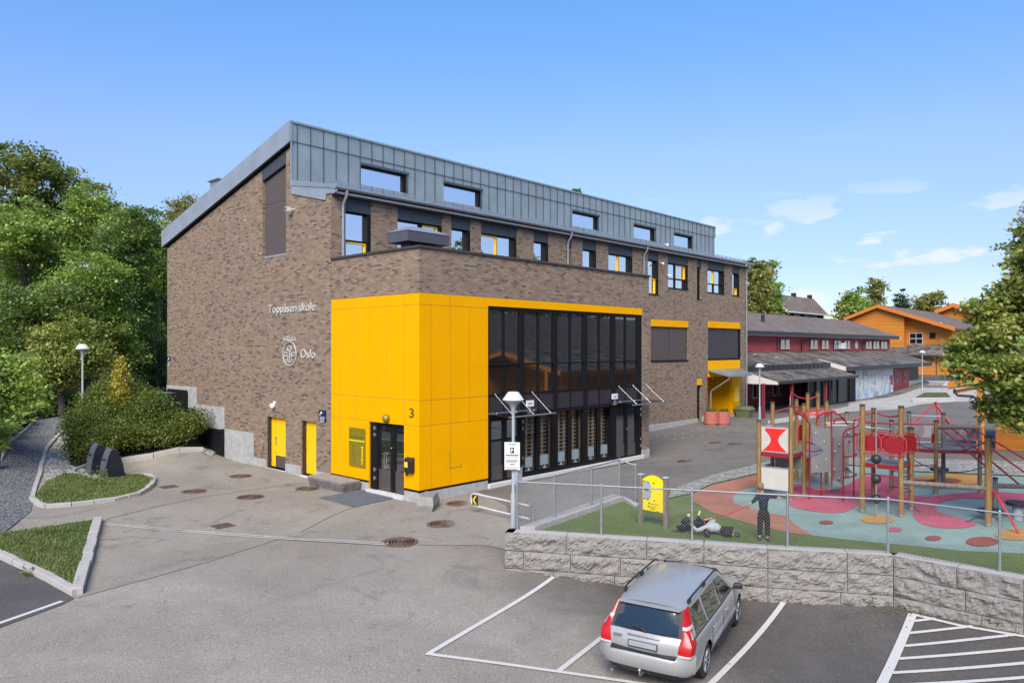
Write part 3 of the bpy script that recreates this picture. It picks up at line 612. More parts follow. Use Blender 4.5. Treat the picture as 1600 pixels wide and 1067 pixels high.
# rear entrance recess
e = MB(); e.box(28.57,30.6,6.6,6.7,.2,3.12); e.box(28.5,28.57,5.0,6.7,.2,3.12); e.box(28.57,31.8,5.06,6.6,3.12,3.2); e.build('entrance_recess', 'brown_frame', school)
d = MB(); d.box(29.1,30.55,6.52,6.6,.25,2.6); dd = d.build('door', 'black_frame', school); MB().box(29.25,30.4,6.50,6.52,.5,2.45).build('pane', 'door_glass', dd); MB().box(28.7,29.0,6.52,6.6,.3,2.6).build('side_panel', 'yellow_paint', dd)
dl = MB(); dl.ball((29.2,5.02,3.0),.09,10); dl.build('wall_lamp', 'gold_plaque', school, smooth=60)
cn = MB(); FLc = onx(1139.8,587,28.6); FRc = ony(1174.5,585.5,FLc.y)
cn.hexa([(28.5,4.95,3.50),(FLc.x,FLc.y,FLc.z-.08),(FRc.x,FRc.y,FLc.z-.08),(33.1,4.95,3.50)],[(28.5,4.95,3.60),(FLc.x,FLc.y,FLc.z+.06),(FRc.x,FRc.y,FLc.z+.06),(33.1,4.95,3.60)])
for i in range(1,9):
    t_ = i/9; a_ = Vector((28.5+4.6*t_,4.95,3.60)); b2 = Vector((FLc.x+(FRc.x-FLc.x)*t_,FLc.y,FLc.z+.06)); cn.hexa([a_+Vector((-.015,0,0)),b2+Vector((-.015,0,0)),b2+Vector((.015,0,0)),a_+Vector((.015,0,0))],[a_+Vector((-.015,0,.04)),b2+Vector((-.015,0,.04)),b2+Vector((.015,0,.04)),a_+Vector((.015,0,.04))])
cn.build('entrance_canopy', 'zinc', school)
q = MB(); q.path([(FLc.x+.1,FLc.y+.05,FLc.z-.05),(FLc.x+.1,FLc.y+.05,FLc.z-.2),(28.55,4.75,FLc.z-1.0),(28.55,4.80,FLc.z-1.2),(28.55,4.80,.3)], .05, 8); q.build('canopy_downpipe', 'galvanised', school, smooth=40)
pq = MB(); pq.box(32.25,32.85,4.94,4.97,1.3,2.35); pq.box(32.28,32.82,4.935,4.945,1.9,1.95); pq.build('entrance_plaque', 'plaque_light', school)
# ---------------------------------------------------------------- glazed front
gl = MB(); f0, f1 = .02, .16   # frame depth in Y
MJ = [4.98,6.93,8.87,10.87]; MN = [4.02,5.94,7.90,9.86,11.80]
def fb(x0,x1,z0,z1,y0=f0,y1=f1): gl.box(x0,x1,y0,y1,z0,z1)
fb(3.14,3.24,.2,6.5); fb(12.72,13.05,.2,6.5); fb(3.24,12.72,6.36,6.5); fb(3.24,12.72,4.38,4.45); fb(3.24,12.72,3.28,3.36)
for m in MJ: fb(m-.09,m+.09,.2,6.36,-.01,.18)
for m in MN: fb(m-.03,m+.03,2.62,6.36,.03,.15)
fb(3.24,12.72,2.50,2.64,-.005,.17)
for m in MN[1:4]: fb(m-.11,m+.06,.2,2.5)
fb(5.07,10.78,.2,.34,.0,.17)
for k in range(3):
    a = MJ[k]+.09; b_ = MJ[k+1]-.09; fb(a,a+.07,.34,2.5); fb(b_-.07,b_,.34,2.5)
glaz = gl.build('glazed_front', 'black_frame', school)
sp = MB(); sp.box(3.24,12.72,.05,.1,2.64,3.28); sp.mat(1)
for i in range(1, 10): xx = 3.24+i*.98; sp.box(xx-.006,xx+.006,.045,.05,2.64,3.28)
sp.build('spandrel_panel', ['aubergine','black_frame'], glaz)
ed = sorted([3.24,12.72]+[m-.09 for m in MJ]+[m+.09 for m in MJ]); bays = [(ed[i],ed[i+1]) for i in range(0,len(ed),2)]
for (a, b_), m in zip(bays, MN):
    for xa, xb in ((a,m-.03),(m+.03,b_)):
        MB().box(xa,xb,.08,.095,4.45,6.36).build('pane', 'dark_glass', glaz); MB().box(xa,xb,.08,.095,3.36,4.38).build('pane', 'dark_glass', glaz)
for (a, b_), m in list(zip(bays, MN))[1:4]:
    for xa, xb in ((a+.07,m-.11),(m+.06,b_-.07)): MB().box(xa,xb,.08,.09,.34,2.5).build('pane', 'clear_glass', glaz)
def double_door(x0, x1, hinge):
    d = MB(); m = (x0+x1)/2
    d.box(x0,x0+.12,.03,.14,.2,2.5); d.box(x1-.12,x1,.03,.14,.2,2.5); d.box(m-.1,m+.1,.03,.14,.2,2.5); d.box(x0+.12,m-.1,.03,.14,2.38,2.5); d.box(m+.1,x1-.12,.03,.14,2.38,2.5); d.box(x0+.12,m-.1,.03,.14,.2,.26); d.box(m+.1,x1-.12,.03,.14,.2,.26)
    o = d.build('door', 'black_frame', school)
    for a, b_ in ((x0+.12,m-.1),(m+.1,x1-.12)):
        MB().box(a,b_,.075,.085,.78,2.38).build('pane', 'door_glass', o); MB().box(a,b_,.06,.10,.26,.78).build('kick_plate', 'kick_brown', o)
    h = MB()
    for z in (.55,.85,1.95,2.2): h.tube((hinge,.0,z),(hinge,.0,z+.13),.022,n=8); h.box(hinge-.05,hinge+.05,-.004,.03,z+.04,z+.09)
    build_each(h, 'hinge', 'steel', o); kb = MB(); kb.ball((m+.02,.0,1.45),.03,8); kb.build('door_knob', 'steel', o, smooth=50)
simple('kick_brown', (.11,.095,.085), .3, .35, .1, 3)
double_door(3.24,4.89,5.0); double_door(10.96,12.72,12.95)
th = MB(); th.box(3.12,13.05,-.14,.2,.02,.19); th.box(.0,3.1,-.05,.0,-.3,-.2); th.build('threshold', 'white_trim', school, bevel=.01)
def glass_canopy(x0, x1, rods, name='glass_canopy'):
    c = MB(); c.hexa([(x0,-.02,2.66),(x0,-1.0,2.60),(x1,-1.0,2.60),(x1,-.02,2.66)],[(x0,-.02,2.675),(x0,-1.0,2.615),(x1,-1.0,2.615),(x1,-.02,2.675)])
    o = c.build(name, 'canopy_glass', school)
    e_ = MB(); e_.box(x0,x1,-1.02,-1.0,2.585,2.63); e_.box(x0,x1,-.03,-.01,2.64,2.69); e_.build('edge_rail', 'galvanised', o)
    r_ = MB()
    for x in rods: r_.tube((x,-.02,3.34),(x,-.92,2.63),.010,n=6); r_.ball((x,-.03,3.34),.035,8); r_.ball((x,-.92,2.64),.035,8); r_.ball((x,-.1,2.68),.03,8)
    build_each(r_, 'tie_rod', 'galvanised', o)
glass_canopy(3.16,5.72,(3.5,4.55,5.5)); glass_canopy(10.76,13.66,(11.2,12.3,13.35))
for x in (4.95,10.35):
    s = thing('canopy_sign', (x,-.4,2.63), 'small white sign standing on the %s' % ('glass canopy nearest the yellow corner' if x < 6 else 'ledge at the middle of the glazed front'), 'sign', 'small white signs above the glass doors')
    p = MB(); p.tube((x,-.4,2.63),(x,-.4,2.86),.02,n=6); p.box(x-.14,x+.14,-.42,-.38,2.62,2.66); p.build('stand', 'galvanised', s)
    p = MB(); p.box(x-.2,x+.2,-.42,-.39,2.86,3.08); pl_ = p.build('board', 'white_paint', s); q = MB(); q.box(x-.13,x+.13,-.423,-.42,2.96,2.985); q.box(x-.10,x+.08,-.423,-.42,2.92,2.935); q.build('lettering', 'screen_dark', pl_)
# interior of the hall behind the glass
it = MB(); it.box(.3,13.3,4.6,4.7,.0,6.7); it.box(.3,.4,.3,4.6,0,6.7); it.box(13.0,13.04,.3,4.6,0,6.7); it.box(.4,13.0,.3,4.6,6.6,6.7); it.build('interior_wall', 'interior', school)
MB().box(.4,13.0,.2,4.6,.02,.15).build('interior_floor', 'interior_light', school)
wbp = None
for k in range(3):
    for j in range(2):
        (a, b_) = bays[k+1]; m = MN[k+1]; xa, xb = ((a+.07,m-.11),(m+.06,b_-.07))[j]; ordn = ('first','second','third','fourth','fifth','sixth')[k*2+j]
        t_ = thing('wall_bars', (xa,.45,.15), 'wooden wall bars inside the %s glass pane from the yellow corner' % ordn, 'wall bars', 'wooden wall bars behind the glazed front')
        s = MB(); s.box(xa+.0,xa+.05,.42,.5,.15,2.9); s.box(xb-.18,xb-.12,.42,.5,.15,2.9); build_each(s, 'upright', 'ladder_wood', t_)
        s = MB()
        for q in range(14): s.tube((xa-.1,.42,.85+q*.15),(xb+.03,.42,.85+q*.15),.019,n=6)
        s.build('rung', 'ladder_wood', t_)
        t_ = thing('radiator', (xa,.28,.34), 'pale panel radiator behind the foot of the %s glass pane from the yellow corner' % ordn, 'radiator', 'radiators behind the glazed front')
        s = MB(); s.box(xa+.03,xb-.06,.20,.28,.48,.86); 
        for q in range(8): xx = xa+.08+q*(xb-xa-.15)/8; s.box(xx,xx+.01,.195,.2,.5,.84)
        s.build('panel', 'radiator', t_, bevel=.01)
        s = MB(); s.box(xa+.14,xa+.18,.22,.26,.38,.48); s.box(xa+.08,xa+.24,.2,.28,.35,.38); s.box(xb-.26,xb-.22,.22,.26,.38,.48); s.box(xb-.32,xb-.16,.2,.28,.35,.38); build_each(s, 'foot', 'white_paint', t_)
# ---------------------------------------------------------------- main door on the side
d = MB(); X0 = .10
d.box(X0,X0+.1,.75,.87,.1,2.46); d.box(X0-.06,X0+.1,2.30,2.68,.1,2.46); d.box(X0,X0+.1,.87,2.30,2.32,2.46); d.box(X0,X0+.1,1.38,1.62,.1,2.32); d.box(X0,X0+.1,1.62,2.30,.1,.14); d.box(X0,X0+.1,.87,1.38,.1,.14)
o = d.build('door', 'black_frame', school)
for a, b_ in ((.87,1.38),(1.62,2.30)):
    MB().box(X0+.04,X0+.05,a,b_,.85,2.32).build('pane', 'door_glass', o); MB().box(X0+.02,X0+.06,a,b_,.14,.85).build('kick_plate', 'kick_brown', o)
h = MB(); h.path([(X0-.0,1.70,1.45),(X0-.08,1.72,1.45),(X0-.08,1.74,1.0),(X0-.0,1.72,1.0)], .014, 6); h.path([(X0,1.68,1.45),(X0-.08,1.86,1.45),(X0-.08,1.86,.95),(X0,1.68,.95)],.016,6); h.ball((X0-.01,1.55,1.62),.025,8); h.build('handle', 'steel', o, smooth=50)
h = MB()
for z in (.45,.75,1.95,2.18): h.tube((X0-.08,2.42,z),(X0-.08,2.42,z+.14),.02,n=8); h.box(X0-.065,X0-.05,2.34,2.5,z+.04,z+.1)
build_each(h, 'hinge', 'steel', o)
MB().box(-.14,.12,.72,2.70,.0,.12).build('threshold', 'white_trim', school, bevel=.008)
# yellow service doors
for k, (a, b_, z0, z1) in enumerate(DOORS):
    f = MB(); f.box(.05,.3,b_-.10,b_,z0,z1); f.box(.2,.3,a,b_-.1,z1-.06,z1); o = f.build('door', 'brown_frame', school)
    if k == 0: f.box; lf = MB(); lf.box(.16,.2,a,b_-.42,.62,z1-.02); lf.box(.16,.2,b_-.42,b_-.1,z0+.05,z1-.02); 
    else: lf = MB(); lf.box(.16,.2,a,b_-.1,z0+.05,z1-.02)
    lf.build('leaf', 'yellow_paint', o)
    if k == 0:
        MB().box(.152,.156,a,b_-.44,.15,.62).build('kick_plate', 'kick_brown', o); j_ = MB(); j_.box(.155,.16,b_-.43,b_-.415,.62,z1-.03); j_.build('leaf_gap', 'joint', o)
        h = MB(); h.box(.13,.155,b_-.52,b_-.48,1.05,1.3); h.box(.13,.155,b_-.54,b_-.44,1.32,1.38); h.build('handle', 'steel', o)
    h = MB()
    for z in (.42,1.1,1.85): h.tube((.13,b_-.12,z),(.13,b_-.12,z+.12),.018,n=6)
    build_each(h, 'hinge', 'steel', o); MB().box(-.06,.2,a-.02,b_+.02,.02,.10).build('sill', 'white_trim', o)
# wall lamps, camera lights and fittings
l = MB(); l.ball((-.09,9.09,2.66),.12,12); l.box(-.02,0,9.0,9.18,2.75,2.85); l.build('wall_lamp', 'white_paint', school, smooth=60)
pt_ = onx(603.5,653.5,-.08); l = MB(); l.ball(pt_,.15,14); l.tube((0,pt_.y,pt_.z),(-.06,pt_.y,pt_.z),.12,n=14); l.build('wall_lamp', 'gold_plaque', school, smooth=50, label='round yellow wall lamp above the glass door')
fc = onx(452,327,-.2); l = MB(); l.box(fc.x-.12,fc.x+.06,fc.y-.02,fc.y+.16,fc.z-.09,fc.z+.09); l.tube((0,fc.y-.12,fc.z),(fc.x,fc.y,fc.z),.02,n=6); fl_ = l.build('floodlight', 'white_trim', school); MB().box(fc.x-.128,fc.x-.12,fc.y,fc.y+.14,fc.z-.07,fc.z+.07).build('lens', 'dark_glass', fl_)
for (px, py, yv) in ((1036,412,4.9),(1047,431,4.9),(1043,383,4.7)):
    cc_ = ony(px,py,yv-.15); l = MB(); l.ball(cc_,.09,8); l.tube(cc_,(cc_.x+.05,yv+.1,cc_.z+.1),.02,n=6); l.build('security_camera', 'white_paint', school, smooth=60)
for (px, py) in ((407,397),(410,690),(383,345)):
    cc_ = onx(px,py,-.03); l = MB(); l.ball(cc_,.035,8); l.build('wall_fitting', 'white_trim', school, smooth=60)
pk = MB(); pk.box(-.03,0,9.93,9.99,.75,.95); pk.build('switch_box', 'screen_brown', school)
# light wells stepping up the slope by the side wall
lw = thing('light_well', (0,16,.3), 'stepped black retaining boxes climbing the slope against the brick side wall', 'light well')
b = MB(); b.box(-.12,-.036,13.42,16.24,-.2,1.36); b.box(-.16,-.036,13.36,13.46,-.25,1.40); b.box(-.16,-.12,13.46,16.2,1.26,1.38); b.build('retaining_panel', 'black_box', lw, bevel=.01)
for y0, y1, zt, pr in ((17.1,19.4,2.88,1.25),(16.2,17.1,2.05,1.0)):
    b = MB(); b.box(-pr,-pr+.06,y0,y1,.2,zt); b.box(-pr+.06,-.04,y0,y0+.06,.2,zt-.0); b.box(-pr+.06,-.04,y1-.06,y1,.2,zt); b.box(-.10,-.04,y0+.06,y1-.06,zt-.3,zt+.1); o = b.build('well_box', 'black_box', lw)
    q = MB(); q.box(-pr+.06,-.1,y0+.06,y1-.06,zt-.1,zt-.06); q.mat(1); q.box(-pr+.2,-.4,y0+.3,y1-.3,zt-.06,zt-.03); q.build('grating', ['black_frame','galv_dull'], o)
# rooftop units
ro = MB(); p0 = onx(334,293,1.5); ro.box(p0.x,p0.x+.7,p0.y-.5,p0.y+.4,p0.z-.5,p0.z+.32); ro.tube((p0.x+.3,p0.y-1.0,p0.z-.9),(p0.x+.3,p0.y-1.0,p0.z+.1),.12,n=10); ro.box(p0.x-.1,p0.x+.8,p0.y-.6,p0.y+.5,p0.z+.32,p0.z+.38); ro.box(p0.x-.01,p0.x,p0.y-.3,p0.y+.2,p0.z-.3,p0.z+.2)
ro.tube((p0.x+.3,p0.y+1.9,p0.z-1.2),(p0.x+.3,p0.y+1.9,p0.z-.25),.09,n=8); ro.tube((p0.x,p0.y-3.2,p0.z+.0),(p0.x,p0.y-3.2,p0.z+.78),.05,n=8)
ro.build('rooftop_unit', 'galv_dull', school)
# vent hood on the low roof
vt = thing('roof_vent', (2.0,1.8,7.98), 'dark grey ventilation hood sitting on the low flat roof above the yellow corner', 'ventilation hood')
VY = 1.1; vl = onx(0,0,1) if False else None
xa, xb = ony(637,360,VY).x, ony(702,372,VY).x; zt, zb = ony(637,359,VY).z, ony(637,375.5,VY).z
yb = VY+1.15; b = MB(); b.box(xa,xb,VY,yb,zb,zt); b.mat(1); i_ = .42; b.add([(xa-.02,VY-.02,zt),(xb+.02,VY-.02,zt),(xb+.02,yb,zt),(xa-.02,yb,zt),(xa+i_,VY+i_,zt+.22),(xb-i_,VY+i_,zt+.22),(xb-i_,yb-i_,zt+.22),(xa+i_,yb-i_,zt+.22)],[(0,1,5,4),(1,2,6,5),(2,3,7,6),(3,0,4,7),(4,5,6,7)])
b.build('hood', ['vent_unit','vent_top'], vt); MB().box(xa+.35,xb-.35,VY+.35,yb-.35,7.98,zb).build('duct', 'charcoal', vt)
# ---------------------------------------------------------------- lettering and signs
def fit(txt, P0, width, cap, xd, up, depth, mat, name, parent=None, bold=.012, **kw):
    ob = text_mesh(txt, 1, .5, Matrix.Identity(4), name, mat, parent=None, bold=bold)
    me = ob.data; xs = [v.co.x for v in me.vertices]; w0 = max(xs)-min(xs); x0 = min(xs)
    me.transform(Matrix.Translation((-x0,0,.5))); me.transform(Matrix.Diagonal((width/w0, cap/.73, depth, 1)))
    me.transform(frame_m(P0, xd, up))
    if parent is not None: me.transform(Matrix.Translation(-ORG[parent.name])); ob.parent = parent; ORG[ob.name] = ORG[parent.name]
    return tag(ob, **kw)
NX, UZ = (0,-1,0), (0,0,1)
wl_ = thing('wall_lettering', (-.01,9.55,6.42), 'raised white letters Toppåsen skole high on the brick side wall', 'lettering')
for w_, pa, pb2, cap in (('Toppåsen',420.2,464.0,.36),('skole',467.6,493.2,.36)):
    ya_, yb_ = onx(pa,480,0).y, onx(pb2,480,0).y; fit(w_, (-.004,ya_,6.43), ya_-yb_, cap, NX, UZ, .03, 'letter_grey', 'word', parent=wl_, bold=-.004)
fit('Oslo', (-.004,7.10,4.62), 1.03, .36, NX, UZ, .03, 'letter_grey', 'wall_lettering', bold=-.006, label='raised white letters Oslo beside the round crest on brick', cat='lettering')
# crest
cy, cz = 7.86, 4.80
ry, rz = (onx(443.3,552,0).y-onx(464.5,552,0).y)/2, (onx(453.5,533,0).z-onx(453.5,571.3,0).z)/2
cz = onx(453.5,552.3,0).z; cy = (onx(443.3,552,0).y+onx(464.5,552,0).y)/2
cr = MB(); XQ = -.04
def E(sy, sz, a0=0, a1=360, oy=0, oz=0, n=28, r=.014): cr.path([(XQ,cy+oy-ry*sy*math.cos(math.radians(a0+(a1-a0)*i/n)),cz+oz+rz*sz*math.sin(math.radians(a0+(a1-a0)*i/n))) for i in range(n+1)], r, 5)
E(1,1); E(.90,.93,r=.008); E(.30,.20,0,360,0,rz*.42,14,.013); E(.16,.11,0,360,0,rz*.42,10,.008); E(.40,.28,200,340,0,rz*.48,10,.012)
for s_ in (-1,1):
    E(.22,.14,0,360,s_*ry*.55,-rz*.02,12,.012); cr.path([(XQ,cy+s_*ry*.12,cz+rz*.2),(XQ,cy+s_*ry*.3,cz+rz*.02),(XQ,cy+s_*ry*.75,cz+rz*.1)],.012,5); cr.path([(XQ,cy+s_*ry*.1,cz),(XQ,cy+s_*ry*.32,cz-rz*.25),(XQ,cy+s_*ry*.72,cz-rz*.22)],.014,5); cr.path([(XQ,cy+s_*ry*.28,cz-rz*.35),(XQ,cy+s_*ry*.2,cz-rz*.7),(XQ,cy,cz-rz*.74)],.013,5); cr.path([(XQ,cy+s_*ry*.5,cz-rz*.42),(XQ,cy+s_*ry*.42,cz-rz*.66)],.011,5)
cr.path([(XQ,cy,cz+rz*.22),(XQ,cy,cz-rz*.7)],.014,5); E(.42,.2,180,360,0,-rz*.1,12,.012)
E(.72,.10,200,340,0,rz*1.16,12,.014); E(.80,.12,20,160,0,rz*.98,12,.014)
for i in range(5):
    a = -.62+i*.31; yv = cy+a*ry*1.25; zb_ = cz+rz*(1.13-.10*abs(a)*1.6); cr.path([(XQ,yv-.05,zb_),(XQ,yv-.03,zb_+.13),(XQ,yv+.03,zb_+.13),(XQ,yv+.05,zb_)],.011,5); cr.ball((XQ,yv,zb_+.15),.022,6)
cr.build('wall_crest', 'letter_grey', label='white outlined oval crest with crown mounted on the brick side wall', cat='crest')
fit('3', (-.021,onx(640.5,650,0).y,onx(643,652,0).z), .24, .32, NX, UZ, .02, 'plaque_line', 'house_number', bold=.0, label='large house number 3 on the yellow wall by the glass door', cat='number')
# navy signs
def navy(y0, y1, z0, z1, lab):
    s = MB(); s.box(-.05,-.02 if y0 < 5 else 0,y0,y1,z0,z1); o = s.build('wall_sign', 'navy', label=lab, cat='sign', bevel=.005)
    ORG[o.name] = Vector((0,0,0)); m = y1-.08
    q = MB(); q.box(-.053,-.05,m-.16,m,z1-.13,z1-.06); q.box(-.053,-.05,m-.05,m,z1-.2,z1-.06)
    for k in range(5): q.box(-.053,-.05,m-.34+.02*k,m,z1-.27-k*.045,z1-.255-k*.045)
    q.build('lettering', 'white_paint', o)
sA, sB = onx(499.5,640,0), onx(510,659,0); navy(sB.y, sA.y, sB.z, sA.z, 'small navy blue wall sign with white writing between yellow door and yellow cladding')
sA, sB = onx(262.8,557,0), onx(267,568,0); navy(sB.y, sA.y, sB.z, sA.z, 'navy blue sign at the far end of the brick side wall')
# gold plaque
a, b2 = onx(545.6,667,-.05), onx(570.5,731,-.05)
pl_ = thing('school_plaque', (-.05,a.y,b2.z), 'tall gold information board with dark writing on the yellow wall beside the door', 'sign')
q = MB(); q.box(-.06,-.04,b2.y,a.y,b2.z,a.z); q.build('board', 'gold_plaque', pl_)
q = MB()
for yv in (b2.y+.05,a.y-.05):
    for zv in (b2.z+.05,a.z-.05): q.tube((-.06,yv,zv),(-.075,yv,zv),.015,n=8); q.tube((-.02,yv,zv),(-.04,yv,zv),.012,n=8)
build_each(q, 'fixing', 'steel', pl_)
q = MB(); q.box(-.063,-.06,b2.y+.02,a.y-.02,a.z-.47,a.z-.43); q.build('stripe', 'sign_yellow', pl_)
q = MB(); rr = random.Random(3); zz_ = a.z-.60
q.box(-.063,-.06,a.y-.14,a.y-.08,a.z-.16,a.z-.08); q.box(-.063,-.06,b2.y+.06,b2.y+.22,a.z-.14,a.z-.12)
while zz_ > b2.z+.1: L = .1+.12*rr.random(); q.box(-.063,-.06,a.y-.2-L,a.y-.2,zz_-.012,zz_); zz_ -= .05 if rr.random() < .8 else .1
q.build('lettering', 'plaque_line', pl_)
fit('Toppåsen skole', (-.060,a.y-.05,a.z-.36), a.y-b2.y-.1, .10, NX, UZ, .004, 'plaque_line', 'title', parent=pl_, bold=.01)
q = MB(); yv = b2.y+.16; q.path([(-.064,yv+.02,a.z-.62),(-.064,yv-.03,a.z-.85),(-.064,yv+.0,a.z-1.1),(-.064,yv+.02,a.z-1.25)],.012,4)
for k in range(9): q.box(-.066,-.06,yv-.06+.02*(k%3),yv+.05-.02*(k%2),a.z-.66-k*.075,a.z-.63-k*.075)
q.build('map', 'sign_yellow', pl_)
# mailbox
a, b2 = onx(635.8,713,-.02), onx(649.5,739,-.02)
mb_ = thing('mailbox', (-.02,a.y,b2.z), 'black mailbox with pale label on the yellow wall right of the glass door', 'mailbox')
q = MB(); ym0, ym1 = b2.y+.04, a.y-.04; q.prism([(-.02,ym0,b2.z),(-.17,ym0,b2.z),(-.20,ym0,a.z-.14),(-.14,ym0,a.z-.02),(-.02,ym0,a.z)],(0,ym1-ym0,0)); q.build('box', 'black_plastic', mb_, bevel=.015)
q = MB(); q.box(-.2,-.186,(ym0+ym1)/2-.02,ym1-.04,a.z-.32,a.z-.14); q.build('label', 'plaque_light', mb_); q = MB(); q.box(-.02,-.12,ym1-.03,ym1,b2.z-.12,b2.z-.0); q.build('lock', 'kick_brown', mb_)
# hose outline box on the yellow front
q = MB(); e0 = ony(702,731,0); q.box(e0.x,e0.x+.5,-.024,-.02,e0.z-.01,e0.z+.01); q.box(e0.x+.5,e0.x+.53,-.024,-.02,e0.z-.05,e0.z+.1); q.box(e0.x,e0.x+.02,-.024,-.02,e0.z,e0.z+.55); q.build('cover_hatch', 'joint', school)
# ================================================================ GROUND
from mathutils.geometry import delaunay_2d_cdt
def gzv(X, Y):
    out = np.full(X.shape, _m)
    for (x, y, z), w_ in zip(_P, _w): out += w_*_phi((X-x)**2+(Y-y)**2)
    return out
def densify(pts, step):
    o = []
    for i in range(len(pts)):
        a = Vector(pts[i][:2]); b = Vector(pts[(i+1)%len(pts)][:2]); n = max(1, int((b-a).length/step))
        for k in range(n): o.append(a+(b-a)*k/n)
    return o
def inside(x, y, poly):
    c = False; n = len(poly)
    for i in range(n):
        x1, y1 = poly[i][0], poly[i][1]; x2, y2 = poly[i-1][0], poly[i-1][1]
        if (y1 > y) != (y2 > y) and x < (x2-x1)*(y-y1)/(y2-y1)+x1: c = not c
    return c
def sheet(name, pts, off, mat, step=.6, zf=None, kind='structure', **kw):
    """a ground sheet: polygon (world xy) draped over the terrain at off above it"""
    bd = densify(pts, step); n = len(bd)
    xs = [p.x for p in bd]; ys = [p.y for p in bd]; pl = [(p.x, p.y) for p in bd]; vs = list(bd)
    x = min(xs)+step*.5
    while x < max(xs):
        y = min(ys)+step*.5
        while y < max(ys):
            if inside(x, y, pl): vs.append(Vector((x, y)))
            y += step
        x += step
    r = delaunay_2d_cdt(vs, [], [list(range(n))], 1, 1e-5)
    V = r[0]; X = np.array([v.x for v in V]); Y = np.array([v.y for v in V])
    Z = gzv(X, Y) if zf is None else np.full(X.shape, float(zf))
    m = MB(); m.add([(a, b, c+off) for a, b, c in zip(X, Y, Z)], [tuple(f) for f in r[2]])
    o = m.build(name, mat, smooth=30, kind=kind, **kw); 
    return o
GX = lambda L: [tuple(G(*p))[:2] for p in L]
PZ = .6
GQ = lambda px, py, z=PZ: onz(px, py, z)
QX = lambda L: [tuple(GQ(*p))[:2] for p in L]
# base terrain: fine near the camera, coarse to the horizon
def axis(lo, hi, c0, c1, fine):
    a = list(np.arange(c0, c1, fine)); s = fine; x = c1
    while x < hi: a.append(x); s *= 1.25; x += s
    a.append(hi); s = fine; x = c0; b = []
    while x > lo: s *= 1.25; x -= s; b.append(max(x, lo))
    return np.array(b[::-1]+a)
ax = axis(-900, 1500, -30, 45, .6); ay = axis(-900, 1500, -26, 26, .6)
XX, YY = np.meshgrid(ax, ay, indexing='ij'); ZZ = gzv(XX.ravel(), YY.ravel()).reshape(XX.shape)
far = np.clip((np.hypot(XX-5, YY-5)-70)/120, 0, 1); ZZ = ZZ*(1-far)+far*1.0
me = bpy.data.meshes.new('ground'); nx, ny = XX.shape
vs = np.stack([XX.ravel(), YY.ravel(), ZZ.ravel()], 1)
fs = [(i*ny+j, (i+1)*ny+j, (i+1)*ny+j+1, i*ny+j+1) for i in range(nx-1) for j in range(ny-1)]
me.from_pydata(vs.tolist(), [], fs)
# road surface: older dark asphalt gets gradually darker towards the bays
t = NT('ground_mix'); v = t.pos()
def grp(name): return M[name]
a_, b_ = G(745, 870), G(1010, 1067); dv = Vector((b_.x-a_.x, b_.y-a_.y)).normalized(); nn = (dv.y, -dv.x)
if (G(1300, 1000).x-a_.x)*nn[0]+(G(1300, 1000).y-a_.y)*nn[1] < 0: nn = (-nn[0], -nn[1])
dp = t.n('ShaderNodeVectorMath', operation='DOT_PRODUCT'); t.l(v, dp.inputs[0]); dp.inputs[1].default_value = (nn[0], nn[1], 0)
off = a_.x*nn[0]+a_.y*nn[1]
fac = t.math('ADD', t.math('SUBTRACT', dp.outputs['Value'], off), t.math('MULTIPLY', t.math('SUBTRACT', t.noise(v, .6, 5, .6), .5), 3.0))
fac = t.ramp(t.math('MULTIPLY_ADD', fac, .25, .35), [(.15, 0), (.9, 1)])
fine = t.noise(v, 34, 5, .8); big = t.noise(v, .25, 5, .62, .7); med = t.noise(v, 1.9, 5, .65)
ca = t.ramp(big, [(.3,(.228,.200,.170)),(.5,(.276,.245,.208)),(.72,(.33,.294,.253))]); cb = t.ramp(big, [(.3,(.078,.069,.062)),(.5,(.102,.091,.083)),(.72,(.14,.125,.114))])
c = t.mix(fac, ca, cb); c = t.mix(t.ramp(med, [(.4, 0), (.75, .4)]), c, t.mix(fac, (.20,.178,.157), (.066,.059,.053)))
c = t.mix(1.0, c, t.ramp(fine, [(.3, .5), (.5, 1.0), (.7, 1.65)]), 'MULTIPLY')
gr = t.n('ShaderNodeTexVoronoi'); gr.inputs['Scale'].default_value = 60; t.l(v, gr.inputs['Vector']); sp = t.n('ShaderNodeSeparateColor'); t.l(gr.outputs['Color'], sp.inputs[0])
c = t.mix(t.math('MULTIPLY', t.ramp(gr.outputs['Distance'], [(.08, 1), (.2, 0)]), t.ramp(sp.outputs[0], [(.7, 0), (.72, .65)], 'CONSTANT')), c, (.40,.38,.36))
c = t.mix(t.ramp(t.noise(v, .5, 4, .7, 1.5), [(.6, 0), (.72, .35)]), c, (.07,.066,.064))
t.col(c); t.set(.92, 0, .25); t.bump(t.math('ADD', fine, gr.outputs['Distance']), .35, .01)
me.materials.append(t.m); me.shade_smooth()
o = bpy.data.objects.new('ground', me); COL.objects.link(o); tag(o, kind='structure')
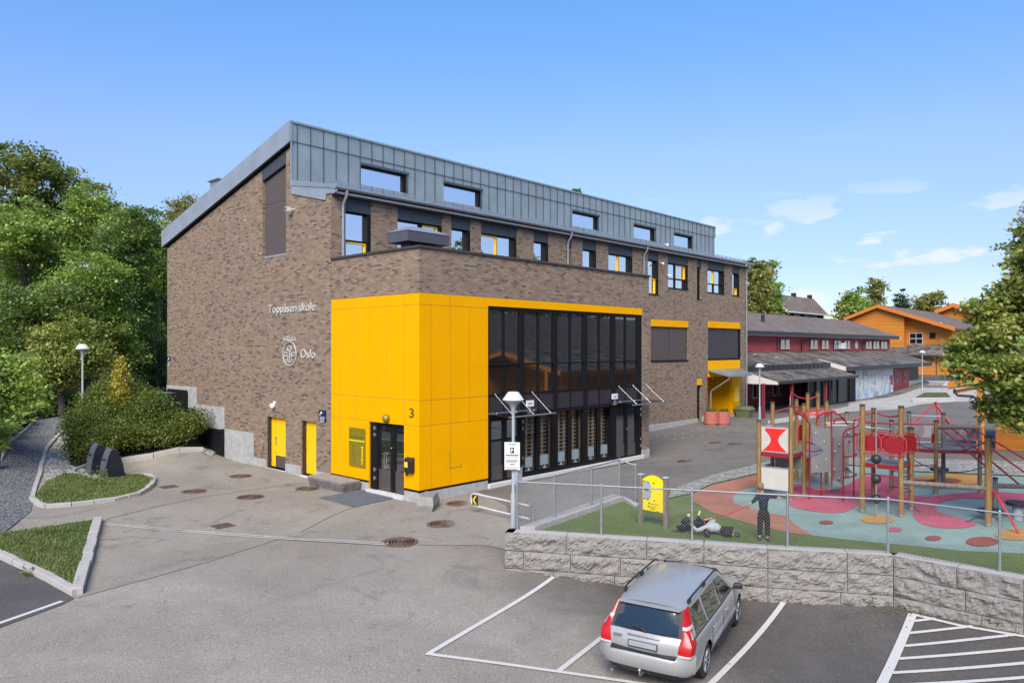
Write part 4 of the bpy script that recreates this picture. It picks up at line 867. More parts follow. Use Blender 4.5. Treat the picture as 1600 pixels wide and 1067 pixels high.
# courtyard of older, paler asphalt
court = GX([(0,845),(48,835),(20,800),(52,782),(120,790),(240,760),(240,742),(190,718),(318,704),(349,714)])+[(-.02,13.3),(-.02,-.02),(2.6,-.02)]+GX([(790,790),(802,822),(789,858),(760,852),(700,852),(600,851),(452,838),(322,879),(122,934),(40,880),(0,872)])
sheet('courtyard_paving', court, .012, 'asphalt_court', .5)
yard = [(2.6,-.02),(13.6,-.02),(13.65,4.95),(34.1,4.95),(34.1,9),(60,9),(80,4),(90,-20),(60,-45),(35,-30)]+GX([(1600,735),(1430,731),(1330,722),(1222,722),(1187,732),(1112,750),(1049,768),(993,783),(960,775),(812,825),(802,822),(790,790)])
sheet('schoolyard_paving', yard, .012, 'asphalt_yard', .8)
sheet('concrete_apron', GX([(1200,657),(1326,635),(1326,629),(1398,619),(1440,606),(1482,606),(1600,602),(1600,628),(1490,628),(1440,632),(1400,640),(1330,643),(1200,664)]), .024, 'concrete_paving', 1.0)
# white seam of old patches in the court
def ribbon(name, P, w, off, mat, z=None, step=.4, **kw):
    pts = []; V = [Vector(p[:2]) for p in P]; D = []
    for i in range(len(V)-1):
        n = max(1, int((V[i+1]-V[i]).length/step))
        for k in range(n): D.append(V[i]+(V[i+1]-V[i])*k/n)
    D.append(V[-1]); m = MB(); vs = []
    for i, p in enumerate(D):
        t_ = (D[min(i+1,len(D)-1)]-D[max(i-1,0)]).normalized(); q = Vector((-t_.y, t_.x))*w/2
        for s_ in (1,-1):
            x, y = (p+q*s_); vs.append((x, y, (gz(x, y) if z is None else z)+off))
    m.add(vs, [(2*i, 2*i+1, 2*i+3, 2*i+2) for i in range(len(D)-1)]); return m.build(name, mat, kind='structure', **kw)
ribbon('drain_channel', GX([(160,819),(300,831),(450,842),(606,851)]), .24, .022, 'concrete_paving')
ribbon('drain_slot', GX([(160,819),(300,831),(450,842),(606,851)]), .035, .026, 'screen_brown')
ribbon('asphalt_seam', GX([(165,812),(240,793),(316,777),(420,762),(500,752)]), .03, .018, 'kick_brown')
ribbon('asphalt_seam', GX([(470,832),(515,808),(545,795),(620,778)]), .03, .018, 'kick_brown')
# road markings
def line(P, w=.10, mat='line_paint'): return ribbon('road_marking', GX(P), w, .020, mat)
line([(-20,981),(97,940)], .10)
sheet('road_patch', GX([(-60,870),(0,874),(40,884),(116,935),(97,945),(-20,988),(-80,1010)]), .014, 'asphalt_bay', .6)
line([(865,902),(670,1022)], .10); line([(666,1022),(780,1037),(900,1054),(1010,1070)], .10); line([(945,993),(872,1050)], .10); line([(1227,938),(1102,1078)], .11)
line([(1426,960),(1375,1075)], .16); line([(1424,960),(1500,978),(1600,995),(1700,1015)], .10)
for a, b_ in (((1428,971),(1462,967)),((1420,990),(1520,979)),((1413,1010),(1590,992)),((1403,1030),(1640,1010)),((1393,1052),(1640,1033)),((1385,1072),(1640,1056))): line([a, b_], .095)
for px, py in ((1026,683),(1040,681),(1055,679),(1068,677),(1082,674),(1096,672),(1053,687),(1067,685),(1082,682),(1097,680),(1110,678),(1124,675),(1137,673),(1152,670),(1110,670),(1126,668)):
    p = G(px, py); ribbon('chalk_mark', [(p.x-.13,p.y-.06),(p.x+.13,p.y+.06)], .12, .02, 'line_worn')
for a, b_ in (((1215,652),(1330,660)),((1330,660),(1600,668)),((1380,675),(1600,690)),((1480,656),(1600,672))): ribbon('yard_marking', GX([a,b_]), .07, .02, 'line_worn')
# manhole covers
MH = [((376,744),.42,'rusty manhole cover nearest the first yellow service door'),((303,768),.42,'rusty manhole cover in the courtyard in front of the grass island'),((391,777),.46,'rusty manhole cover beside the damp dark stain'),((480,764),.42,'rusty manhole cover left of the grey wooden bench'),
      ((717,787),.42,'rusty manhole cover beside the granite block, partly behind the barrier'),((692,819),.46,'rusty manhole cover with concentric rings in front of the granite block'),((625,847),.48,'rusty manhole cover at the end of the drain channel'),((1074,721),.42,'dark manhole cover in the yard nearest the playground sign'),((1120,692),.4,'manhole cover in the yard left of the other distant one'),((1151,694),.4,'manhole cover in the yard nearest the play tower')]
for (px, py), r_, lab in MH:
    p = G(px, py); c = thing('manhole_cover', (p.x,p.y,p.z+.012), lab, 'manhole cover', 'round manhole covers in the asphalt')
    m = MB(); m.lathe((p.x,p.y,p.z+.012), [(r_,-.03),(r_,.008),(r_-.03,.012),(r_-.05,.004)], 28); m.build('frame', 'rust', c)
    m = MB()
    for k in range(5): ra = r_*(.86-.17*k); m.lathe((p.x,p.y,p.z+.012), [(ra,.004),(ra,.016),(ra-.035,.016),(ra-.035,.004)], 24)
    m.build('ring', 'rust', c)
for (px, py), lab in (((264,761),'square rusty drain grate beside the kerb of the grass island'),((348,822),'square rusty drain grate beside the drain channel')):
    p = G(px, py); m = MB(); m.box(p.x-.28,p.x+.28,p.y-.28,p.y+.28,p.z-.02,p.z+.018)
    for k in range(6): m.box(p.x-.24,p.x+.24,p.y-.23+k*.085,p.y-.19+k*.085,p.z+.018,p.z+.028)
    o = m.build('drain_grate', 'rust', label=lab, cat='drain grate')
# left side grounds
inner = [(52,778),(59,752),(65.6,725.6),(73.5,702),(86.6,686),(105,670),(126,655)]; outer = [(0,720),(29,681),(50,662.6),(86.6,648),(126,637)]
pathp = GX([(-60,862),(0,838),(48,800)]+inner+[(133,648),(133,640)]+outer[::-1]+[(-60,790)])
sheet('gravel_path', pathp, .03, 'gravel', .6)
mound = GX([(190,718),(318,704)])+[(-.2,13.6),(-.2,20.5),(-6,24)]+GX([(133,642),(126,655),(105,670),(86.6,686),(73.5,702),(65.6,725.6),(59,752),(55,776)])+GX([(70,760),(112,742),(122,738),(150,755),(190,745)])
sheet('planting_bed', mound, .035, 'bark', .6)
sheet('pebble_strip', GX([(55,777),(59,752),(66,726),(74,702),(87,686),(105,670),(115,664),(118,680),(105,700),(110,728),(150,738),(192,735),(196,742),(219,745),(190,748),(150,756),(122,742),(112,742),(85,750),(68,760)]), .05, 'pebbles', .4)
sheet('pebble_strip', GX([(296,700),(330,704),(350,712),(330,716),(318,708)]), .045, 'pebbles', .4)
sheet('bin_pad', GX([(120,740),(150,752),(196,745),(172,731),(140,733)]), .07, 'concrete_paving', .5)
isl = GX([(53,783),(70,793),(112,790),(180,782),(214,774),(236,761),(241,751),(219,744),(191,746),(146,753),(122,744),(100,742),(72,757)])
sheet('grass_island', isl, .08, 'lawn', .4)
tri = GX([(-30,842),(0,839),(80,828),(151,817),(145,850),(122,928),(80,905),(0,868),(-30,856)])
sheet('grass_triangle', tri, .09, 'lawn', .4)
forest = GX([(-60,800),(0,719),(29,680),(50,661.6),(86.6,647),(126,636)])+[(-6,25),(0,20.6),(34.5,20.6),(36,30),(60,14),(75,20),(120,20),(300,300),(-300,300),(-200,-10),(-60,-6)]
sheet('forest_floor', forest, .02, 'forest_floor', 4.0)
# kerbs of granite blocks
def kerb(P, w=.14, h=.12, L=1.0, base=.0, mat='granite_top', z=None, name='kerb', out=0):
    V = [Vector(p[:2]) for p in P]; m = MB(); rr = random.Random(len(P)*7+int(w*100))
    for i in range(len(V)-1):
        d = V[i+1]-V[i]; n = max(1, round(d.length/L)); t_ = d.normalized(); q = Vector((-t_.y, t_.x))
        for k in range(n):
            a = V[i]+d*(k/n)+t_*.008; b = V[i]+d*((k+1)/n)-t_*.008; j = rr.uniform(-.012,.012)
            def pt(p, s_, zz): x, y = p+q*(s_*w/2+j+out); g = gz(x, y) if z is None else z; return (x, y, g+zz)
            hh = h+rr.uniform(-.01,.01)
            m.hexa([pt(a,1,-.15),pt(a,-1,-.15),pt(b,-1,-.15),pt(b,1,-.15)],[pt(a,1,hh),pt(a,-1,hh),pt(b,-1,hh),pt(b,1,hh)])
    return m.build(name, mat, kind='structure', bevel=.012)
kerb(GX(inner), .13, .12); kerb(GX(outer), .12, .10)
kerb(GX([(50,781),(58,789),(72,794),(112,791),(180,783),(214,775),(230,766),(238,759),(241,751),(235,746),(219,743.5),(191,745.5)]), .16, .13, .5)
kerb(GX([(112.5,741.5),(124,744),(147,753.5),(190,746)]), .12, .13, .8); kerb(GX([(112.5,741.5),(118,736),(135,730),(150,728)]), .08, .12, .8)
kerb(GX([(185,723),(240,715),(318,706)]), .16, .20, .9)
kerb(GX([(153,815),(144,850),(134,886),(120,930)]), .22, .16, .7); kerb(GX([(120,930),(80,908),(0,870),(-40,852)]), .18, .14, .9); kerb(GX([(153,814),(80,826),(0,838),(-40,845)]), .10, .10, 1.1)
# ---------------------------------------------------------------- playground plateau
WT = .66
wallf = [onz(*p, WT) for p in ((789,831),(1100,849.6),(1200,857),(1396,867.5),(1600,905),(1900,965))]
cobo = [(1900,800),(1600,735),(1430,731),(1330,722),(1222,722),(1187,731),(1112,750),(1078,768),(1044,778),(993,785),(974,778),(836,826)]
plat = [(p.x,p.y) for p in [onz(*q, PZ) for q in ((812,829),(1100,845),(1200,853),(1396,863),(1600,899),(1900,955))]]+QX(cobo)
sheet('artificial_turf', plat, 0, 'artificial_turf', 1.0, zf=PZ)
# the plateau edge facing the yard
m = MB(); E_ = QX(cobo[:-1])
for i in range(len(E_)-1): m.quad((*E_[i],-.6),(*E_[i+1],-.6),(*E_[i+1],PZ-.001),(*E_[i],PZ-.001))
m.build('plateau_edge', 'granite', kind='structure')
cob = QX([(1049,766),(1112,743),(1183,726),(1222,716),(1330,715),(1430,717),(1600,722),(1750,740),(1900,800),(1600,744),(1430,737),(1330,727),(1240,727),(1187,739),(1112,757),(1078,772),(1044,779.5)])
sheet('cobble_strip', cob, .03, 'cobbles', 1.0, zf=PZ)
def qs(name, L, off, mat): return sheet(name, QX(L), off, mat, 1.2, zf=PZ)
def ell(name, cx, cy, rx, ry, off, mat): return qs(name, [(cx+rx*math.cos(2*PI*i/28), cy+ry*math.sin(2*PI*i/28)) for i in range(28)], off, mat)
def smooth_poly(L, it=2):
    for _ in range(it):
        o = []
        for i in range(len(L)):
            a, b_ = L[i], L[(i+1)%len(L)]; o += [(a[0]*.75+b_[0]*.25, a[1]*.75+b_[1]*.25), (a[0]*.25+b_[0]*.75, a[1]*.25+b_[1]*.75)]
        L = o
    return L
qs('rubber_surface', [(1077,774),(1112,758),(1187,740),(1240,729),(1330,728),(1430,738),(1600,745),(1800,775),(1850,900),(1720,880),(1600,864.7),(1504,860.7),(1426,852.6),(1350.6,846),(1270,836.5),(1240,833.7),(1205,827),(1185,822),(1112,800.7),(1083,784)], .006, 'rubber_mint')
qs('rubber_patch', [(1077,774),(1112,758),(1187,740),(1225,731),(1243,738),(1240,752),(1200,760),(1170,762),(1157,767),(1144,777),(1148,786),(1170,794.6),(1205,802),(1230,807),(1240,817),(1252,826),(1269,836),(1240,833.7),(1205,827),(1185,822),(1112,800.7),(1083,784)], .011, 'rubber_salmon')
qs('rubber_patch', smooth_poly([(1234,752),(1228,790),(1255,797),(1290,802),(1325,801),(1345,785),(1385,783),(1425,790),(1428,812),(1450,824),(1500,827),(1534,820),(1500,810),(1462,800),(1462,788),(1500,778),(1560,782),(1620,800),(1680,800),(1640,775),(1560,768),(1500,770),(1440,778),(1395,768),(1422,756),(1395,743),(1345,744),(1328,756),(1300,768),(1270,764)]), .016, 'rubber_pink')
ell('rubber_patch', 1483, 750, 57, 9.5, .021, 'rubber_orange'); ell('rubber_patch', 1475, 752, 27, 4.3, .026, 'rubber_brick'); ell('rubber_patch', 1262, 747, 11, 4, .016, 'rubber_orange')
ell('rubber_patch', 1371, 812, 26, 7, .021, 'rubber_orange'); ell('rubber_patch', 1590, 836, 36, 9, .021, 'rubber_orange'); ell('rubber_patch', 1291, 817, 11.5, 3, .021, 'rubber_brick'); ell('rubber_patch', 1458, 841.6, 13, 4, .021, 'rubber_brick'); ell('rubber_patch', 1534.6, 847, 25.5, 7.5, .021, 'rubber_brick'); ell('rubber_patch', 1397.5, 828, 12, 3.6, .021, 'rubber_pink')
# retaining wall of rough granite blocks
rw = thing('retaining_wall', tuple(wallf[0]), 'rough grey granite block retaining wall between the parking bays and the playground', 'wall')
def rough_block(m, a, b, z0, z1, depth, seed, top=False):
    t_ = (b-a).normalized(); n_ = Vector((t_.y, -t_.x, 0)); L = (b-a).length
    nx_, nz_ = max(4, int(L/.05)), 10; base = len(m.v); vs = []
    for i in range(nx_+1):
        for j in range(nz_+1):
            u = i/nx_; v_ = j/nz_; e = min(u*L, (1-u)*L, v_*(z1-z0), (1-v_)*(z1-z0)); k = min(1, e/.07)
            p = a+t_*(u*L); d = .018*k+k*(.045*noise.noise(Vector((p.x*1.7+seed, p.y*1.7, v_*1.3+seed)))+.075*noise.noise(Vector((p.x*5, p.y*5+seed, (z0+v_*(z1-z0))*6)))+.045*noise.noise(Vector((p.x*18, p.y*18, v_*9+seed))))
            q = p+n_*max(d, -.02); vs.append((q.x, q.y, z0+(z1-z0)*v_))
    fs = [(i*(nz_+1)+j, (i+1)*(nz_+1)+j, (i+1)*(nz_+1)+j+1, i*(nz_+1)+j+1) for i in range(nx_) for j in range(nz_)]
    m.add(vs, fs)
    A, B = a-n_*depth, b-n_*depth
    m.mat(1 if top else 0); m.quad((a.x,a.y,z1),(b.x,b.y,z1),(B.x,B.y,z1),(A.x,A.y,z1)); m.mat(0)
    m.quad((a.x,a.y,z0),(a.x,a.y,z1),(A.x,A.y,z1),(A.x,A.y,z0)); m.quad((b.x,b.y,z1),(b.x,b.y,z0),(B.x,B.y,z0),(B.x,B.y,z1)); m.quad((a.x,a.y,z0),(A.x,A.y,z0),(B.x,B.y,z0),(b.x,b.y,z0))
    m.quad((A.x,A.y,z0),(A.x,A.y,z1),(B.x,B.y,z1),(B.x,B.y,z0))
rr = random.Random(11); m = MB(); hz = [(WT-.42,WT),(WT-.84,WT-.435),(WT-1.26,WT-.855),(WT-1.7,WT-1.275)]
Lw = [0]; W3 = [Vector((p.x,p.y,0)) for p in wallf]
for i in range(len(W3)-1): Lw.append(Lw[-1]+(W3[i+1]-W3[i]).length)
def wp(s_):
    for i in range(len(W3)-1):
        if s_ <= Lw[i+1]: return W3[i]+(W3[i+1]-W3[i])*((s_-Lw[i])/(Lw[i+1]-Lw[i]))
    return W3[-1]
for c_, (z0, z1) in enumerate(hz):
    s_ = 0; k = 0
    while s_ < Lw[-1]-.3:
        L = rr.uniform(1.1,1.9) if not (k == 0 and c_ == 1) else .45
        e = min(s_+L, Lw[-1])
        for bnd in Lw[1:-1]:
            if s_+.25 < bnd < e+.25: e = bnd
        a, b_ = wp(s_+.005), wp(e-.008); rough_block(m, a, b_, z0, z1, .36, rr.uniform(0,50), c_ == 0); s_ = e; k += 1
# end return of the wall
t0 = (W3[1]-W3[0]).normalized(); nb = Vector((-t0.y, t0.x, 0))
for c_, (z0, z1) in enumerate(hz[:3]): rough_block(m, W3[0]+nb*.36, W3[0]+t0*.0, z0, z1, .2, 31+c_, c_ == 0)
m.build('block_course', ['granite','granite_top'], rw)
m = MB(); q_ = [p-t0*0+nb*.37 for p in W3]; 
for i in range(len(q_)-1): m.quad((q_[i].x,q_[i].y,-.9),(q_[i+1].x,q_[i+1].y,-.9),(q_[i+1].x,q_[i+1].y,PZ),(q_[i].x,q_[i].y,PZ))
m.build('backing', 'granite', rw)
# the granite kerb returning beside the yard
KZ = .74
kr = thing('granite_kerb', (0,0,0), 'pale granite kerb wall running from the retaining wall corner along the yard fence', 'kerb wall')
ko = [onz(812,822,KZ), onz(958,771,KZ)]; ki = [onz(836,822,KZ), onz(973,775,KZ)]; o3, i3 = onz(966,770,KZ), onz(992,780,KZ)
m = MB(); n_ = 7
for k in range(n_):
    a, b_ = ko[0].lerp(ko[1], k/n_), ko[0].lerp(ko[1], (k+1)/n_-.004); c, d = ki[0].lerp(ki[1], k/n_), ki[0].lerp(ki[1], (k+1)/n_-.004)
    m.hexa([(c.x,c.y,-.3),(d.x,d.y,-.3),(b_.x,b_.y,-.3),(a.x,a.y,-.3)],[(c.x,c.y,KZ),(d.x,d.y,KZ),(b_.x,b_.y,KZ),(a.x,a.y,KZ)])
a, b_, c, d = ki[1], onz(993,785,KZ), onz(1000,781,KZ), ko[1]
m.hexa([(a.x,a.y,-.3),(b_.x,b_.y,-.3),(c.x,c.y,-.3),(d.x,d.y,-.3)],[(a.x,a.y,KZ),(b_.x,b_.y,KZ-.1),(c.x,c.y,KZ-.1),(d.x,d.y,KZ)])
m.build('block_course', 'granite_top', kr, bevel=.02)
# ================================================================ RED BUILDING
rA = lambda x, y: (1120+x/7.619, 470+y/7.619)
rB = lambda x, y: (1300+x/8, 540+y/8)
rC = lambda x, y: (1290+x/7.619, 460+y/7.619)
red = thing('red_building', (58,10,.2), 'long dark red timber school wing with brown tiled roofs and small paired windows', 'building')
X0, X1 = 34.6, 81.3
m = MB(); m.box(X0,X1,9.0,9.2,.0,6.3); m.box(X1-.2,X1,9.2,19,0,6.3); m.box(X0,54.4,7.4,7.6,0,4.3); m.poly([(X1-.02,9,6.3),(X1-.02,19,6.3),(X1-.02,14,8.3)]); m.build('wall', 'red_siding', red)
def slab(name, mat, pts, th=.14, parent=None): 
    m = MB(); m.hexa([(p[0],p[1],p[2]-th) for p in pts], pts); return m.build(name, mat, parent)
slab('roof', 'tiles_brown', [(X0-.2,8.25,6.42),(82.4,8.25,6.42),(81.9,14,8.5),(X0-.2,14,8.5)], .14, red)
slab('roof', 'tiles_brown', [(X0-.2,14.01,8.5),(81.9,14.01,8.5),(82.4,19.8,6.42),(X0-.2,19.8,6.42)], .14, red)
m = MB(); m.box(X0-.2,82.4,8.17,8.25,6.12,6.44); m.build('fascia', 'gutter_black', red); MB().box(X0,82.3,8.25,9.0,6.06,6.12).build('soffit', 'white_trim', red)
slab('lower_roof', 'tiles_dark', [(54.0-2.9,4.0,3.36),(79.5,4.0,3.36),(81.4,9.0,4.72),(54.0-2.9,9.0,4.72)], .12, red)
slab('lower_roof', 'tiles_dark', [(X0-.2,5.3,3.72),(51.1,5.3,3.72),(51.1,9.0,4.72),(X0-.2,9.0,4.72)], .12, red)
m = MB(); m.box(51.1,79.5,3.93,4.0,3.0,3.38); m.box(X0-.2,51.1,5.2,5.3,3.30,3.74)
x = X0
while x < 51: m.box(x,x+.03,5.17,5.2,3.30,3.70); x += .9
m.build('fascia', 'gutter_black', red)
slab('porch_roof', 'tiles_dark', [(X0-.1,2.95,2.70),(51.0,2.95,2.70),(51.0,5.25,3.31),(X0-.1,5.25,3.31)], .1, red)
m = MB(); m.box(X0-.1,51.0,2.86,2.95,2.50,2.71); m.build('fascia', 'gutter_black', red)
m = MB(); m.prism([(X0-.12,2.86,2.48),(X0-.12,2.86,2.66),(X0-.12,5.25,3.28),(X0-.12,5.7,3.35),(X0-.12,5.7,2.48)],(.08,0,0)); m.prism([(51.02,3.93,3.02),(51.02,3.93,3.38),(51.02,6.2,4.02),(51.02,6.2,3.64)],(.1,0,0)); build_each(m, 'barge_board', 'white_trim', red)
m = MB(); m.box(79.45,79.6,3.9,4.2,3.0,3.3); m.box(82.3,82.5,8.1,8.4,6.1,6.4); build_each(m, 'gutter_end', 'white_trim', red)
# lower walls
MB().box(54.57,68.0,4.9,5.1,-.3,3.3).build('painted_wall', 'mural', red, label='white wall with flaking painted mural')
m = MB(); m.box(68.0,73.7,4.92,5.1,-.2,3.3); m.build('wall', 'red_siding', red)
for a, b_ in ((68.2,71.1),(71.4,73.5)):
    d = MB().box(a,b_,4.86,4.92,.1,2.75).build('door', 'red_door', red); MB().box(a+(b_-a)*.28,a+(b_-a)*.38,4.84,4.86,1.3,2.2).build('pane', 'dark_glass', d)
MB().box(67.1,67.7,4.86,4.9,1.25,2.2).build('notice_frame', 'red_door', red)
MB().box(73.7,79.0,5.3,5.5,1.35,3.3).build('wall', 'brown_frame', red); MB().box(73.7,80.5,5.2,5.3,-.2,1.38).build('retaining_base', 'concrete', red)
# glazed porch
gx0, gx1 = ony(1262,640,4.3).x, 54.5
m = MB()
for x in (gx0,gx0+1.8,gx0+3.2,gx0+4.6,gx0+5.4,gx0+6.8,gx1-1.5,gx1): m.box(x-.06,x+.06,4.3,4.4,.1,3.0)
m.box(gx0,gx1,4.3,4.4,2.5,2.75); m.box(gx0,gx1,4.3,4.4,.1,.3); m.box(gx1-1.5,gx1,4.25,4.3,.1,3.0); gp = m.build('porch_frame', 'black_frame', red)
MB().box(gx0,gx1,4.38,4.39,.2,2.7).build('pane', 'black_plastic', gp)
m = MB()
for x in (gx0+.4,gx0+3.8): m.box(x,x+.06,4.2,4.3,.2,2.5); m.box(x+1.2,x+1.26,4.2,4.3,.2,2.5); m.box(x,x+1.26,4.2,4.3,2.44,2.5); m.box(x+1.0,x+1.2,4.2,4.3,1.0,1.5)
build_each(m, 'door_frame', 'screen_brown', gp)
for x in (1193.5,1238,1291): p = ony(x,600,3.15); MB().box(p.x-.09,p.x+.09,3.1,3.28,.0,2.6).build('porch_post', 'red_door', red)
for px in ((1176,1183),(1208,1213),(1217,1222)):
    a, b_ = ony(px[0],608,7.35).x, ony(px[1],608,7.35).x; wd = MB(); wd.box(a,b_,7.33,7.4,1.0,2.2); o = wd.build('window', 'white_trim', red); MB().box(a+.14,b_-.14,7.31,7.33,1.14,2.06).build('pane', 'dark_glass', o)
# upper windows in pairs
for i, (ca, cb) in enumerate(((49.3,51.2),(56.2,57.9),(59.1,60.9),(62.5,64.3),(65.4,67.1),(72.3,74.2),(74.9,76.9),(77.7,79.9))):
    fr = MB(); fr.box(ca-.12,cb+.12,8.94,9.0,4.85,5.85); o = fr.build('window', 'gutter_black', red); mid = (ca+cb)/2
    f2 = MB()
    for a, b_ in ((ca,mid-.12),(mid+.12,cb)):
        f2.box(a,a+.05,8.90,8.94,4.92,5.78); f2.box(b_-.05,b_,8.90,8.94,4.92,5.78); f2.box(a+.05,b_-.05,8.90,8.94,5.72,5.78); f2.box(a+.05,b_-.05,8.90,8.94,4.92,5.02)
        MB().box(a+.05,b_-.05,8.92,8.94,5.02,5.72).build('pane', 'door_glass', o)
    build_each(f2, 'frame', 'white_trim', o)
m = MB(); m.lathe((0,0,0),[(.42,-.03),(.42,.03)],20); vs = [(69.2+x,8.95+z,5.35+y) for x,y,z in m.v]; m.v = vs; m.build('roof_clock', 'white_paint', red)
MB().box(63.6,64.6,8.5,8.95,4.95,5.55).build('heat_pump', 'white_paint', red)
for x in (54.0,71.2,): q = MB(); q.path([(x+1.8,8.3,6.15),(x+1.8,8.3,6.0),(x,8.9,5.6),(x,8.9,4.7)],.07,6); q.build('downpipe', 'gutter_black', red)
for a in (48.6,): MB().box(a,a+.1,8.93,9.0,4.7,6.1).build('corner_board', 'red_trim', red)
q = MB(); q.tube((50.2,11,7.2),(50.2,11,8.1),.16,n=10); q.build('roof_pipe', 'gutter_black', red)
for (x, y) in ((41.5,7.8),(43.6,6.9)): MB().box(x,x+.5,y,y+.1,4.42-(7.8-y)*.27+.05,4.42-(7.8-y)*.27+.12).build('roof_scrap', 'white_trim', red)
# ================================================================ ORANGE BUILDINGS
org = thing('orange_building', (103.5,14,1.2), 'big two-storey orange timber building with stepped gable and grey-brown roof', 'building')
XL, XU = 100.6, 103.5
ox = lambda x, y, X=XU: onx(*rC(x, y), X)
eL, rg, stp, eR = ox(235,285), ox(640,125), ox(975,228), ox(1555,395)
cL, cM, cR = ox(250,300).y, ox(932,600).y, ox(1480,600).y
m = MB(); m.poly([(XU,cL,0),(XU,cM,0),(XU,cM,stp.z-.3),(XU,rg.y,rg.z-.25),(XU,cL,eL.z-.25)]); m.poly([(XU+1.2,cM,0),(XU+1.2,cR,0),(XU+1.2,cR,eR.z+.1),(XU+1.2,cM,stp.z-.1)]); m.quad((XU,cM,0),(XU+1.2,cM,0),(XU+1.2,cM,stp.z-.2),(XU,cM,stp.z-.2))
m.quad((XU+1.2,cR,0),(XU+26,cR,0),(XU+26,cR,eR.z+.1),(XU+1.2,cR,eR.z+.1)); m.build('wall', 'orange_siding', org)
LX_ = XU+30
m = MB(); m.hexa([(XU-.7,eL.y,eL.z-.25),(LX_,eL.y,eL.z-.25),(LX_,rg.y,rg.z-.25),(XU-.7,rg.y,rg.z-.25)],[(XU-.7,eL.y,eL.z),(LX_,eL.y,eL.z),(LX_,rg.y,rg.z),(XU-.7,rg.y,rg.z)]); m.hexa([(XU-.7,rg.y,rg.z-.25),(LX_,rg.y,rg.z-.25),(LX_,eR.y,eR.z-.25),(XU-.7,eR.y,eR.z-.25)],[(XU-.7,rg.y,rg.z),(LX_,rg.y,rg.z),(LX_,eR.y,eR.z),(XU-.7,eR.y,eR.z)]); m.build('roof', 'tiles_brown', org)
def barge(parent, P, Q, h=.42, X=None, mat='orange_trim'):
    m = MB(); m.prism([(P.x-.08,P.y,P.z+.06),(Q.x-.08,Q.y,Q.z+.06),(Q.x-.08,Q.y,Q.z-h),(P.x-.08,P.y,P.z-h)],(.07,0,0)); m.build('barge_board', mat, parent)
o7 = Vector((-.7,0,0)); barge(org, eL+o7, rg+o7); barge(org, rg+o7, eR+o7, .5)
MB().box(XU-.05,XU,rg.y-.1,rg.y+.1,4.5,rg.z-.3).build('corner_board', 'orange_trim', org)
for (xa, ya, xb, yb) in ((1000,460,1160,590),(1238,455,1310,525)):
    a, b_ = ox(xa,ya,XU+1.2), ox(xb,yb,XU+1.2); o = MB().box(XU+1.1,XU+1.2,b_.y,a.y,b_.z,a.z).build('window', 'white_trim' if xa < 1100 else 'brown_frame', org)
    md = (a.y+b_.y)/2; mz = (a.z+b_.z)/2
    for y0, y1 in (((b_.y+.08,md-.04),(md+.04,a.y-.08)) if xa < 1100 else ((b_.y+.1,a.y-.1),)):
        for z0, z1 in (((b_.z+.08,mz-.06),(mz+.06,a.z-.08)) if xa < 1100 else ((b_.z+.12,a.z-.08),)): MB().box(XU+1.07,XU+1.1,y0,y1,z0,z1).build('pane', 'dark_glass', o)
lT, lB = ox(770,640), onx(*rC(1330,735),XL-.7)
m = MB(); ya, yb2 = 15.5, 4.0; m.hexa([(XL-.8,ya,3.9),(XU+1.2,ya,5.4),(XU+1.2,yb2,5.4),(XL-.8,yb2,3.9)][::-1],[(XL-.8,ya,4.02),(XU+1.2,ya,5.55),(XU+1.2,yb2,5.55),(XL-.8,yb2,4.02)][::-1]); m.build('lower_roof', 'tiles_dark', org)
MB().box(XL-.86,XL-.8,yb2,ya,3.7,4.02).build('fascia', 'gutter_black', org)
MB().box(XL,XL+.2,yb2+.5,ya-.5,.8,4.1).build('lower_wall', 'orange_siding', org); dy = onx(*rC(1315,900),XL).y; MB().box(XL-.05,XL,dy-.12,dy,1.2,3.9).build('corner_board', 'screen_brown', org)
fy = onx(*rC(1285,350),XU+1); q = MB(); q.ball(fy,.28,8); q.ball((fy.x,fy.y-.9,fy.z),.2,8); build_each(q, 'floodlight', 'white_paint', org)
og2 = thing('orange_building', (130,8,1.5), 'smaller orange gable peeping over the big orange building roof at the right', 'building')
P2 = [onx(*rC(1310,195),135), onx(*rC(1530,108),135), onx(1540,489,135)]
m = MB(); m.poly([(135,P2[0].y,1),(135,P2[2].y-2,1),(135,P2[2].y-2,P2[2].z-.6),(135,P2[1].y,P2[1].z-.3),(135,P2[0].y,P2[0].z-.3)]); m.build('wall', 'orange_siding', og2)
m = MB()
for a, b_ in ((P2[0],P2[1]),(P2[1],P2[2]+Vector((0,-2,-.6)))): m.hexa([(134,a.y,a.z-.3),(150,a.y,a.z-.3),(150,b_.y,b_.z-.3),(134,b_.y,b_.z-.3)],[(134,a.y,a.z),(150,a.y,a.z),(150,b_.y,b_.z),(134,b_.y,b_.z)])
m.build('roof', 'tiles_brown', og2); barge(og2, P2[0]+Vector((-1,0,0)), P2[1]+Vector((-1,0,0)), .7); barge(og2, P2[1]+Vector((-1,0,0)), P2[2]+Vector((-1,-2,-.6)), .7)
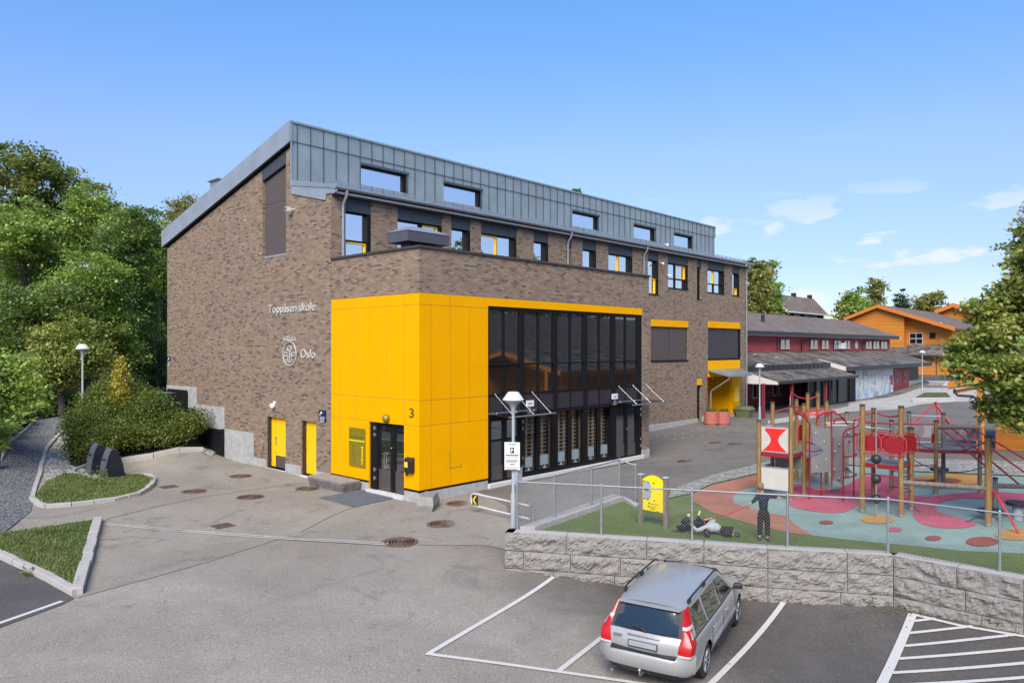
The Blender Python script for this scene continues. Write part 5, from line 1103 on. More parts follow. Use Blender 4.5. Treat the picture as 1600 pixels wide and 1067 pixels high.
# navy house far behind
nv = thing('navy_house', (105,32,4), 'dark navy house with brown tiled roof and two chimneys behind the red wing', 'building')
YN = 30
a, b_, c, d = ony(1229.5,486,YN), ony(1294,491.5,YN), ony(1214,463,YN+2.6), ony(1263,463,YN+2.6)
b_.z = a.z; c.z = d.z = (c.z+d.z)/2
m = MB(); m.hexa([a+Vector((0,0,-.2)),b_+Vector((0,0,-.2)),Vector((b_.x,YN+2.6,d.z-.2)),Vector((a.x,YN+2.6,c.z-.2))],[a,b_,Vector((b_.x,YN+2.6,d.z)),Vector((a.x,YN+2.6,c.z))]); m.hexa([Vector((a.x,YN+2.6,c.z-.2)),Vector((b_.x,YN+2.6,d.z-.2)),(b_.x,YN+5.2,a.z-.2),(a.x,YN+5.2,a.z-.2)],[Vector((a.x,YN+2.6,c.z)),Vector((b_.x,YN+2.6,d.z)),(b_.x,YN+5.2,a.z),(a.x,YN+5.2,a.z)]); m.build('roof', 'tiles_brown', nv)
m = MB(); m.box(a.x+.5,b_.x-.5,YN+.6,YN+4.6,2,a.z+.02); m.poly([(a.x+.5,YN+.6,a.z),(a.x+.5,YN+2.6,c.z-.3),(a.x+.5,YN+4.6,a.z)]); m.build('wall', 'navy_siding', nv)
m = MB(); m.prism([(a.x-.05,YN-.1,a.z-.35),(a.x-.05,YN-.1,a.z+.1),(a.x-.05,YN+2.6,c.z+.1),(a.x-.05,YN+2.6,c.z-.35)],(.05,0,0)); m.prism([(b_.x,YN-.1,a.z-.35),(b_.x,YN-.1,a.z+.12),(b_.x,YN+2.6,c.z+.12),(b_.x,YN+2.6,c.z-.35)],(.15,0,0)); m.box(a.x,b_.x,YN-.1,YN,a.z-.2,a.z+.05); build_each(m, 'barge_board', 'white_trim', nv)
for px, t_ in ((1240,458),(1265,461)): p = ony(px,t_,YN+2.8); MB().box(p.x-.4,p.x+.4,YN+2.5,YN+3.1,c.z-.6,p.z).build('chimney', 'navy_siding', nv)
for px in (1243,1247,1259,1263,1270,1274): p = ony(px,488,YN+.6); o = MB().box(p.x-.55,p.x+.55,YN+.5,YN+.6,a.z-1.5,a.z-.3).build('window', 'white_trim', nv); MB().box(p.x-.3,p.x+.3,YN+.47,YN+.5,a.z-1.35,a.z-.45).build('pane', 'dark_glass', o)
# ================================================================ TERRACE, STEPS, PLANTER
TZ = 1.15
ter = [tuple(onz(*p, TZ))[:2] for p in ((1440,592),(1452,597),(1481,598),(1600,604),(1700,600))]+[(140,-30),(140,16),(100,16)]
sheet('terrace_paving', ter, 0, 'concrete_paving', 5, zf=TZ)
m = MB(); 
for i in range(4):
    pass
e_ = [tuple(onz(*p, TZ)) for p in ((1440,592),(1452,597),(1481,598),(1600,604),(1700,600))]
for i in range(4):
    if i == 1: continue
    m.quad((*e_[i][:2],-.2),(*e_[i+1][:2],-.2),(*e_[i+1][:2],TZ-.003),(*e_[i][:2],TZ-.003))
m.build('terrace_wall', 'concrete', kind='structure')
st = thing('stone_steps', tuple(onz(1454,612,.2)), 'wide grey outdoor steps rising to the terrace by the orange building', 'steps')
bl, br, tl, tr = onz(1444,613,.2), onz(1463,613,.2), onz(1452.5,597.5,TZ), onz(1480.5,598,TZ)
m = MB(); n = 7
for k in range(n):
    f0, f1 = k/n, (k+1)/n; z1 = .2+(TZ-.2)*f1
    A, B, C_, D_ = bl.lerp(tl,f0), br.lerp(tr,f0), br.lerp(tr,f1+.03), bl.lerp(tl,f1+.03)
    m.hexa([(A.x,A.y,-.1),(B.x,B.y,-.1),(C_.x,C_.y,-.1),(D_.x,D_.y,-.1)],[(A.x,A.y,z1),(B.x,B.y,z1),(C_.x,C_.y,z1),(D_.x,D_.y,z1)])
m.build('step', 'grey_wood_light', st)
m = MB(); A, B = br+Vector((0,0,.25)), tr+Vector((0,0,.15)); dq = Vector((.9,-1.4,0)); m.hexa([(A.x,A.y,-.1),(A.x+dq.x,A.y+dq.y,-.1),(B.x+dq.x,B.y+dq.y,-.1),(B.x,B.y,-.1)],[A,A+dq,B+dq,B]); m.build('side_wall', 'granite_top', st)
pf = [onz(*p, .25) for p in ((1426,628),(1492,627.5),(1481,619),(1441,619))]
pb = thing('raised_bed', tuple(pf[0]), 'low granite edged grass bed around the far lamp post in the yard', 'planter')
m = MB(); P3 = [(p.x,p.y) for p in pf]
m.hexa([(x,y,0) for x,y in P3],[(x,y,.62) for x,y in P3]); m.build('edging', 'granite_top', pb, bevel=.03)
cx_, cy_ = sum(p[0] for p in P3)/4, sum(p[1] for p in P3)/4
m = MB(); m.poly([(cx_+(x-cx_)*.88,cy_+(y-cy_)*.82,.66) for x,y in P3]); m.build('grass_top', 'rough_grass', pb)
# ================================================================ ORANGE SHED AT THE RIGHT
rS = lambda x, y: (1460+x/6.67, 560+y/6.67)
XW, XF = 23.6, 20.4
sh = thing('orange_shed', (XW,-13,.45), 'orange timber shed with overhanging gable roof beside the playground', 'shed')
t1, t2, t3 = onx(*rS(150,250),XF), onx(*rS(150,315),XF), onx(*rS(450,190),XF); sl_ = (t3.z-t1.z)/(t1.y-t3.y); YR = t1.y-5.0; zr = t1.z+sl_*(t1.y-YR)
m = MB()
for sgn in (1,):
    m.hexa([(XF+.1,t1.y,t1.z-.1),(31,t1.y,t1.z-.1),(31,YR,zr-.1),(XF+.1,YR,zr-.1)],[(XF+.1,t1.y,t1.z+.03),(31,t1.y,t1.z+.03),(31,YR,zr+.03),(XF+.1,YR,zr+.03)])
    m.hexa([(XF+.1,YR,zr-.1),(31,YR,zr-.1),(31,YR-5,t1.z-.1),(XF+.1,YR-5,t1.z-.1)],[(XF+.1,YR,zr+.03),(31,YR,zr+.03),(31,YR-5,t1.z+.03),(XF+.1,YR-5,t1.z+.03)])
m.build('roof', 'tiles_dark', sh)
m = MB(); hb = t1.z-t2.z; m.prism([(XF,t1.y+.05,t1.z),(XF,YR,zr),(XF,YR,zr-hb),(XF,t1.y+.05,t1.z-hb)],(.1,0,0)); m.prism([(XF,YR,zr),(XF,YR-5,t1.z),(XF,YR-5,t1.z-hb),(XF,YR,zr-hb)],(.1,0,0)); m.prism([(XF+.3,t1.y-.1,t1.z-.35),(XF+.3,YR,zr-.35),(XF+.3,YR,zr-.5),(XF+.3,t1.y-.1,t1.z-.5)],(.1,0,0)); m.box(XF+.1,31,t1.y-.02,t1.y+.05,t1.z-.28,t1.z+.02); m.build('barge_board', 'orange_siding', sh)
pp = onx(*rS(480,600),XF+.1); MB().box(XF+.05,XF+.28,pp.y-.13,pp.y+.13,.3,t1.z+sl_*(t1.y-pp.y)-.2).build('corner_post', 'orange_siding', sh)
wy = onx(*rS(640,900),XW).y
m = MB(); m.poly([(XW,wy,.4),(XW,YR-4.4,.4),(XW,YR-4.4,t1.z),(XW,YR,zr-.15),(XW,wy,t1.z+sl_*(t1.y-wy)-.12)]); m.quad((XW,wy,.4),(30,wy,.4),(30,wy,3.3),(XW,wy,3.3)); m.build('wall', 'orange_siding', sh)
m = MB(); m.box(XW-.05,XW,wy-.3,wy,.4,t1.z+sl_*(t1.y-wy)-.14); m.build('corner_board', 'orange_trim', sh)
m = MB(); gp_ = [onx(*rS(x,y),XF+.15) for x,y in ((210,320),(208,350),(245,385),(400,395),(440,420),(453,460),(453,600),(453,850))]; m.path([tuple(p) for p in gp_]+[(gp_[-1].x,gp_[-1].y,.35)],.055,8); m.build('downpipe', 'gutter_black', sh, smooth=40)
# ================================================================ LAMPS
def lamp_post(base, top_z, lab, s=1.0):
    x, y, z = base; H = top_z-z
    o = thing('street_lamp', (x,y,z), lab, 'street lamp', 'grey post-top lamps')
    m = MB(); m.lathe((x,y,z),[(.075,-.05),(.075,.02),(.07,.9),(.045,.98),(.042,H-.62)],14); m.build('pole', 'lamp_grey', o, smooth=40)
    m = MB(); m.lathe((x,y,z+H-.64),[(.045,0),(.06,.06),(.07,.18),(.12,.30),(.27,.40)],20); m.build('collar', 'lamp_grey', o, smooth=40)
    m = MB(); m.lathe((x,y,z+H-.24),[(.27,.0),(.295,.015),(.295,.03),(.16,.22),(.13,.24),(.001,.245)],24); m.build('lamp_shade', 'white_trim', o, smooth=30)
    return o
def lamp_px(bx, by, tx, ty, lab, b=None):
    p = G(bx, by) if b is None else b; dep = (p-CAM).dot(Vector((UX[1],UY[1],0))); z = 5-(ty-HY)*dep/FP; return lamp_post((p.x,p.y,p.z), z, lab)
lamp_px(802,823,800,612,'tall grey lamp post carrying the white parking notice by the barrier')
lamp_px(1187,657,1187,568,'grey lamp post in the yard behind the left play tower')
lamp_px(1441,618,1441,547.5,'distant grey lamp post standing in the granite edged bed')
lamp_px(129,672,131,537.5,'grey lamp post rising from the shrubs beside the gravel path')
# roadside lantern head at the right edge
lh = thing('lantern_head', tuple(ond(1605,340,11)), 'grey street lantern head in front of the maple at the right edge', 'street lamp')
c_ = ond(1611,341,11); m = MB(); L_ = .62
R_ = Vector((math.sin(ANG),-math.cos(ANG),0))
for k in range(12):
    pass
pr = [(-.17,.0),(-.16,.03),(-.10,.075),(.0,.095),(.2,.10),(.6,.09)]
vs = []; fs = []; n = 10
for i, (u, h) in enumerate(pr):
    for k in range(n):
        a = PI*k/(n-1); p = c_+R_*u+Vector((-R_.y*0,0,0))+Vector((UX[1],UY[1],0))*(-.11*math.cos(a)*min(1,(h+.02)/.09))+Vector((0,0,h*math.sin(a))); vs.append(p)
for i in range(len(pr)-1):
    for k in range(n-1): fs.append((i*n+k,(i+1)*n+k,(i+1)*n+k+1,i*n+k+1))
m.add(vs, fs); m.build('housing', 'lamp_grey', lh, smooth=50)
m = MB(); m.prism([c_+R_*(-.16)+Vector((0,0,-.02))+Vector((UX[1],UY[1],0))*(-.08), c_+R_*.6+Vector((UX[1],UY[1],0))*(-.1)+Vector((0,0,-.02)), c_+R_*.6+Vector((UX[1],UY[1],0))*(.1)+Vector((0,0,-.02)), c_+R_*(-.16)+Vector((UX[1],UY[1],0))*(.08)+Vector((0,0,-.02))],(0,0,.02)); m.build('lens', 'white_trim', lh)
m = MB(); q = c_+R_*.6; m.path([q, q+R_*.9, q+R_*1.15+Vector((0,0,-.2)), (q+R_*1.2).xy.to_3d()+Vector((0,0,-.6))],.045,8); m.build('pole', 'lamp_grey', lh)
# ================================================================ PARKING NOTICE
lp = G(802,823); dirx = Vector((math.sin(ANG),-math.cos(ANG),0)); fw = Vector((UX[1],UY[1],0)); dep = (lp-CAM).dot(fw)
xr = (dirx*.97+fw*(-.10)).normalized(); c0 = lp-xr.cross(Vector((0,0,1)))*0
nrm = xr.cross(Vector((0,0,1)))
zT, zB = 5-(690-HY)*dep/FP, 5-(733-HY)*dep/FP
ps = thing('parking_sign', tuple(lp), 'white parking notice board with a black P on the lamp post', 'sign')
cen = Vector((lp.x,lp.y,(zT+zB)/2))+nrm*.10+xr*(-.02); W2, H2 = .21, (zT-zB)/2
def onb(mb, u0, u1, v0, v1, lift=.0): 
    P_ = lambda u, v: cen+xr*u+Vector((0,0,v))+nrm*(lift)
    a_ = [P_(u0,v0),P_(u1,v0),P_(u1,v1),P_(u0,v1)]; mb.prism(a_, nrm*(.004 if lift else .015))
m = MB(); onb(m,-W2,W2,-H2,H2); m.build('board', 'white_paint', ps)
m = MB(); onb(m,-.05,.055,H2-.30,H2-.14,.016); m.build('symbol_field', 'black_plastic', ps)
fit('P', cen+xr*(-.026)+Vector((0,0,H2-.275))+nrm*.021, .055, .11, xr, UZ, .002, 'white_paint', 'symbol', parent=ps, bold=.03)
m = MB()
for v0, u0, u1, h in ((H2-.07,-.12,.12,.02),(H2-.36,-.18,.18,.022),(H2-.40,-.16,.17,.012),(H2-.49,-.18,.15,.010),(H2-.52,-.18,.17,.010),(H2-.55,-.18,.12,.010),(H2-.615,-.06,.07,.022),(H2-.69,-.2,.2,.008),(H2-.725,-.17,.15,.009),(H2-.755,-.17,.16,.009),(H2-.785,-.17,.10,.009)):
    if v0 > -H2: onb(m,u0,u1,v0,v0+h,.016)
m.build('lettering', 'black_plastic', ps)
m = MB(); m.box(lp.x-.0,lp.x+.22,lp.y-.14,lp.y+.02,zB-.42,zB+.05); m.build('control_box', 'lamp_grey', ps, bevel=.01)
# ================================================================ BARRIER
bp = G(831,815); zb_ = bp.z
R1, L1 = onz(827,790,zb_+.50), onz(742,771,zb_+.50)
ba = thing('barrier', tuple(bp), 'low white tubular swing barrier with black and yellow chevron plate', 'barrier')
up = Vector((0,0,1)); h_ = .36; P_ = [R1]; d_ = (L1-R1); ud = d_.normalized(); P_ += [R1+d_*.5, L1]
for k in range(1,8): a = PI*k/8; P_.append(L1+ud*(h_/2*math.sin(a))+up*(-h_/2+h_/2*math.cos(a)))
P_ += [L1-up*h_, R1+d_*.5-up*h_, R1-up*h_]
m = MB(); m.path([tuple(p) for p in P_],.026,8); m.build('arm', 'white_trim', ba, smooth=50)
m = MB(); m.tube(bp-up*.1+ud*-.05,R1+ud*(-.05)+up*.04,.035,n=10); m.build('hinge_post', 'galvanised', ba, smooth=50)
m = MB(); q = R1+ud*(-.16); m.tube((q.x,q.y,bp.z-.1),(q.x,q.y,R1.z-.02),.03,n=10); m.build('hinge_post', 'galvanised', ba, smooth=50)
m = MB(); q0 = L1-ud*.02; nr = ud.cross(up); nr = -nr if nr.dot(CAM-L1) < 0 else nr
uu = -ud; C0 = L1+ud*.08-up*(h_/2)+nr*.03
def cv(mb, pts, lift): mb.prism([C0+uu*a+up*b+nr*lift for a, b in pts], nr*.006)
m = MB(); cv(m, [(-.0,-.15),(.26,-.15),(.26,.15),(-.0,.15)][::1], 0); pl_ = m.build('chevron_plate', 'black_plastic', ba)
m = MB(); cv(m, [(.02,0),(.13,-.13),(.21,-.13),(.10,0),(.21,.13),(.13,.13)], .007); m.build('chevron', 'chevron_yellow', pl_)
# ================================================================ PLAYGROUND BOARD
s1, s2 = GQ(1001.5,817.5), GQ(1040.5,825); zt_ = 5-(741-HY)*((s1-CAM).dot(fw))/FP
bd = thing('playground_board', tuple(s1), 'yellow arched play board on two weathered wooden posts on the turf', 'sign')
for p in (s1, s2): m = MB(); m.box(p.x-.05,p.x+.05,p.y-.05,p.y+.05,.5,zt_); o = m.build('post', 'old_wood', bd, bevel=.008); MB().box(p.x-.06,p.x+.06,p.y-.06,p.y+.06,zt_,zt_+.015).build('cap', 'white_trim', o)
ux_ = (s2-s1).normalized(); Lb = (s2-s1).length; zb0 = 5-(795-HY)*((s1-CAM).dot(fw))/FP; n_ = ux_.cross(up)
def bpnt(u, v, l=0): return s1.xy.to_3d()+ux_*u+up*v+n_*l
pts = [bpnt(.06,zb0),bpnt(Lb-.06,zb0)]+[bpnt(Lb-.06-(Lb-.12)*k/10, zt_-.10+.12*math.sin(PI*k/10)) for k in range(11)]
m = MB(); m.prism([p-n_*.01 for p in pts], n_*.02); m.build('panel', 'sign_yellow', bd)
m = MB(); 
for (cu, cv_) in ((.19,zt_-.26),(.19,zt_-.46)): m.prism([bpnt(cu+.115*math.cos(2*PI*k/16), cv_+.135*math.sin(2*PI*k/16), .010) for k in range(16)], n_*.012)
m.build('dial', 'lamp_grey', bd)
m = MB()
for u, v in ((.1,-.15),(.23,-.17),(.38,-.17),(.12,-.35),(.3,-.38),(.1,-.58),(.22,-.58),(.4,-.6),(.25,-.68),(.24,-.76),(.5,-.86)): m.prism([bpnt(u+.018*math.cos(2*PI*k/8), zt_+v+.018*math.sin(2*PI*k/8), .011) for k in range(8)], n_*.014)
for i, v in enumerate((-.70,-.77,-.82)): m.prism([bpnt(.28,zt_+v,.011),bpnt(.52-.05*i,zt_+v,.011),bpnt(.52-.05*i,zt_+v+.012,.011),bpnt(.28,zt_+v+.012,.011)], n_*.003)
m.build('marking', 'brown_frame', bd)
# ================================================================ SMALL THINGS
bn = thing('timber_bench', (-.4,4.6,0), 'low weathered grey timber bench against the wall left of the glass door', 'bench')
bx0, bx1, by0, by1 = -.86, -.12, 3.05, 5.25
for k in range(5): m = MB(); m.box(bx0+k*.15,bx0+k*.15+.138,by0,by1,.34,.385); m.build('seat_plank', 'grey_wood_light', bn, bevel=.005)
m = MB()
for k in range(4):
    e = .03+.03*k; m.box(bx0+.1-e,bx0+.16-e,by0+.02,by1-.05,.03+k*.08,.10+k*.08); m.box(bx0+.06,bx1,by0+.06-e*.6,by0+.12-e*.6,.03+k*.08,.10+k*.08); m.box(bx0+.06,bx1,by1-.12,by1-.06,.03+k*.08,.10+k*.08)
m.build('frame', 'grey_wood', bn)
dm = [G(498,778.5), G(573,765), G(631,775), G(553,793.5)]
m = MB(); m.hexa([(p.x,p.y,p.z+.0) for p in dm],[(p.x,p.y,p.z+.035) for p in dm]); m.build('doormat', 'mat_grey', label='large worn grey doormat in front of the glass door', cat='mat')
gb = thing('granite_block', tuple(G(672,795)), 'rough split granite block at the foot of the yellow corner', 'stone')
q = [G(660,786),G(688,800),G(671,803.5),G(656,790)]; bc_ = (q[0]+q[1]+q[2]+q[3])/4; m = MB()
A, B, C_ = Vector((bc_.x,bc_.y,0)), Vector((.78,.62,0)).normalized(), Vector((-.62,.78,0)).normalized()
f_ = lambda u, v, z: tuple(A+B*u+C_*v+Vector((0,0,z)))
m.add([f_(-.5,-.22,-.02),f_(.42,-.27,-.02),f_(.46,.2,-.02),f_(-.46,.24,-.02),f_(-.56,-.28,.18),f_(.5,-.30,.2),f_(.5,.22,.22),f_(-.52,.26,.2),f_(-.42,-.24,.42),f_(.42,-.22,.44),f_(.42,.16,.46),f_(-.36,.2,.45)],
 [(0,3,2,1),(0,1,5,4),(1,2,6,5),(2,3,7,6),(3,0,4,7),(4,5,9,8),(5,6,10,9),(6,7,11,10),(7,4,8,11),(8,9,10,11)]); m.build('stone', 'granite', gb, bevel=.02)
# waste containers
def container(base, lab):
    x, y, z = base; o = thing('waste_container', (x,y,z), lab, 'waste container', 'dark curved waste containers on the concrete pad')
    pr = [(0,0),(.01,.25),(.06,.58),(.14,.88),(.23,1.08),(.31,1.15),(.44,1.07),(.60,.82),(.71,.47),(.76,.15),(.76,0)]
    m = MB(); m.prism([(x+a,y+.02,z+b) for a, b in pr], (0,.44,0)); m.build('body', 'container_navy', o, bevel=.015)
    m = MB(); n = 6; vs = []; 
    for a, b in pr[:n]:
        s_ = 1.02; vs += [(x+a-.02,y-.01,z+b+.012),(x+a-.02,y+.49,z+b+.012)]
    m.add(vs, [(2*i,2*i+1,2*i+3,2*i+2) for i in range(n-1)]); vs2 = [(p[0]+.05,p[1],p[2]-.02) for p in vs]; k0 = len(m.v); m.add(vs2, [(2*i,2*i+2,2*i+3,2*i+1) for i in range(n-1)]); m.add([vs[2*i] for i in range(n)]+[vs2[2*i] for i in range(n)], [(i,i+1,i+1+n,i+n) for i in range(n-1)]); m.add([vs[2*i+1] for i in range(n)]+[vs2[2*i+1] for i in range(n)], [(i,i+n,i+n+1,i+1) for i in range(n-1)])
    m.build('front_band', 'container_grey', o, smooth=40)
    m = MB(); m.add([(x+.05,y+.08,z+.72),(x+.05,y+.40,z+.72),(x+.11,y+.40,z+.80),(x+.11,y+.08,z+.80)],[(0,1,2,3)]); m.add([(x+.045,y+.08,z+.69),(x+.045,y+.40,z+.69),(x+.055,y+.40,z+.705),(x+.055,y+.08,z+.705)],[(0,1,2,3)]); m.build('lid_slot', 'black_plastic', o)
c2 = G(157,749); container((c2.x,c2.y-.40,c2.z+.05), 'dark curved waste container standing nearer the grass island'); c1 = G(135.5,740.5); container((c1.x,c1.y-.42,c1.z+.05), 'dark curved waste container behind the other, nearer the path')
# grit bin, pink planters
gbn = G(1170,652); g_ = thing('grit_bin', tuple(gbn), 'faded green plastic grit bin at the far corner of the school', 'bin')
m = MB(); x, y, z = gbn; x -= .35; y += .2; m.hexa([(x-.32,y-.45,z),(x+.32,y-.45,z),(x+.32,y+.35,z),(x-.32,y+.35,z)],[(x-.42,y-.6,z+.55),(x+.42,y-.6,z+.55),(x+.42,y+.5,z+.55),(x-.42,y+.5,z+.55)]); m.build('tub', 'grit_green', g_, bevel=.03)
m = MB(); m.hexa([(x-.48,y-.66,z+.55),(x+.48,y-.66,z+.55),(x+.48,y+.56,z+.55),(x-.48,y+.56,z+.55)],[(x-.36,y-.5,z+.78),(x+.36,y-.5,z+.78),(x+.36,y+.4,z+.78),(x-.36,y+.4,z+.78)]); m.build('lid', 'grit_green', g_, bevel=.03)
for (px, py), lab in (((1111,664),'pink octagonal planter with small green plants, the left one of the pair'),((1130,664),'pink octagonal planter with small green plants, the right one of the pair')):
    p = G(px, py); o = thing('planter', tuple(p), lab, 'planter', 'pink planters by the rear entrance')
    m = MB(); m.lathe(tuple(p), [(.36,0),(.36,.10),(.41,.10),(.43,.86),(.37,.86),(.36,.80)], 12); m.build('pot', 'pink_planter', o)
    P4 = p
    m = MB(); rr = random.Random(int(px))
    for k in range(90):
        a = rr.random()*2*PI; r_ = .33*math.sqrt(rr.random()); b = Vector((p.x+r_*math.cos(a),p.y+r_*math.sin(a),p.z+.82)); t_ = b+Vector((rr.uniform(-.14,.14),rr.uniform(-.14,.14),rr.uniform(.08,.24))); s_ = Vector((rr.uniform(-1,1),rr.uniform(-1,1),0)).normalized()*.045
        m.add([b-s_*.4,b+s_*.4,t_+s_*.5,t_-s_*.5],[(0,1,2,3)])
    m.build('plants', 'leaf_bush', o)
# ================================================================ CHAIN-LINK FENCES
def fence(name, posts, h, lab, skip_first=False, rail=True, zs=None):
    o = thing(name, tuple(posts[0]), lab, 'fence')
    for i, p in enumerate(posts):
        if i == 0 and skip_first: continue
        m = MB(); m.tube(p, p+Vector((0,0,h+.03)), .028, n=10); m.ball(p+Vector((0,0,h+.03)), .03, 8); m.build('post', 'galvanised', o, smooth=50)
    m = MB()
    for i in range(len(posts)-1): m.tube(posts[i]+up*h, posts[i+1]+up*h, .019, n=8)
    # knuckled top edge
    m.build('top_rail', 'galv_dull', o, smooth=50)
    mesh = MB(); pit = .072; w_ = .0025
    for i in range(len(posts)-1):
        a, b = posts[i], posts[i+1]; L = (Vector((b.x,b.y,0))-Vector((a.x,a.y,0))).length; t_ = (b-a)/L; H = h-.03; n = int((L+H)/pit)
        nn_ = Vector((t_.y,-t_.x,0)).normalized()*.003
        for s_ in (1,-1):
            for k in range(-int(H/pit)-1, n+1):
                u0 = k*pit; u1 = u0+H; v0, v1 = 0.0, H
                if u0 < 0: v0 = -u0; u0 = 0
                if u1 > L: v1 = H-(u1-L); u1 = L
                if v1 <= v0+.01 or u1 <= u0: continue
                if s_ < 0: v0, v1 = H-v0, H-v1
                mesh.tube(a+t_*u0+up*(v0+.02)+nn_*s_, a+t_*u1+up*(v1+.02)+nn_*s_, w_, n=3, cap=False)
        kk = 0; u = 0
        while u < L-pit:   # twisted knuckles over the rail
            mesh.tube(a+t_*u+up*(H+.01), a+t_*(u+pit*.5)+up*(H+.055), .005, n=3, cap=False); mesh.tube(a+t_*(u+pit*.5)+up*(H+.055), a+t_*(u+pit)+up*(H+.01), .005, n=3, cap=False); u += pit
    mesh.build('wire_mesh', 'galvanised' if not skip_first else 'galv_dull', o)
    return o
Zp = WT
fp = [onz(*p, Zp) for p in ((808,827),(939.5,836),(1081.5,845),(1230.5,855.5),(1387.5,864.5),(1562,893))]
dlt = fp[5]-fp[4]; fp.append(fp[5]+dlt*.9+Vector((0,-.2,0)))
dps = (fp[1]-CAM).dot(fw); hF = (836-759)*dps/FP
fence('chain_link_fence', fp, hF, 'chain-link fence on galvanised posts along the top of the granite wall')
f2 = [onz(812,822,KZ)*.5+onz(836,822,KZ)*.5, onz(866,808,KZ), onz(924,789.5,KZ), onz(968,774.5,KZ), onz(993,784,PZ)]
f2[0] = fp[0].copy(); f2[0].z = KZ
fence('chain_link_fence', f2, (808-743.5)*((f2[1]-CAM).dot(fw))/FP, 'chain-link fence standing on the pale granite kerb beside the yard', skip_first=True)
# the building and trees across the playground, outside the frame, that the glazed front mirrors
ob = thing('orange_building', (28,-28,.5), 'orange timber building with windows and a brown roof, mirrored in the glazed front', 'building')
m = MB(); m.box(-2,62,-36,-26,-.5,3.7); m.build('wall', 'orange_siding', ob)
m = MB(); m.hexa([(-3,-25,3.5),(63,-25,3.5),(63,-33,8.3),(-3,-33,8.3)][::-1],[(-3,-25,3.7),(63,-25,3.7),(63,-33,8.5),(-3,-33,8.5)][::-1]); m.hexa([(-3,-33,8.3),(63,-33,8.3),(63,-41,3.5),(-3,-41,3.5)][::-1],[(-3,-33,8.5),(63,-33,8.5),(63,-41,3.7),(-3,-41,3.7)][::-1]); m.build('roof', 'tiles_brown', ob)
for k in range(14): x = 2+k*4.2; o = MB().box(x,x+1.6,-26,-25.94,1.2,2.6).build('window', 'white_trim', ob); MB().box(x+.1,x+1.5,-25.94,-25.92,1.3,2.5).build('pane', 'dark_glass', o)
# ================================================================ CLIMBING FRAME
def zat(p, py): return 5-(py-HY)*((p-CAM).dot(fw))/FP
def atdep(px, py, p): return CAM+ray(px, py)*((p-CAM).dot(fw))
cf = thing('climbing_frame', tuple(GQ(1236,783)), 'large playground climbing frame of wooden posts with red rails, decks and grey climbing panels', 'climbing frame')
PB = {}
def post(k, px, pb, pt, mat='post_wood', r=.062, cap='play_grey', p=None):
    b = GQ(px, pb) if p is None else p; zt = zat(b, pt); PB[k] = b
    m = MB(); m.lathe(tuple(b), [(r,-.02),(r,.3),(r*.98,zt-b.z)], 12); o = m.build('post', mat, cf, smooth=40)
    m = MB(); m.lathe((b.x,b.y,zt), [(r*1.06,-.03),(r*1.06,.02),(r*.7,.03)], 12); m.build('post_cap', 'rope', o)
    m = MB(); m.lathe(tuple(b), [(r*.5,-.02),(r*.5,.02),(r*1.08,.03),(r*1.08,.09)], 8); m.build('post_shoe', 'galv_dull', o)
    return b
A2 = post('A2',1236,783,634.6); A3 = post('A3',1256,774,631.5); A5 = post('A5',1244.5,753,624); A6 = post('A6',1262,748,614.6)
e1 = (A5-A2); A4p = 0
A4 = post('A4',1207,768,629); A1 = post('A1',0,0,657,p=A2+A4-A3)
post('A7',1278,741,612.6); post('A8',1291.5,759,626.4); post('A9',1323,748,644,'old_wood')
post('B1',1347.5,800,633,r=.07); post('B2',1365,787,638.8,r=.066); post('B3',1393,773,657,'old_wood'); post('B4',1408,808,635.6,r=.072); post('B5',1424,797.7,669,r=.07)
post('B6',1420.5,759,643.7,'old_wood'); post('B7',1462.5,772,657.5); post('B8',1474,763.7,646,'old_wood'); post('B9',1531,771,657.5,'old_wood'); post('B10',1544,822.5,682,r=.078); post('B11',1555,803,747,'old_wood')
def tubes(name, mat, r, *paths, parent=cf, n=7):
    for P in paths: m = MB(); m.path([tuple(p) for p in P], r, n); m.build(name, mat, parent, smooth=50)
def arcpts(a, b, rise, n=12, sag=False): return [a.lerp(b, k/n)+Vector((0,0,(1 if not sag else -1)*rise*4*(k/n)*(1-k/n))) for k in range(n+1)]
def Z(p, z): return Vector((p.x, p.y, z))
def deck(name, P, z, th=.10, mat='play_grey'):
    m = MB(); m.hexa([(p.x,p.y,z-th) for p in P],[(p.x,p.y,z-.003) for p in P]); m.build(name+'_edge', 'play_red', cf)
    c = sum(P, Vector())/len(P); m = MB(); m.hexa([(*(c+(p-c)*.97).xy,z) for p in P],[(*(c+(p-c)*.97).xy,z+.012) for p in P]); m.build(name, mat, cf)
DA = zat(A2,711); DB = zat(PB['B4'],728); DC = zat(PB['B9'],702)
deck('deck', [A1,A2,A3,A4], DA); 
def sidepanel(name, a, b, z0, z1, mat, th=.02, inset=.08, frame=None):
    t_ = (b-a); t_.z = 0; L = t_.length; t_ = t_/L; a2 = a+t_*inset; b2 = b-t_*inset; n_ = Vector((t_.y,-t_.x,0))*th/2
    m = MB(); m.hexa([Z(a2-n_,z0),Z(b2-n_,z0),Z(b2+n_,z0),Z(a2+n_,z0)],[Z(a2-n_,z1),Z(b2-n_,z1),Z(b2+n_,z1),Z(a2+n_,z1)]); return m.build(name, mat, cf), a2, b2, n_
z0, z1 = DA+.04, zat(A2,669.5)
o, a, b, n_ = sidepanel('cream_panel', A1, A2, z0, z1, 'play_cream')
nf = n_.normalized(); nf = nf if nf.dot(CAM-a) > 0 else -nf
def onp(u, v, l): return a.lerp(b, u).xy.to_3d()+Vector((0,0,z0+(z1-z0)*v))+nf*l
pts = [onp(.04,.96,.012)]+[onp(.04+.92*k/8,.96,.012) for k in range(1,9)]
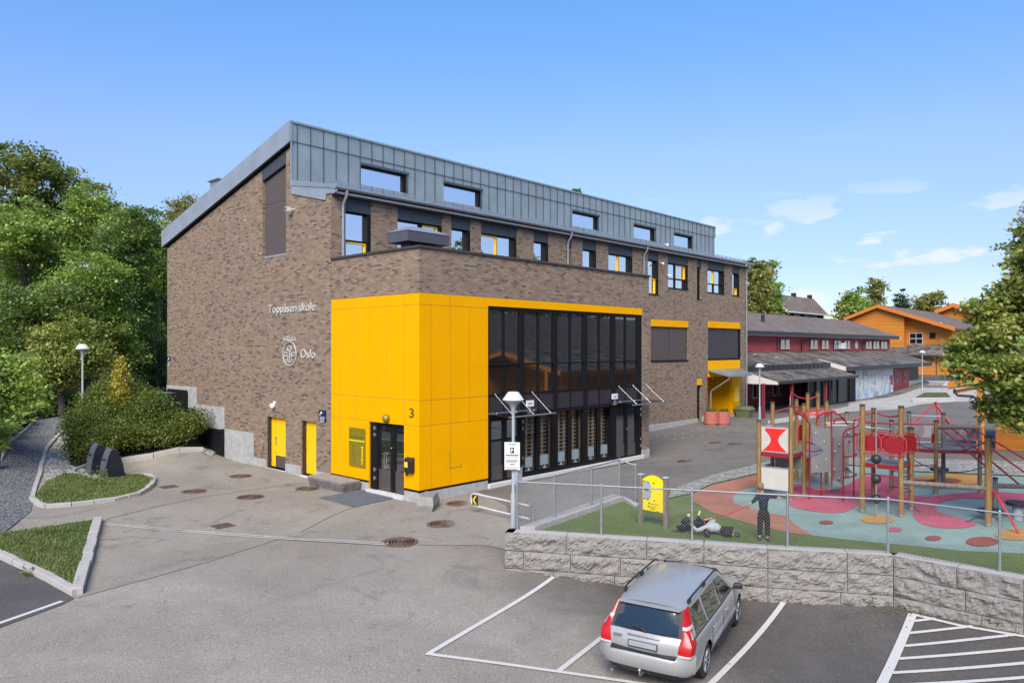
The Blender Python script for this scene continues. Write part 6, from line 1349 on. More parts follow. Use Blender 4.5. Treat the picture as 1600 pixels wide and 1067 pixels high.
R_ = [onp(.96-.32*math.sin(PI*k/10), .96-.92*k/10, .012) for k in range(1,10)]; B_ = [onp(.96-.92*k/8,.04,.012) for k in range(0,9)]; L_ = [onp(.04+.32*math.sin(PI*k/10), .04+.92*k/10, .012) for k in range(1,10)]
m = MB(); m.prism([*pts[1:],*R_,*B_,*L_], nf*.006); m.build('red_panel', 'play_red_bright', o)
sidepanel('cream_panel', A4, A1, z0, z1-.02, 'play_cream'); sidepanel('cream_panel', A1, A2, PZ+.28, PZ+1.02-.12, 'play_cream'); sidepanel('cream_panel', A4, A1, PZ+.28, PZ+.9, 'play_cream'); sidepanel('cream_panel', A3, A4, DA-.55, DA-.12, 'play_grey')
for z in (z1+.02,): tubes('rail', 'galvanised', .014, [Z(A1,z),Z(A2,z)],[Z(A1,z),Z(A4,z)])
tubes('rail', 'galvanised', .014, [Z(A1,PZ+.92),Z(A2,PZ+.92)])
# small rear platform and rings
A7, A8 = PB['A7'], PB['A8']
deck('deck', [A3,A8,A7,A6], DA-.25)
for zz_, rr_ in ((zat(A6,640),.0),): 
    c = (A3+A6+A7+A8)/4; m = MB(); m.path([(c.x+.95*math.cos(2*PI*k/22), c.y+.6*math.sin(2*PI*k/22), zz_) for k in range(22)], .022, 6, closed=True); m.build('ring_rail', 'red_rail', cf, smooth=50)
    m = MB(); m.path([(c.x+.8*math.cos(2*PI*k/22), c.y+.5*math.sin(2*PI*k/22), zz_-.06) for k in range(22)], .018, 6, closed=True); m.build('ring_rail', 'red_rail', cf, smooth=50)
t6, t7 = Z(A6,zat(A6,624)), Z(A7,zat(A7,619)); tubes('rail', 'red_rail', .022, [t6+Vector((-.7,.3,.1)),t6+Vector((-.68,.28,.25)),t6+Vector((-.4,.2,.1)),t6,t7]); tubes('rail', 'galvanised', .02, [t6+Vector((-.72,.3,.1)), Z(t6+Vector((-.72,.3,0)),PZ)])
tubes('rail', 'red_rail', .02, [Z(A4,zat(A4,644)), Z(A4.lerp(A7,.5),zat(A4,640)), Z(A7,zat(A7,641))])
def oval(px, py, pz, w, h, mat='play_red', dxy=None, base=None):
    """rounded red play panel with a tube frame"""
    c = atdep(px, py, base); d = dxy; m = MB(); 
    def rp(s, lift): 
        P = []
        for k in range(24):
            a = 2*PI*k/24; ca, sa = math.cos(a), math.sin(a); u = s*w*abs(ca)**.55*(1 if ca > 0 else -1); v = s*h*abs(sa)**.55*(1 if sa > 0 else -1); P.append(c+d*u+Vector((0,0,v))+lift)
        return P
    n_ = d.cross(up); m.prism(rp(.80, n_*-.012), n_*.024); o = m.build('red_panel', mat, cf)
    m = MB(); m.path([tuple(p) for p in rp(1, n_*0)], .018, 6, closed=True); m.build('panel_frame', 'red_rail', o, smooth=50)
dX = Vector((1,0,0)); dY = Vector((0,1,0))
oval(1251,676,0,.25,.30,dxy=(A3-A2).normalized(),base=A3)
for px, py, k in ((1357,692,'B1'),(1377,689,'B2'),(1396.5,696,'B4'),(1417,691,'B5')): oval(px,py,0,.30,.26,dxy=(PB['B4']-PB['B1']).normalized(),base=PB[k])
oval(1457,684.5,0,.10,.13,dxy=(PB['B8']-PB['B7']).normalized(),base=PB['B7'])
# curved climbing wall with holds
cb = GQ(1282,781); dr = dirx
def pp(px, py, dz=0): return atdep(px, py, cb+fw*dz)
def wallpanel(P, lift, mat='play_grey'):
    m = MB(); m.prism(P, fw*.02); o = m.build('climbing_panel', mat, cf); return o
def bez(a, b, c, n=6): return [a*(1-t)**2+b*2*t*(1-t)+c*t*t for t in [k/n for k in range(1,n)]]
P1 = [pp(1267,661)]+bez(pp(1267,661),pp(1281,671),pp(1299,669))+[pp(1298.5,669),pp(1298.5,736.5,.0),pp(1267,738.5),pp(1267,714)]+bez(pp(1267,714),pp(1294,708),pp(1284,700))+bez(pp(1284,700),pp(1278,694),pp(1267,692))
o1 = wallpanel(P1, 0)
P2 = [pp(1301,683,.3),pp(1316,679,.1),pp(1316,757,.1),pp(1301,749,.3)]; o2 = wallpanel(P2, 0, 'play_grey')
P3 = [pp(1300,668,.7)]+bez(pp(1300,668,.7),pp(1318,672,.6),pp(1333,660,.6))+[pp(1333,661,.6),pp(1333,689,.6)]+bez(pp(1333,689,.6),pp(1322,696,.6),pp(1320,712,.6))+bez(pp(1320,712,.6),pp(1322,730,.6),pp(1333,738,.6))+[pp(1333,739,.6),pp(1300,736,.7)]
o3 = wallpanel(P3, 0)
for o, L in ((o1,((1274,676),(1287,690),(1290,717),(1275,729))),(o2,((1311,694),(1304,705),(1303,733),(1310.5,747))),(o3,((1325,676),(1327,687),(1323,729)))):
    for px, py in L:
        p = atdep(px, py, cb+fw*(.05 if o is o1 else .15 if o is o2 else .58)); m = MB(); m.ball(p-fw*.03,.035,8); m.build('hold', 'galvanised', o, smooth=50)
# red tube frames of the wall
tubes('tube', 'play_red', .024, [pp(1265,787),pp(1265,662),pp(1258,652),pp(1242,644)], [pp(1299,669),pp(1299.5,758),pp(1297,763),pp(1292,765),pp(1268,765)], [pp(1283,778,.2),pp(1283,738,.2)], [pp(1299,644),pp(1299,669)])
tubes('tube', 'play_red', .024, [pp(1275,663),pp(1278,652),pp(1285,646),pp(1299,643.5),pp(1312,648),pp(1320,656),pp(1325,664)], [pp(1302,663,.5),pp(1305,655,.5),pp(1314,653,.6),pp(1320,657,.6)])
tubes('tube', 'play_red', .024, [pp(1317.5,794,-.3),pp(1317.5,684,-.3),pp(1318,677,-.3),pp(1322,672,-.3),pp(1342,664.5,-.3)], [pp(1334,785,.1),pp(1334,660,.1),pp(1336,656,.1),pp(1342,652,.1),pp(1347,650,.1)])
for y0 in (680,711.5,743): tubes('rung', 'play_red', .02, [pp(1317.5,y0+2,-.3),pp(1327,y0+2,-.2),pp(1337,y0,-.1),pp(1339,y0-2,0),pp(1335,y0-3,.1)])
tubes('tube', 'play_red', .02, [pp(1259,704),pp(1272,705.5),pp(1283,703,.2)], [pp(1259,690,.2),pp(1275,694,.2)]); tubes('tube', 'red_rail', .024, [Z(A5,zat(A5,642)), Z(A3,zat(A3,643)), pp(1264,654)])
tubes('tube', 'play_cream', .022, [pp(1290,661,1.5),pp(1323,659,1.4),pp(1340,660,1.2)], [pp(1292,664,1.2),pp(1340,665,1.0),pp(1390,671,.8)], [Z(PB['B1'],zat(PB['B1'],668)), Z(PB['B3'],zat(PB['B3'],671)), Z(PB['B6'],zat(PB['B6'],665))])
# middle towers
B1,B2,B3,B4,B5,B6,B7,B8,B9,B10,B11 = [PB['B%d' % i] for i in range(1,12)]
deck('deck', [B1,B4,B5,B2], DB); m = MB()
tubes('rail', 'red_rail', .024, arcpts(Z(B2,zat(B2,641)),Z(B4,zat(B4,648)),.10,10,True), [Z(B1,zat(B1,649)),Z(B2,zat(B2,643))], [Z(B1,zat(B1,659)),Z(B3,zat(B3,662)),Z(B7,zat(B7,663))], [atdep(1336,655,B1),Z(B1,zat(B1,651))])
for y in (741.5,766): tubes('rung', 'play_red', .018, [Z(B1,zat(B1,y-2)),Z(B4,zat(B4,y+4))]); tubes('rung', 'play_red', .018, [Z(B4,zat(B4,y+4)),Z(B5,zat(B5,y))]); tubes('rung', 'play_red', .018, [Z(B3,zat(B3,y-6)),Z(B5,zat(B5,y-2))])
for y in (727,750): tubes('rung', 'play_red', .018, [Z(B5,zat(B5,y)),Z(B7,zat(B7,y))])
deck('deck', [B7+B6-B8,B7,B8,B6], DC); deck('deck', [B7,B9+Vector((-.1,-.35,0)),B9,B8], DC)
for a_, b_, y in ((B6,B8,660),(B8,B9,663)): 
    o, a, b, n_ = sidepanel('grey_panel', a_, b_, DC+.25, zat(a_,y), 'play_panel'); 
    n_ = n_.normalized(); n_ = n_ if n_.dot(CAM-a) > 0 else -n_; m = MB(); c = (a+b)/2; ud_ = (b-a).normalized(); zc = (DC+.25+zat(a_,y))/2
    for uo, r1 in ((-.25,.26),(.30,.2)): m.prism([Z(c+ud_*(uo+r1*.8*math.cos(2*PI*k/14)),zc+r1*math.sin(2*PI*k/14))+n_*.012 for k in range(14)], n_*.004)
    m.build('panel_pattern', 'play_panel_dark', o)
tubes('rail', 'galvanised', .016, [Z(B6,zat(B6,649)),Z(B8,zat(B8,650.5))], [Z(B6,zat(B6,690)),Z(B8,zat(B8,691))], [Z(B8,zat(B8,692)),Z(B9,zat(B9,695))], [Z(B8,zat(B8,664)),Z(B9,zat(B9,665))])
m = MB(); m.tube(Z(B7,zat(B7,667)),Z(B9,zat(B9,667.5)),.07,n=10); m.build('log_beam', 'old_wood', cf, smooth=40); tubes('rail', 'red_rail', .02, [Z(B7,zat(B7,669.5)),Z(B9,zat(B9,670))])
m = MB(); m.tube(Z(B4,zat(B4,753)),Z(B10,zat(B10,763)),.062,n=10); m.build('log_beam', 'old_wood', cf, smooth=40)
far_ = B11+Vector((B11.x-B10.x,0,0))*0+dirx*2.2+fw*-.2; m = MB(); m.tube(Z(B11,zat(B11,759)),Z(far_,zat(B11,759)),.06,n=10); m.build('log_beam', 'old_wood', cf, smooth=40)
zl, zh = zat(B11,759), zat(B7,669)
for k in range(4):
    a = atdep(1470+17*k,669,B8.lerp(B9,.25*k)-fw*.15); b = atdep((1553,1581,1600,1626)[k],(722,760,758,742)[k],B11.lerp(far_,(0,.30,.55,.8)[k])) if k == 0 else Z(B11.lerp(far_,(0,.3,.56,.86)[k]),zl)
    if k == 0: b = Z(B11+fw*.1,zl+.35)
    m = MB(); m.tube(a,b,.026,n=8); m.build('slide_bar', 'red_rail', cf, smooth=50)
tubes('tube', 'red_rail', .03, [atdep(1546,765,B10),atdep(1551,766,B10),atdep(1557,773,B10),GQ(1593.4,835)])
for (ka, ya, kb, yb, sg) in (('B5',687,'B10',688,.30),('B5',716,'B10',727,.26),('B5',788,'B10',797,.42)):
    a, b = PB[ka], PB[kb]; m = MB(); m.path([tuple(p) for p in arcpts(Z(a,zat(a,ya)),Z(b,zat(b,yb)),sg,14,True)], .014, 5); m.build('rope', 'rope', cf, smooth=60)
for y in (716,): tubes('rope', 'rope', .012, arcpts(Z(B4,zat(B4,y)),Z(B5,zat(B5,y)),.1,8,True))
# pole with black balls
pb_ = GQ(1369,809); pl = thing('ball_pole', tuple(pb_), 'slim steel pole threaded with three black balls beside the middle deck', 'play pole')
m = MB(); m.tube(pb_, Z(pb_,zat(pb_,640)), .018, n=8); m.build('pole', 'galvanised', pl, smooth=50)
for y in (717,748,779): m = MB(); m.ball(Z(pb_,zat(pb_,y)), .125, 16); m.build('ball', 'ball_black', pl, smooth=60)
# stepping stools
for (px, pb, pt, r, lab) in ((1590,812,784,.27,'round black stool at the right edge of the playground'),(1547,812,796,.30,'round black low stool half hidden behind the thick wooden post'),(1467.5,757,731,.27,'round black stool standing behind the high deck')):
    b = GQ(px, pb); zt = zat(b, pt); o = thing('stool', tuple(b), lab, 'stool', 'black stepping stools of the playground'); m = MB(); m.lathe(tuple(b),[(.12,-.02),(.12,zt-b.z-.06)],12); m.build('leg', 'lamp_grey', o); m = MB(); m.lathe((b.x,b.y,zt),[(r*.9,-.09),(r,-.07),(r,-.01),(r*.93,.01),(.01,.012)],20); m.build('seat', 'ball_black', o, smooth=40)
# far pyramid climber beyond the decks
pc = G(1462,668); o = thing('pyramid_climber', tuple(pc), 'small red tripod climber seen beyond the high deck', 'play equipment')
tp_ = Z(pc, zat(pc,630))
for dx_, dy_ in ((-1.6,.4),(1.0,-.9),(.9,.8),(.25,-.2)): m = MB(); m.tube(tp_, (pc.x+dx_*dirx.x*1.0+dy_,pc.y+dx_*dirx.y+dy_*.3,pc.z), .05, n=8); m.build('leg', 'red_rail', o, smooth=50)
m = MB(); m.ball(tp_, .1, 8); m.build('cap', 'rope', o)
# ================================================================ CAR (estate, seen from behind)
def make_car():
    car = thing('parked_car', (0,0,0), 'silver estate car with tall red tail lights parked nose to the granite wall', 'car')
    HL, = (2.36,)
    # stations along x (rear -> front): x, half width low, belt half width, z bottom, z belt
    L0 = [(-2.36,.70,.66,.34,.80),(-2.30,.83,.80,.30,.93),(-2.05,.895,.875,.24,.97),(-1.4,.90,.88,.22,.97),(-.6,.90,.885,.22,.955),(.2,.90,.885,.22,.935),(.85,.90,.88,.22,.93),(1.3,.895,.865,.24,.91),(1.75,.87,.80,.27,.86),(2.1,.80,.70,.32,.78),(2.28,.66,.58,.38,.70),(2.36,.45,.42,.42,.62)]
    def prof(s, t=None):
        x, wl, wb, zb, zt = s
        crown = .03 if x < .95 else .05+.03*max(0,min(1,(x-.95)/.5)) 
        P = [(0,zb),(wl*.86,zb),(wl*.97,zb+.07),(wl,zb+.22),(wl*1.012,(zb+zt)/2+.04),(wl*.998,zt-.13),(wb,zt-.02),(wb-.035,zt+.012),(wb*.6,zt+.012+crown*.7),(0,zt+.012+crown)]
        return [(x,y,z) for y,z in P]
    m = MB(); rows = []
    for s in L0:
        p = prof(s); rows.append(p+[(x,-y,z) for x,y,z in p[-2:0:-1]])
    n = len(rows[0]); vs = [q for r in rows for q in r]
    arches = (-1.37, 1.39)
    fs = []
    for i in range(len(rows)-1):
        for k in range(n): fs.append((i*n+k,(i+1)*n+k,(i+1)*n+(k+1)%n,i*n+(k+1)%n))
    fs += [tuple(range(n)), tuple((len(rows)-1)*n+k for k in range(n-1,-1,-1))]; fs = [f[::-1] for f in fs]
    m.add(vs, fs); body = m.build('body', 'car_silver', car, smooth=40)
    sb = body.modifiers.new('sub', 'SUBSURF'); sb.levels = sb.render_levels = 3
    body.modifiers['sub'].levels = 3; bpy.context.view_layer.update()
    mm = bpy.data.meshes.new_from_object(body.evaluated_get(bpy.context.evaluated_depsgraph_get())); body.modifiers.clear()
    bm = bmesh.new(); bm.from_mesh(mm); bmesh.ops.recalc_face_normals(bm, faces=bm.faces)
    for xa in arches:     # open the wheel arches: faces inside the circle go, the rim is drawn onto it
        RA = .37; dead = []
        ins = {v: math.hypot(v.co.x-xa, v.co.z-.325) < RA and abs(v.co.y) > .55 for v in bm.verts}
        dead = [f for f in bm.faces if all(ins[v] for v in f.verts)]
        bmesh.ops.delete(bm, geom=dead, context='FACES')
        for v in bm.verts:
            if not v.is_valid or not ins.get(v, False): continue
            d = math.hypot(v.co.x-xa, v.co.z-.325)
            if d > 1e-4: k = RA/d; v.co.x = xa+(v.co.x-xa)*k; v.co.z = .325+(v.co.z-.325)*k
    bm.to_mesh(mm); bm.free(); body.data = mm; mm.shade_smooth(); mm.set_sharp_from_angle(angle=math.radians(50))
    for xa in arches:
        w_ = MB(); w_.tube((xa,-.66,.33),(xa,.66,.33),.35,n=24,cap=True); w_.build('wheel_well', 'car_trim', car)
    # greenhouse: roof + glass
    BL = [(-2.22,.99),(-1.6,.985),(-.6,.97),(.3,.955),(1.12,.95)]         # belt line
    def gw(x): return .84 if x < .5 else .84-.05*(x-.5)
    # section stations of roof: x, half width at roof, z roof edge, z roof crown
    RS = [(-2.02,.60,1.42,1.445),(-1.7,.63,1.455,1.485),(-1.0,.645,1.475,1.51),(-.2,.65,1.48,1.515),(.25,.64,1.46,1.50),(.52,.61,1.42,1.455)]
    m = MB(); R = []
    for x, w_, ze, zc in RS: R += [(x,w_*f,ze+(zc-ze)*(1-abs(f)**2.2)-(.02 if abs(f) == 1 else 0)) for f in (-1,-.82,-.45,0,.45,.82,1)]
    k = 7; m.add(R, [(i*k+j,(i+1)*k+j,(i+1)*k+j+1,i*k+j+1) for i in range(len(RS)-1) for j in range(k-1)])
    # roof spoiler lip
    m.hexa([(-2.13,-.56,1.405),(-2.0,-.6,1.405),(-2.0,.6,1.405),(-2.13,.56,1.405)],[(-2.13,-.56,1.42),(-2.0,-.6,1.43),(-2.0,.6,1.43),(-2.13,.56,1.42)])
    m.build('roof', 'car_silver', car, smooth=40)
    bx = lambda x: .985-.012*(x+2.2)
    for s in (-1, 1):
        rw_ = lambda x: np.interp(x,[r[0] for r in RS],[r[1] for r in RS]); rz = lambda x: np.interp(x,[r[0] for r in RS],[r[2] for r in RS])-.02
        def SP(x, v, off=0):   # side surface point: v 0 at belt, 1 at roof edge
            xb = x; y0 = .835 if xb < .8 else .835-.1*(xb-.8); xt = min(max(x,-2.02),.52); y1 = rw_(xt); z0 = bx(xb); z1 = rz(xt)
            return (x, s*(y0+(y1-y0)*v+off), z0+(z1-z0)*v)
        # full pillar sheet
        m = MB(); T = [(-2.02,1),(-1.0,1),(-.2,1),(.3,1),(.52,1)]; Bq = [(-2.22,0),(-1.2,0),(-.2,0),(.5,0),(1.15,0)]
        P = [SP(x,v) for x, v in T]+[(1.15,s*.80,.945)]+[SP(x,v) for x, v in Bq[:4][::-1]]+[(-2.2,s*.80,.99)]
        P = [SP(-2.18,0),SP(-1.2,0),SP(-.2,0),SP(.5,0),(1.15,s*.79,.945),SP(.52,1),SP(.25,1),SP(-.2,1),SP(-1.0,1),SP(-2.02,1)]
        m.prism(P if s < 0 else P[::-1], (0,-s*.03,0)); m.build('side_frame', 'car_silver', car)
        for (xa, xb, ta, tb, nm) in ((-1.98,-1.22,-1.85,-1.25,'rear'),(-1.10,-.24,-1.12,-.26,'mid'),(-.12,.88,-.14,.36,'front')):
            m = MB(); q = [SP(xa,.06,.008),SP(xb,.06,.008),SP(tb,.90,.008),SP(ta,.90,.008)]; 
            if s > 0: q = q[::-1]
            m.prism(q, (0,s*.004,0)); m.build('side_window', 'car_glass', car)
        # black trim line, moulding, handles
        m = MB(); m.path([(-2.1,s*.845,.985),(-1,s*.85,.975),(0,s*.85,.96),(1.0,s*.82,.95)],.010,5); m.build('window_trim', 'car_trim', car)
        m = MB(); m.hexa([(-1.0,s*.905,.50),(1.0,s*.905,.50),(1.0,s*.925,.50),(-1.0,s*.925,.50)],[(-1.0,s*.905,.56),(1.0,s*.905,.56),(1.0,s*.92,.56),(-1.0,s*.92,.56)]); m.build('side_moulding', 'car_lower', car)
        for x in (-.86,.12): m = MB(); m.path([(x-.1,s*.893,.80),(x-.08,s*.925,.81),(x+.08,s*.925,.805),(x+.1,s*.893,.80)],.016,6); m.build('door_handle', 'car_silver', car, smooth=50)
        # door shut lines
        for x in (-1.02,-.14,.95): m = MB(); m.path([(x,s*.852,.95),(x-.01,s*.897,.84),(x,s*.915,.62),(x+.01,s*.905,.40),(x+.03,s*.885,.30)],.005,4); m.build('shut_line', 'car_trim', car)
        # roof rails
        m = MB(); m.path([(-1.75,s*.615,1.47),(-1.68,s*.62,1.53),(-1.5,s*.63,1.55),(.0,s*.64,1.56),(.2,s*.635,1.545),(.3,s*.63,1.49)],.018,6); m.box(-.80,-.68,s*.60,s*.65,1.48,1.55); m.box(-1.76,-1.64,s*.59,s*.635,1.46,1.52); m.build('roof_rail', 'car_trim', car, smooth=50)
        # mirrors
        m = MB(); v = []; m.hexa([(.80,s*.86,.98),(.96,s*.86,.98),(.94,s*1.07,1.0),(.82,s*1.07,1.0)],[(.80,s*.88,1.10),(.93,s*.88,1.10),(.91,s*1.05,1.12),(.82,s*1.05,1.12)]); m.build('mirror', 'car_trim', car, bevel=.03); 
        # tail lamps: tall pillar lamps with a broad foot
        def lampP(z): return np.interp(z,[.72,.86,1.02,1.2,1.40],[-2.335,-2.325,-2.25,-2.155,-2.035])
        def yo(z): return np.interp(z,[.72,.90,1.02,1.2,1.42],[.855,.865,.80,.725,.635])
        def yi(z): return np.interp(z,[.72,.90,1.02,1.2,1.42],[.60,.60,.665,.635,.585])
        def lampseg(z0, z1, mat, nn=4):
            m = MB(); vs = []
            for k in range(nn+1):
                z = z0+(z1-z0)*k/nn; x = lampP(z); vs += [(x-.012,s*yi(z),z),(x-.02,s*(yi(z)+yo(z))/2,z),(x+.005,s*(yo(z)-.02),z),(x+.12,s*(yo(z)+.012),z),(x+.24,s*(yo(z)+.01),z),(x+.24,s*(yo(z)-.06),z),(x+.1,s*yi(z),z)]
            c_ = 7; f = [(i*c_+j,(i+1)*c_+j,(i+1)*c_+(j+1)%c_,i*c_+(j+1)%c_) for i in range(nn) for j in range(c_)]+[tuple(range(c_)),tuple(nn*c_+j for j in range(c_-1,-1,-1))]
            if s < 0: f = [t[::-1] for t in f]
            m.add(vs, f); return m.build('tail_light', mat, car, smooth=35)
        lampseg(.735,.96,'tail_red'); lampseg(.96,1.13,'tail_red'); lampseg(1.13,1.18,'tail_clear',2); lampseg(1.18,1.41,'tail_red'); lampseg(.70,.735,'tail_clear',1)
        # wheels
        for xa in arches:
            wo = MB(); y0, y1 = s*.68, s*.885
            prof_ = [(.18,0),(.30,0),(.318,.02),(.318,.18),(.30,.20),(.21,.205)]
            vs = []; nn = 28
            for r, d in prof_: vs += [(xa+r*math.cos(2*PI*k/nn), y0+s*d, .318+r*math.sin(2*PI*k/nn)) for k in range(nn)]
            wo.add(vs, [(i*nn+k,i*nn+(k+1)%nn,(i+1)*nn+(k+1)%nn,(i+1)*nn+k) for i in range(len(prof_)-1) for k in range(nn)]); w_ = wo.build('wheel', 'tyre', car, smooth=40)
            rm = MB(); rm.tube((xa,y0,.318),(xa,y0+s*.15,.318),.205,n=24); rm.build('brake_disc', 'car_trim', w_)
            rm = MB()
            for k in range(10):
                a = 2*PI*k/10; c, sn = math.cos(a), math.sin(a); px_, pz_ = -sn*.022, c*.022
                rm.hexa([(xa+c*.04-px_,y1-s*.03,.318+sn*.04-pz_),(xa+c*.205-px_,y1-s*.02,.318+sn*.205-pz_),(xa+c*.205+px_,y1-s*.02,.318+sn*.205+pz_),(xa+c*.04+px_,y1-s*.03,.318+sn*.04+pz_)],[(xa+c*.04-px_,y1-s*.005,.318+sn*.04-pz_),(xa+c*.205-px_*.6,y1+s*.0,.318+sn*.205-pz_*.6),(xa+c*.205+px_*.6,y1+s*.0,.318+sn*.205+pz_*.6),(xa+c*.04+px_,y1-s*.005,.318+sn*.04+pz_)])
            rm.path([(xa+.208*math.cos(2*PI*k/24),y1-s*.0,.318+.208*math.sin(2*PI*k/24)) for k in range(24)],.012,6,closed=True); rm.tube((xa,y1-s*.03,.318),(xa,y1+s*.005,.318),.05,n=12); rm.build('rim', 'alloy', w_, smooth=35)
    # rear window and tailgate
    m = MB(); q = [(-2.275,-.67,1.0),(-2.275,.67,1.0),(-2.045,.60,1.395),(-2.045,-.60,1.395)]; m.prism(q, (-.012,0,-.004)); m.build('rear_window_surround', 'car_trim', car)
    m = MB(); vs = []; 
    for k in range(9):
        v = -1+2*k/8; cv_ = .022*(1-v*v); vs += [(-2.288-cv_,v*.60,1.035-.02*(1-v*v)),(-2.15-cv_,v*.565,1.22),(-2.068-cv_,v*.53,1.365)]
    m.add(vs, [(3*i+j,3*i+j+1,3*i+j+4,3*i+j+3) for i in range(8) for j in range(2)]); rwn = m.build('rear_window', 'car_glass', car, smooth=60)
    m = MB(); m.path([(-2.325,0,1.03),(-2.33,.05,1.06),(-2.30,.25,1.09)],.012,5); m.ball((-2.325,0,1.03),.03,8); m.build('wiper', 'car_trim', car)
    # tailgate skin
    m = MB(); vs = []
    for k in range(9):
        v = -1+2*k/8; c_ = .05*(1-v*v); vs += [(-2.30-c_*.4,v*.655,1.0),(-2.345-c_,v*.64,.93),(-2.37-c_,v*.62,.80),(-2.35-c_,v*.62,.66)]
    m.add(vs, [(4*i+j,4*i+4+j,4*i+5+j,4*i+1+j) for i in range(8) for j in range(3)]); m.build('tailgate', 'car_silver', car, smooth=60)
    m = MB(); m.path([(-2.40,-.30,.955),(-2.415,0,.965),(-2.40,.30,.955)],.014,6); m.build('tailgate_grip', 'alloy', car, smooth=60)
    m = MB(); m.box(-2.442,-2.43,-.27,.27,.755,.875); pl_ = m.build('plate_frame', 'car_trim', car); m = MB(); m.box(-2.447,-2.442,-.255,.255,.775,.868); m.build('number_plate', 'plate', pl_)
    m = MB(); m.box(-2.425,-2.40,.40,.56,.90,.925); m.build('badge', 'alloy', car)
    # bumper
    m = MB(); vs = []; N = 14
    for k in range(N+1):
        a = -1+2*k/N; y = .90*math.copysign(abs(a)**.9, a); e = abs(a); xx = -2.47+.0*e+.22*max(0,(e-.62)/.38)**1.8+.05*e*e
        vs += [(xx+.10,y*.97,.70),(xx+.02,y,.665),(xx,y,.60),(xx+.01,y,.46),(xx+.05,y*.98,.38)]
    m.add(vs, [(5*i+j,5*i+5+j,5*i+6+j,5*i+1+j) for i in range(N) for j in range(4)]); m.build('rear_bumper', 'car_silver', car, smooth=50)
    m = MB(); m.add([(x+.03,y,.385) for x,y,z in vs[4::5]]+[(x+.12,y*.93,.25) for x,y,z in vs[4::5]], [(i,i+1,i+1+N+1,i+N+1) for i in range(N)]); m.build('bumper_skirt', 'car_trim', car, smooth=50)
    m = MB(); m.hexa([(-2.46,-.60,.672),(-2.36,-.60,.692),(-2.36,.60,.692),(-2.46,.60,.672)],[(-2.46,-.60,.684),(-2.36,-.60,.712),(-2.36,.60,.712),(-2.46,.60,.684)]); m.build('bumper_strip', 'car_trim', car)
    m = MB(); m.path([(-2.2,0,.30),(-2.5,0,.30),(-2.55,0,.33),(-2.56,0,.40)],.018,7); m.ball((-2.56,0,.42),.03,10); m.build('tow_bar', 'galvanised', car, smooth=60)
    m = MB(); m.tube((-2.2,.55,.27),(-2.47,.55,.27),.028,n=10); m.build('exhaust', 'steel', car)
    # windscreen, bonnet detail, front
    m = MB(); m.prism([(.54,-.58,1.44),(.54,.58,1.44),(1.16,.70,.975),(1.16,-.70,.975)][::-1], (.012,0,.01)); m.build('windscreen', 'car_glass', car)
    m = MB(); m.prism([(-2.0,-.63,1.40),(-2.0,.63,1.40),(-2.24,.74,1.0),(-2.24,-.74,1.0)], (.02,0,0)); m.build('rear_pillar', 'car_silver', car)
    for s in (-1,1): m = MB(); m.ball((2.14,s*.60,.70),.12,10,.6); m.build('headlight', 'tail_clear', car, smooth=60)
    m = MB(); m.box(-1.9,1.0,-.7,.7,.5,.9); 
    for x in (-.9,.1):
        for y in (-.38,.38): m.box(x-.1,x+.06,y-.22,y+.22,.7,1.22); m.box(x-.07,x+.03,y-.1,y+.1,1.22,1.36)
    m.build('seats', 'car_seat', car, bevel=.03)
    for s in (-1,1): m = MB(); m.box(-.55,.9,s*.88,s*.9,.25,.34); m.build('sill', 'car_trim', car)
    return car
CUT = []
car = make_car()
rr_, fr_ = G(1097,1057), G(1151.5,968.5)
hd = Vector((fr_.x-rr_.x, fr_.y-rr_.y, 0)).normalized(); rt_ = Vector((hd.y,-hd.x,0))
cx0 = rr_+hd*1.35-rt_*.73
zg = [gz(*(cx0+hd*a+rt_*b).xy) for a, b in ((-1.37,.8),(1.39,.8),(-1.37,-.8),(1.39,-.8))]
pitch = math.atan2((zg[1]+zg[3]-zg[0]-zg[2])/2, 2.76); roll = math.atan2((zg[0]+zg[1]-zg[2]-zg[3])/2, 1.6)
car.scale = (.98,.90,.90); car.location = (cx0.x, cx0.y, sum(zg)/4+.012); car.rotation_euler = (roll*-1, -pitch, math.atan2(hd.y, hd.x))
# ================================================================ PEOPLE AND DOG
def skin(name, chains, mat, parent, sub=1, root=0):
    """chains: lists of (x,y,z,r); a chain may start with the index of an existing vertex"""
    V = []; E = []; Rr = []
    for ch in chains:
        prev = None
        for q in ch:
            if isinstance(q, int): prev = q; continue
            V.append(q[:3]); Rr.append(q[3]); i = len(V)-1
            if prev is not None: E.append((prev, i))
            prev = i
    me = bpy.data.meshes.new(name); me.from_pydata(V, E, []); me.update()
    ob = bpy.data.objects.new(name, me); COL.objects.link(ob)
    sk = ob.modifiers.new('skin', 'SKIN'); sk.use_smooth_shade = True
    if not me.skin_vertices: 
        bm = bmesh.new(); bm.from_mesh(me); bm.verts.layers.skin.verify(); bm.to_mesh(me); bm.free()
    for i, d in enumerate(me.skin_vertices[0].data): d.radius = (Rr[i],)*2; d.use_root = (i == root)
    ss = ob.modifiers.new('sub', 'SUBSURF'); ss.levels = ss.render_levels = sub
    bpy.context.view_layer.update()
    m2 = bpy.data.meshes.new_from_object(ob.evaluated_get(bpy.context.evaluated_depsgraph_get())); ob.modifiers.clear(); ob.data = m2; m2.materials.clear(); m2.materials.append(M[mat]); m2.shade_smooth()
    ob.parent = parent; m2.transform(Matrix.Translation(-ORG[parent.name])); ORG[ob.name] = ORG[parent.name]; return ob
def LF(base, U=dirx, F=fw): return lambda r, f, z, rad=None: (base.x+U.x*r+F.x*f, base.y+U.y*r+F.y*f, base.z+z)+((rad,) if rad is not None else ())
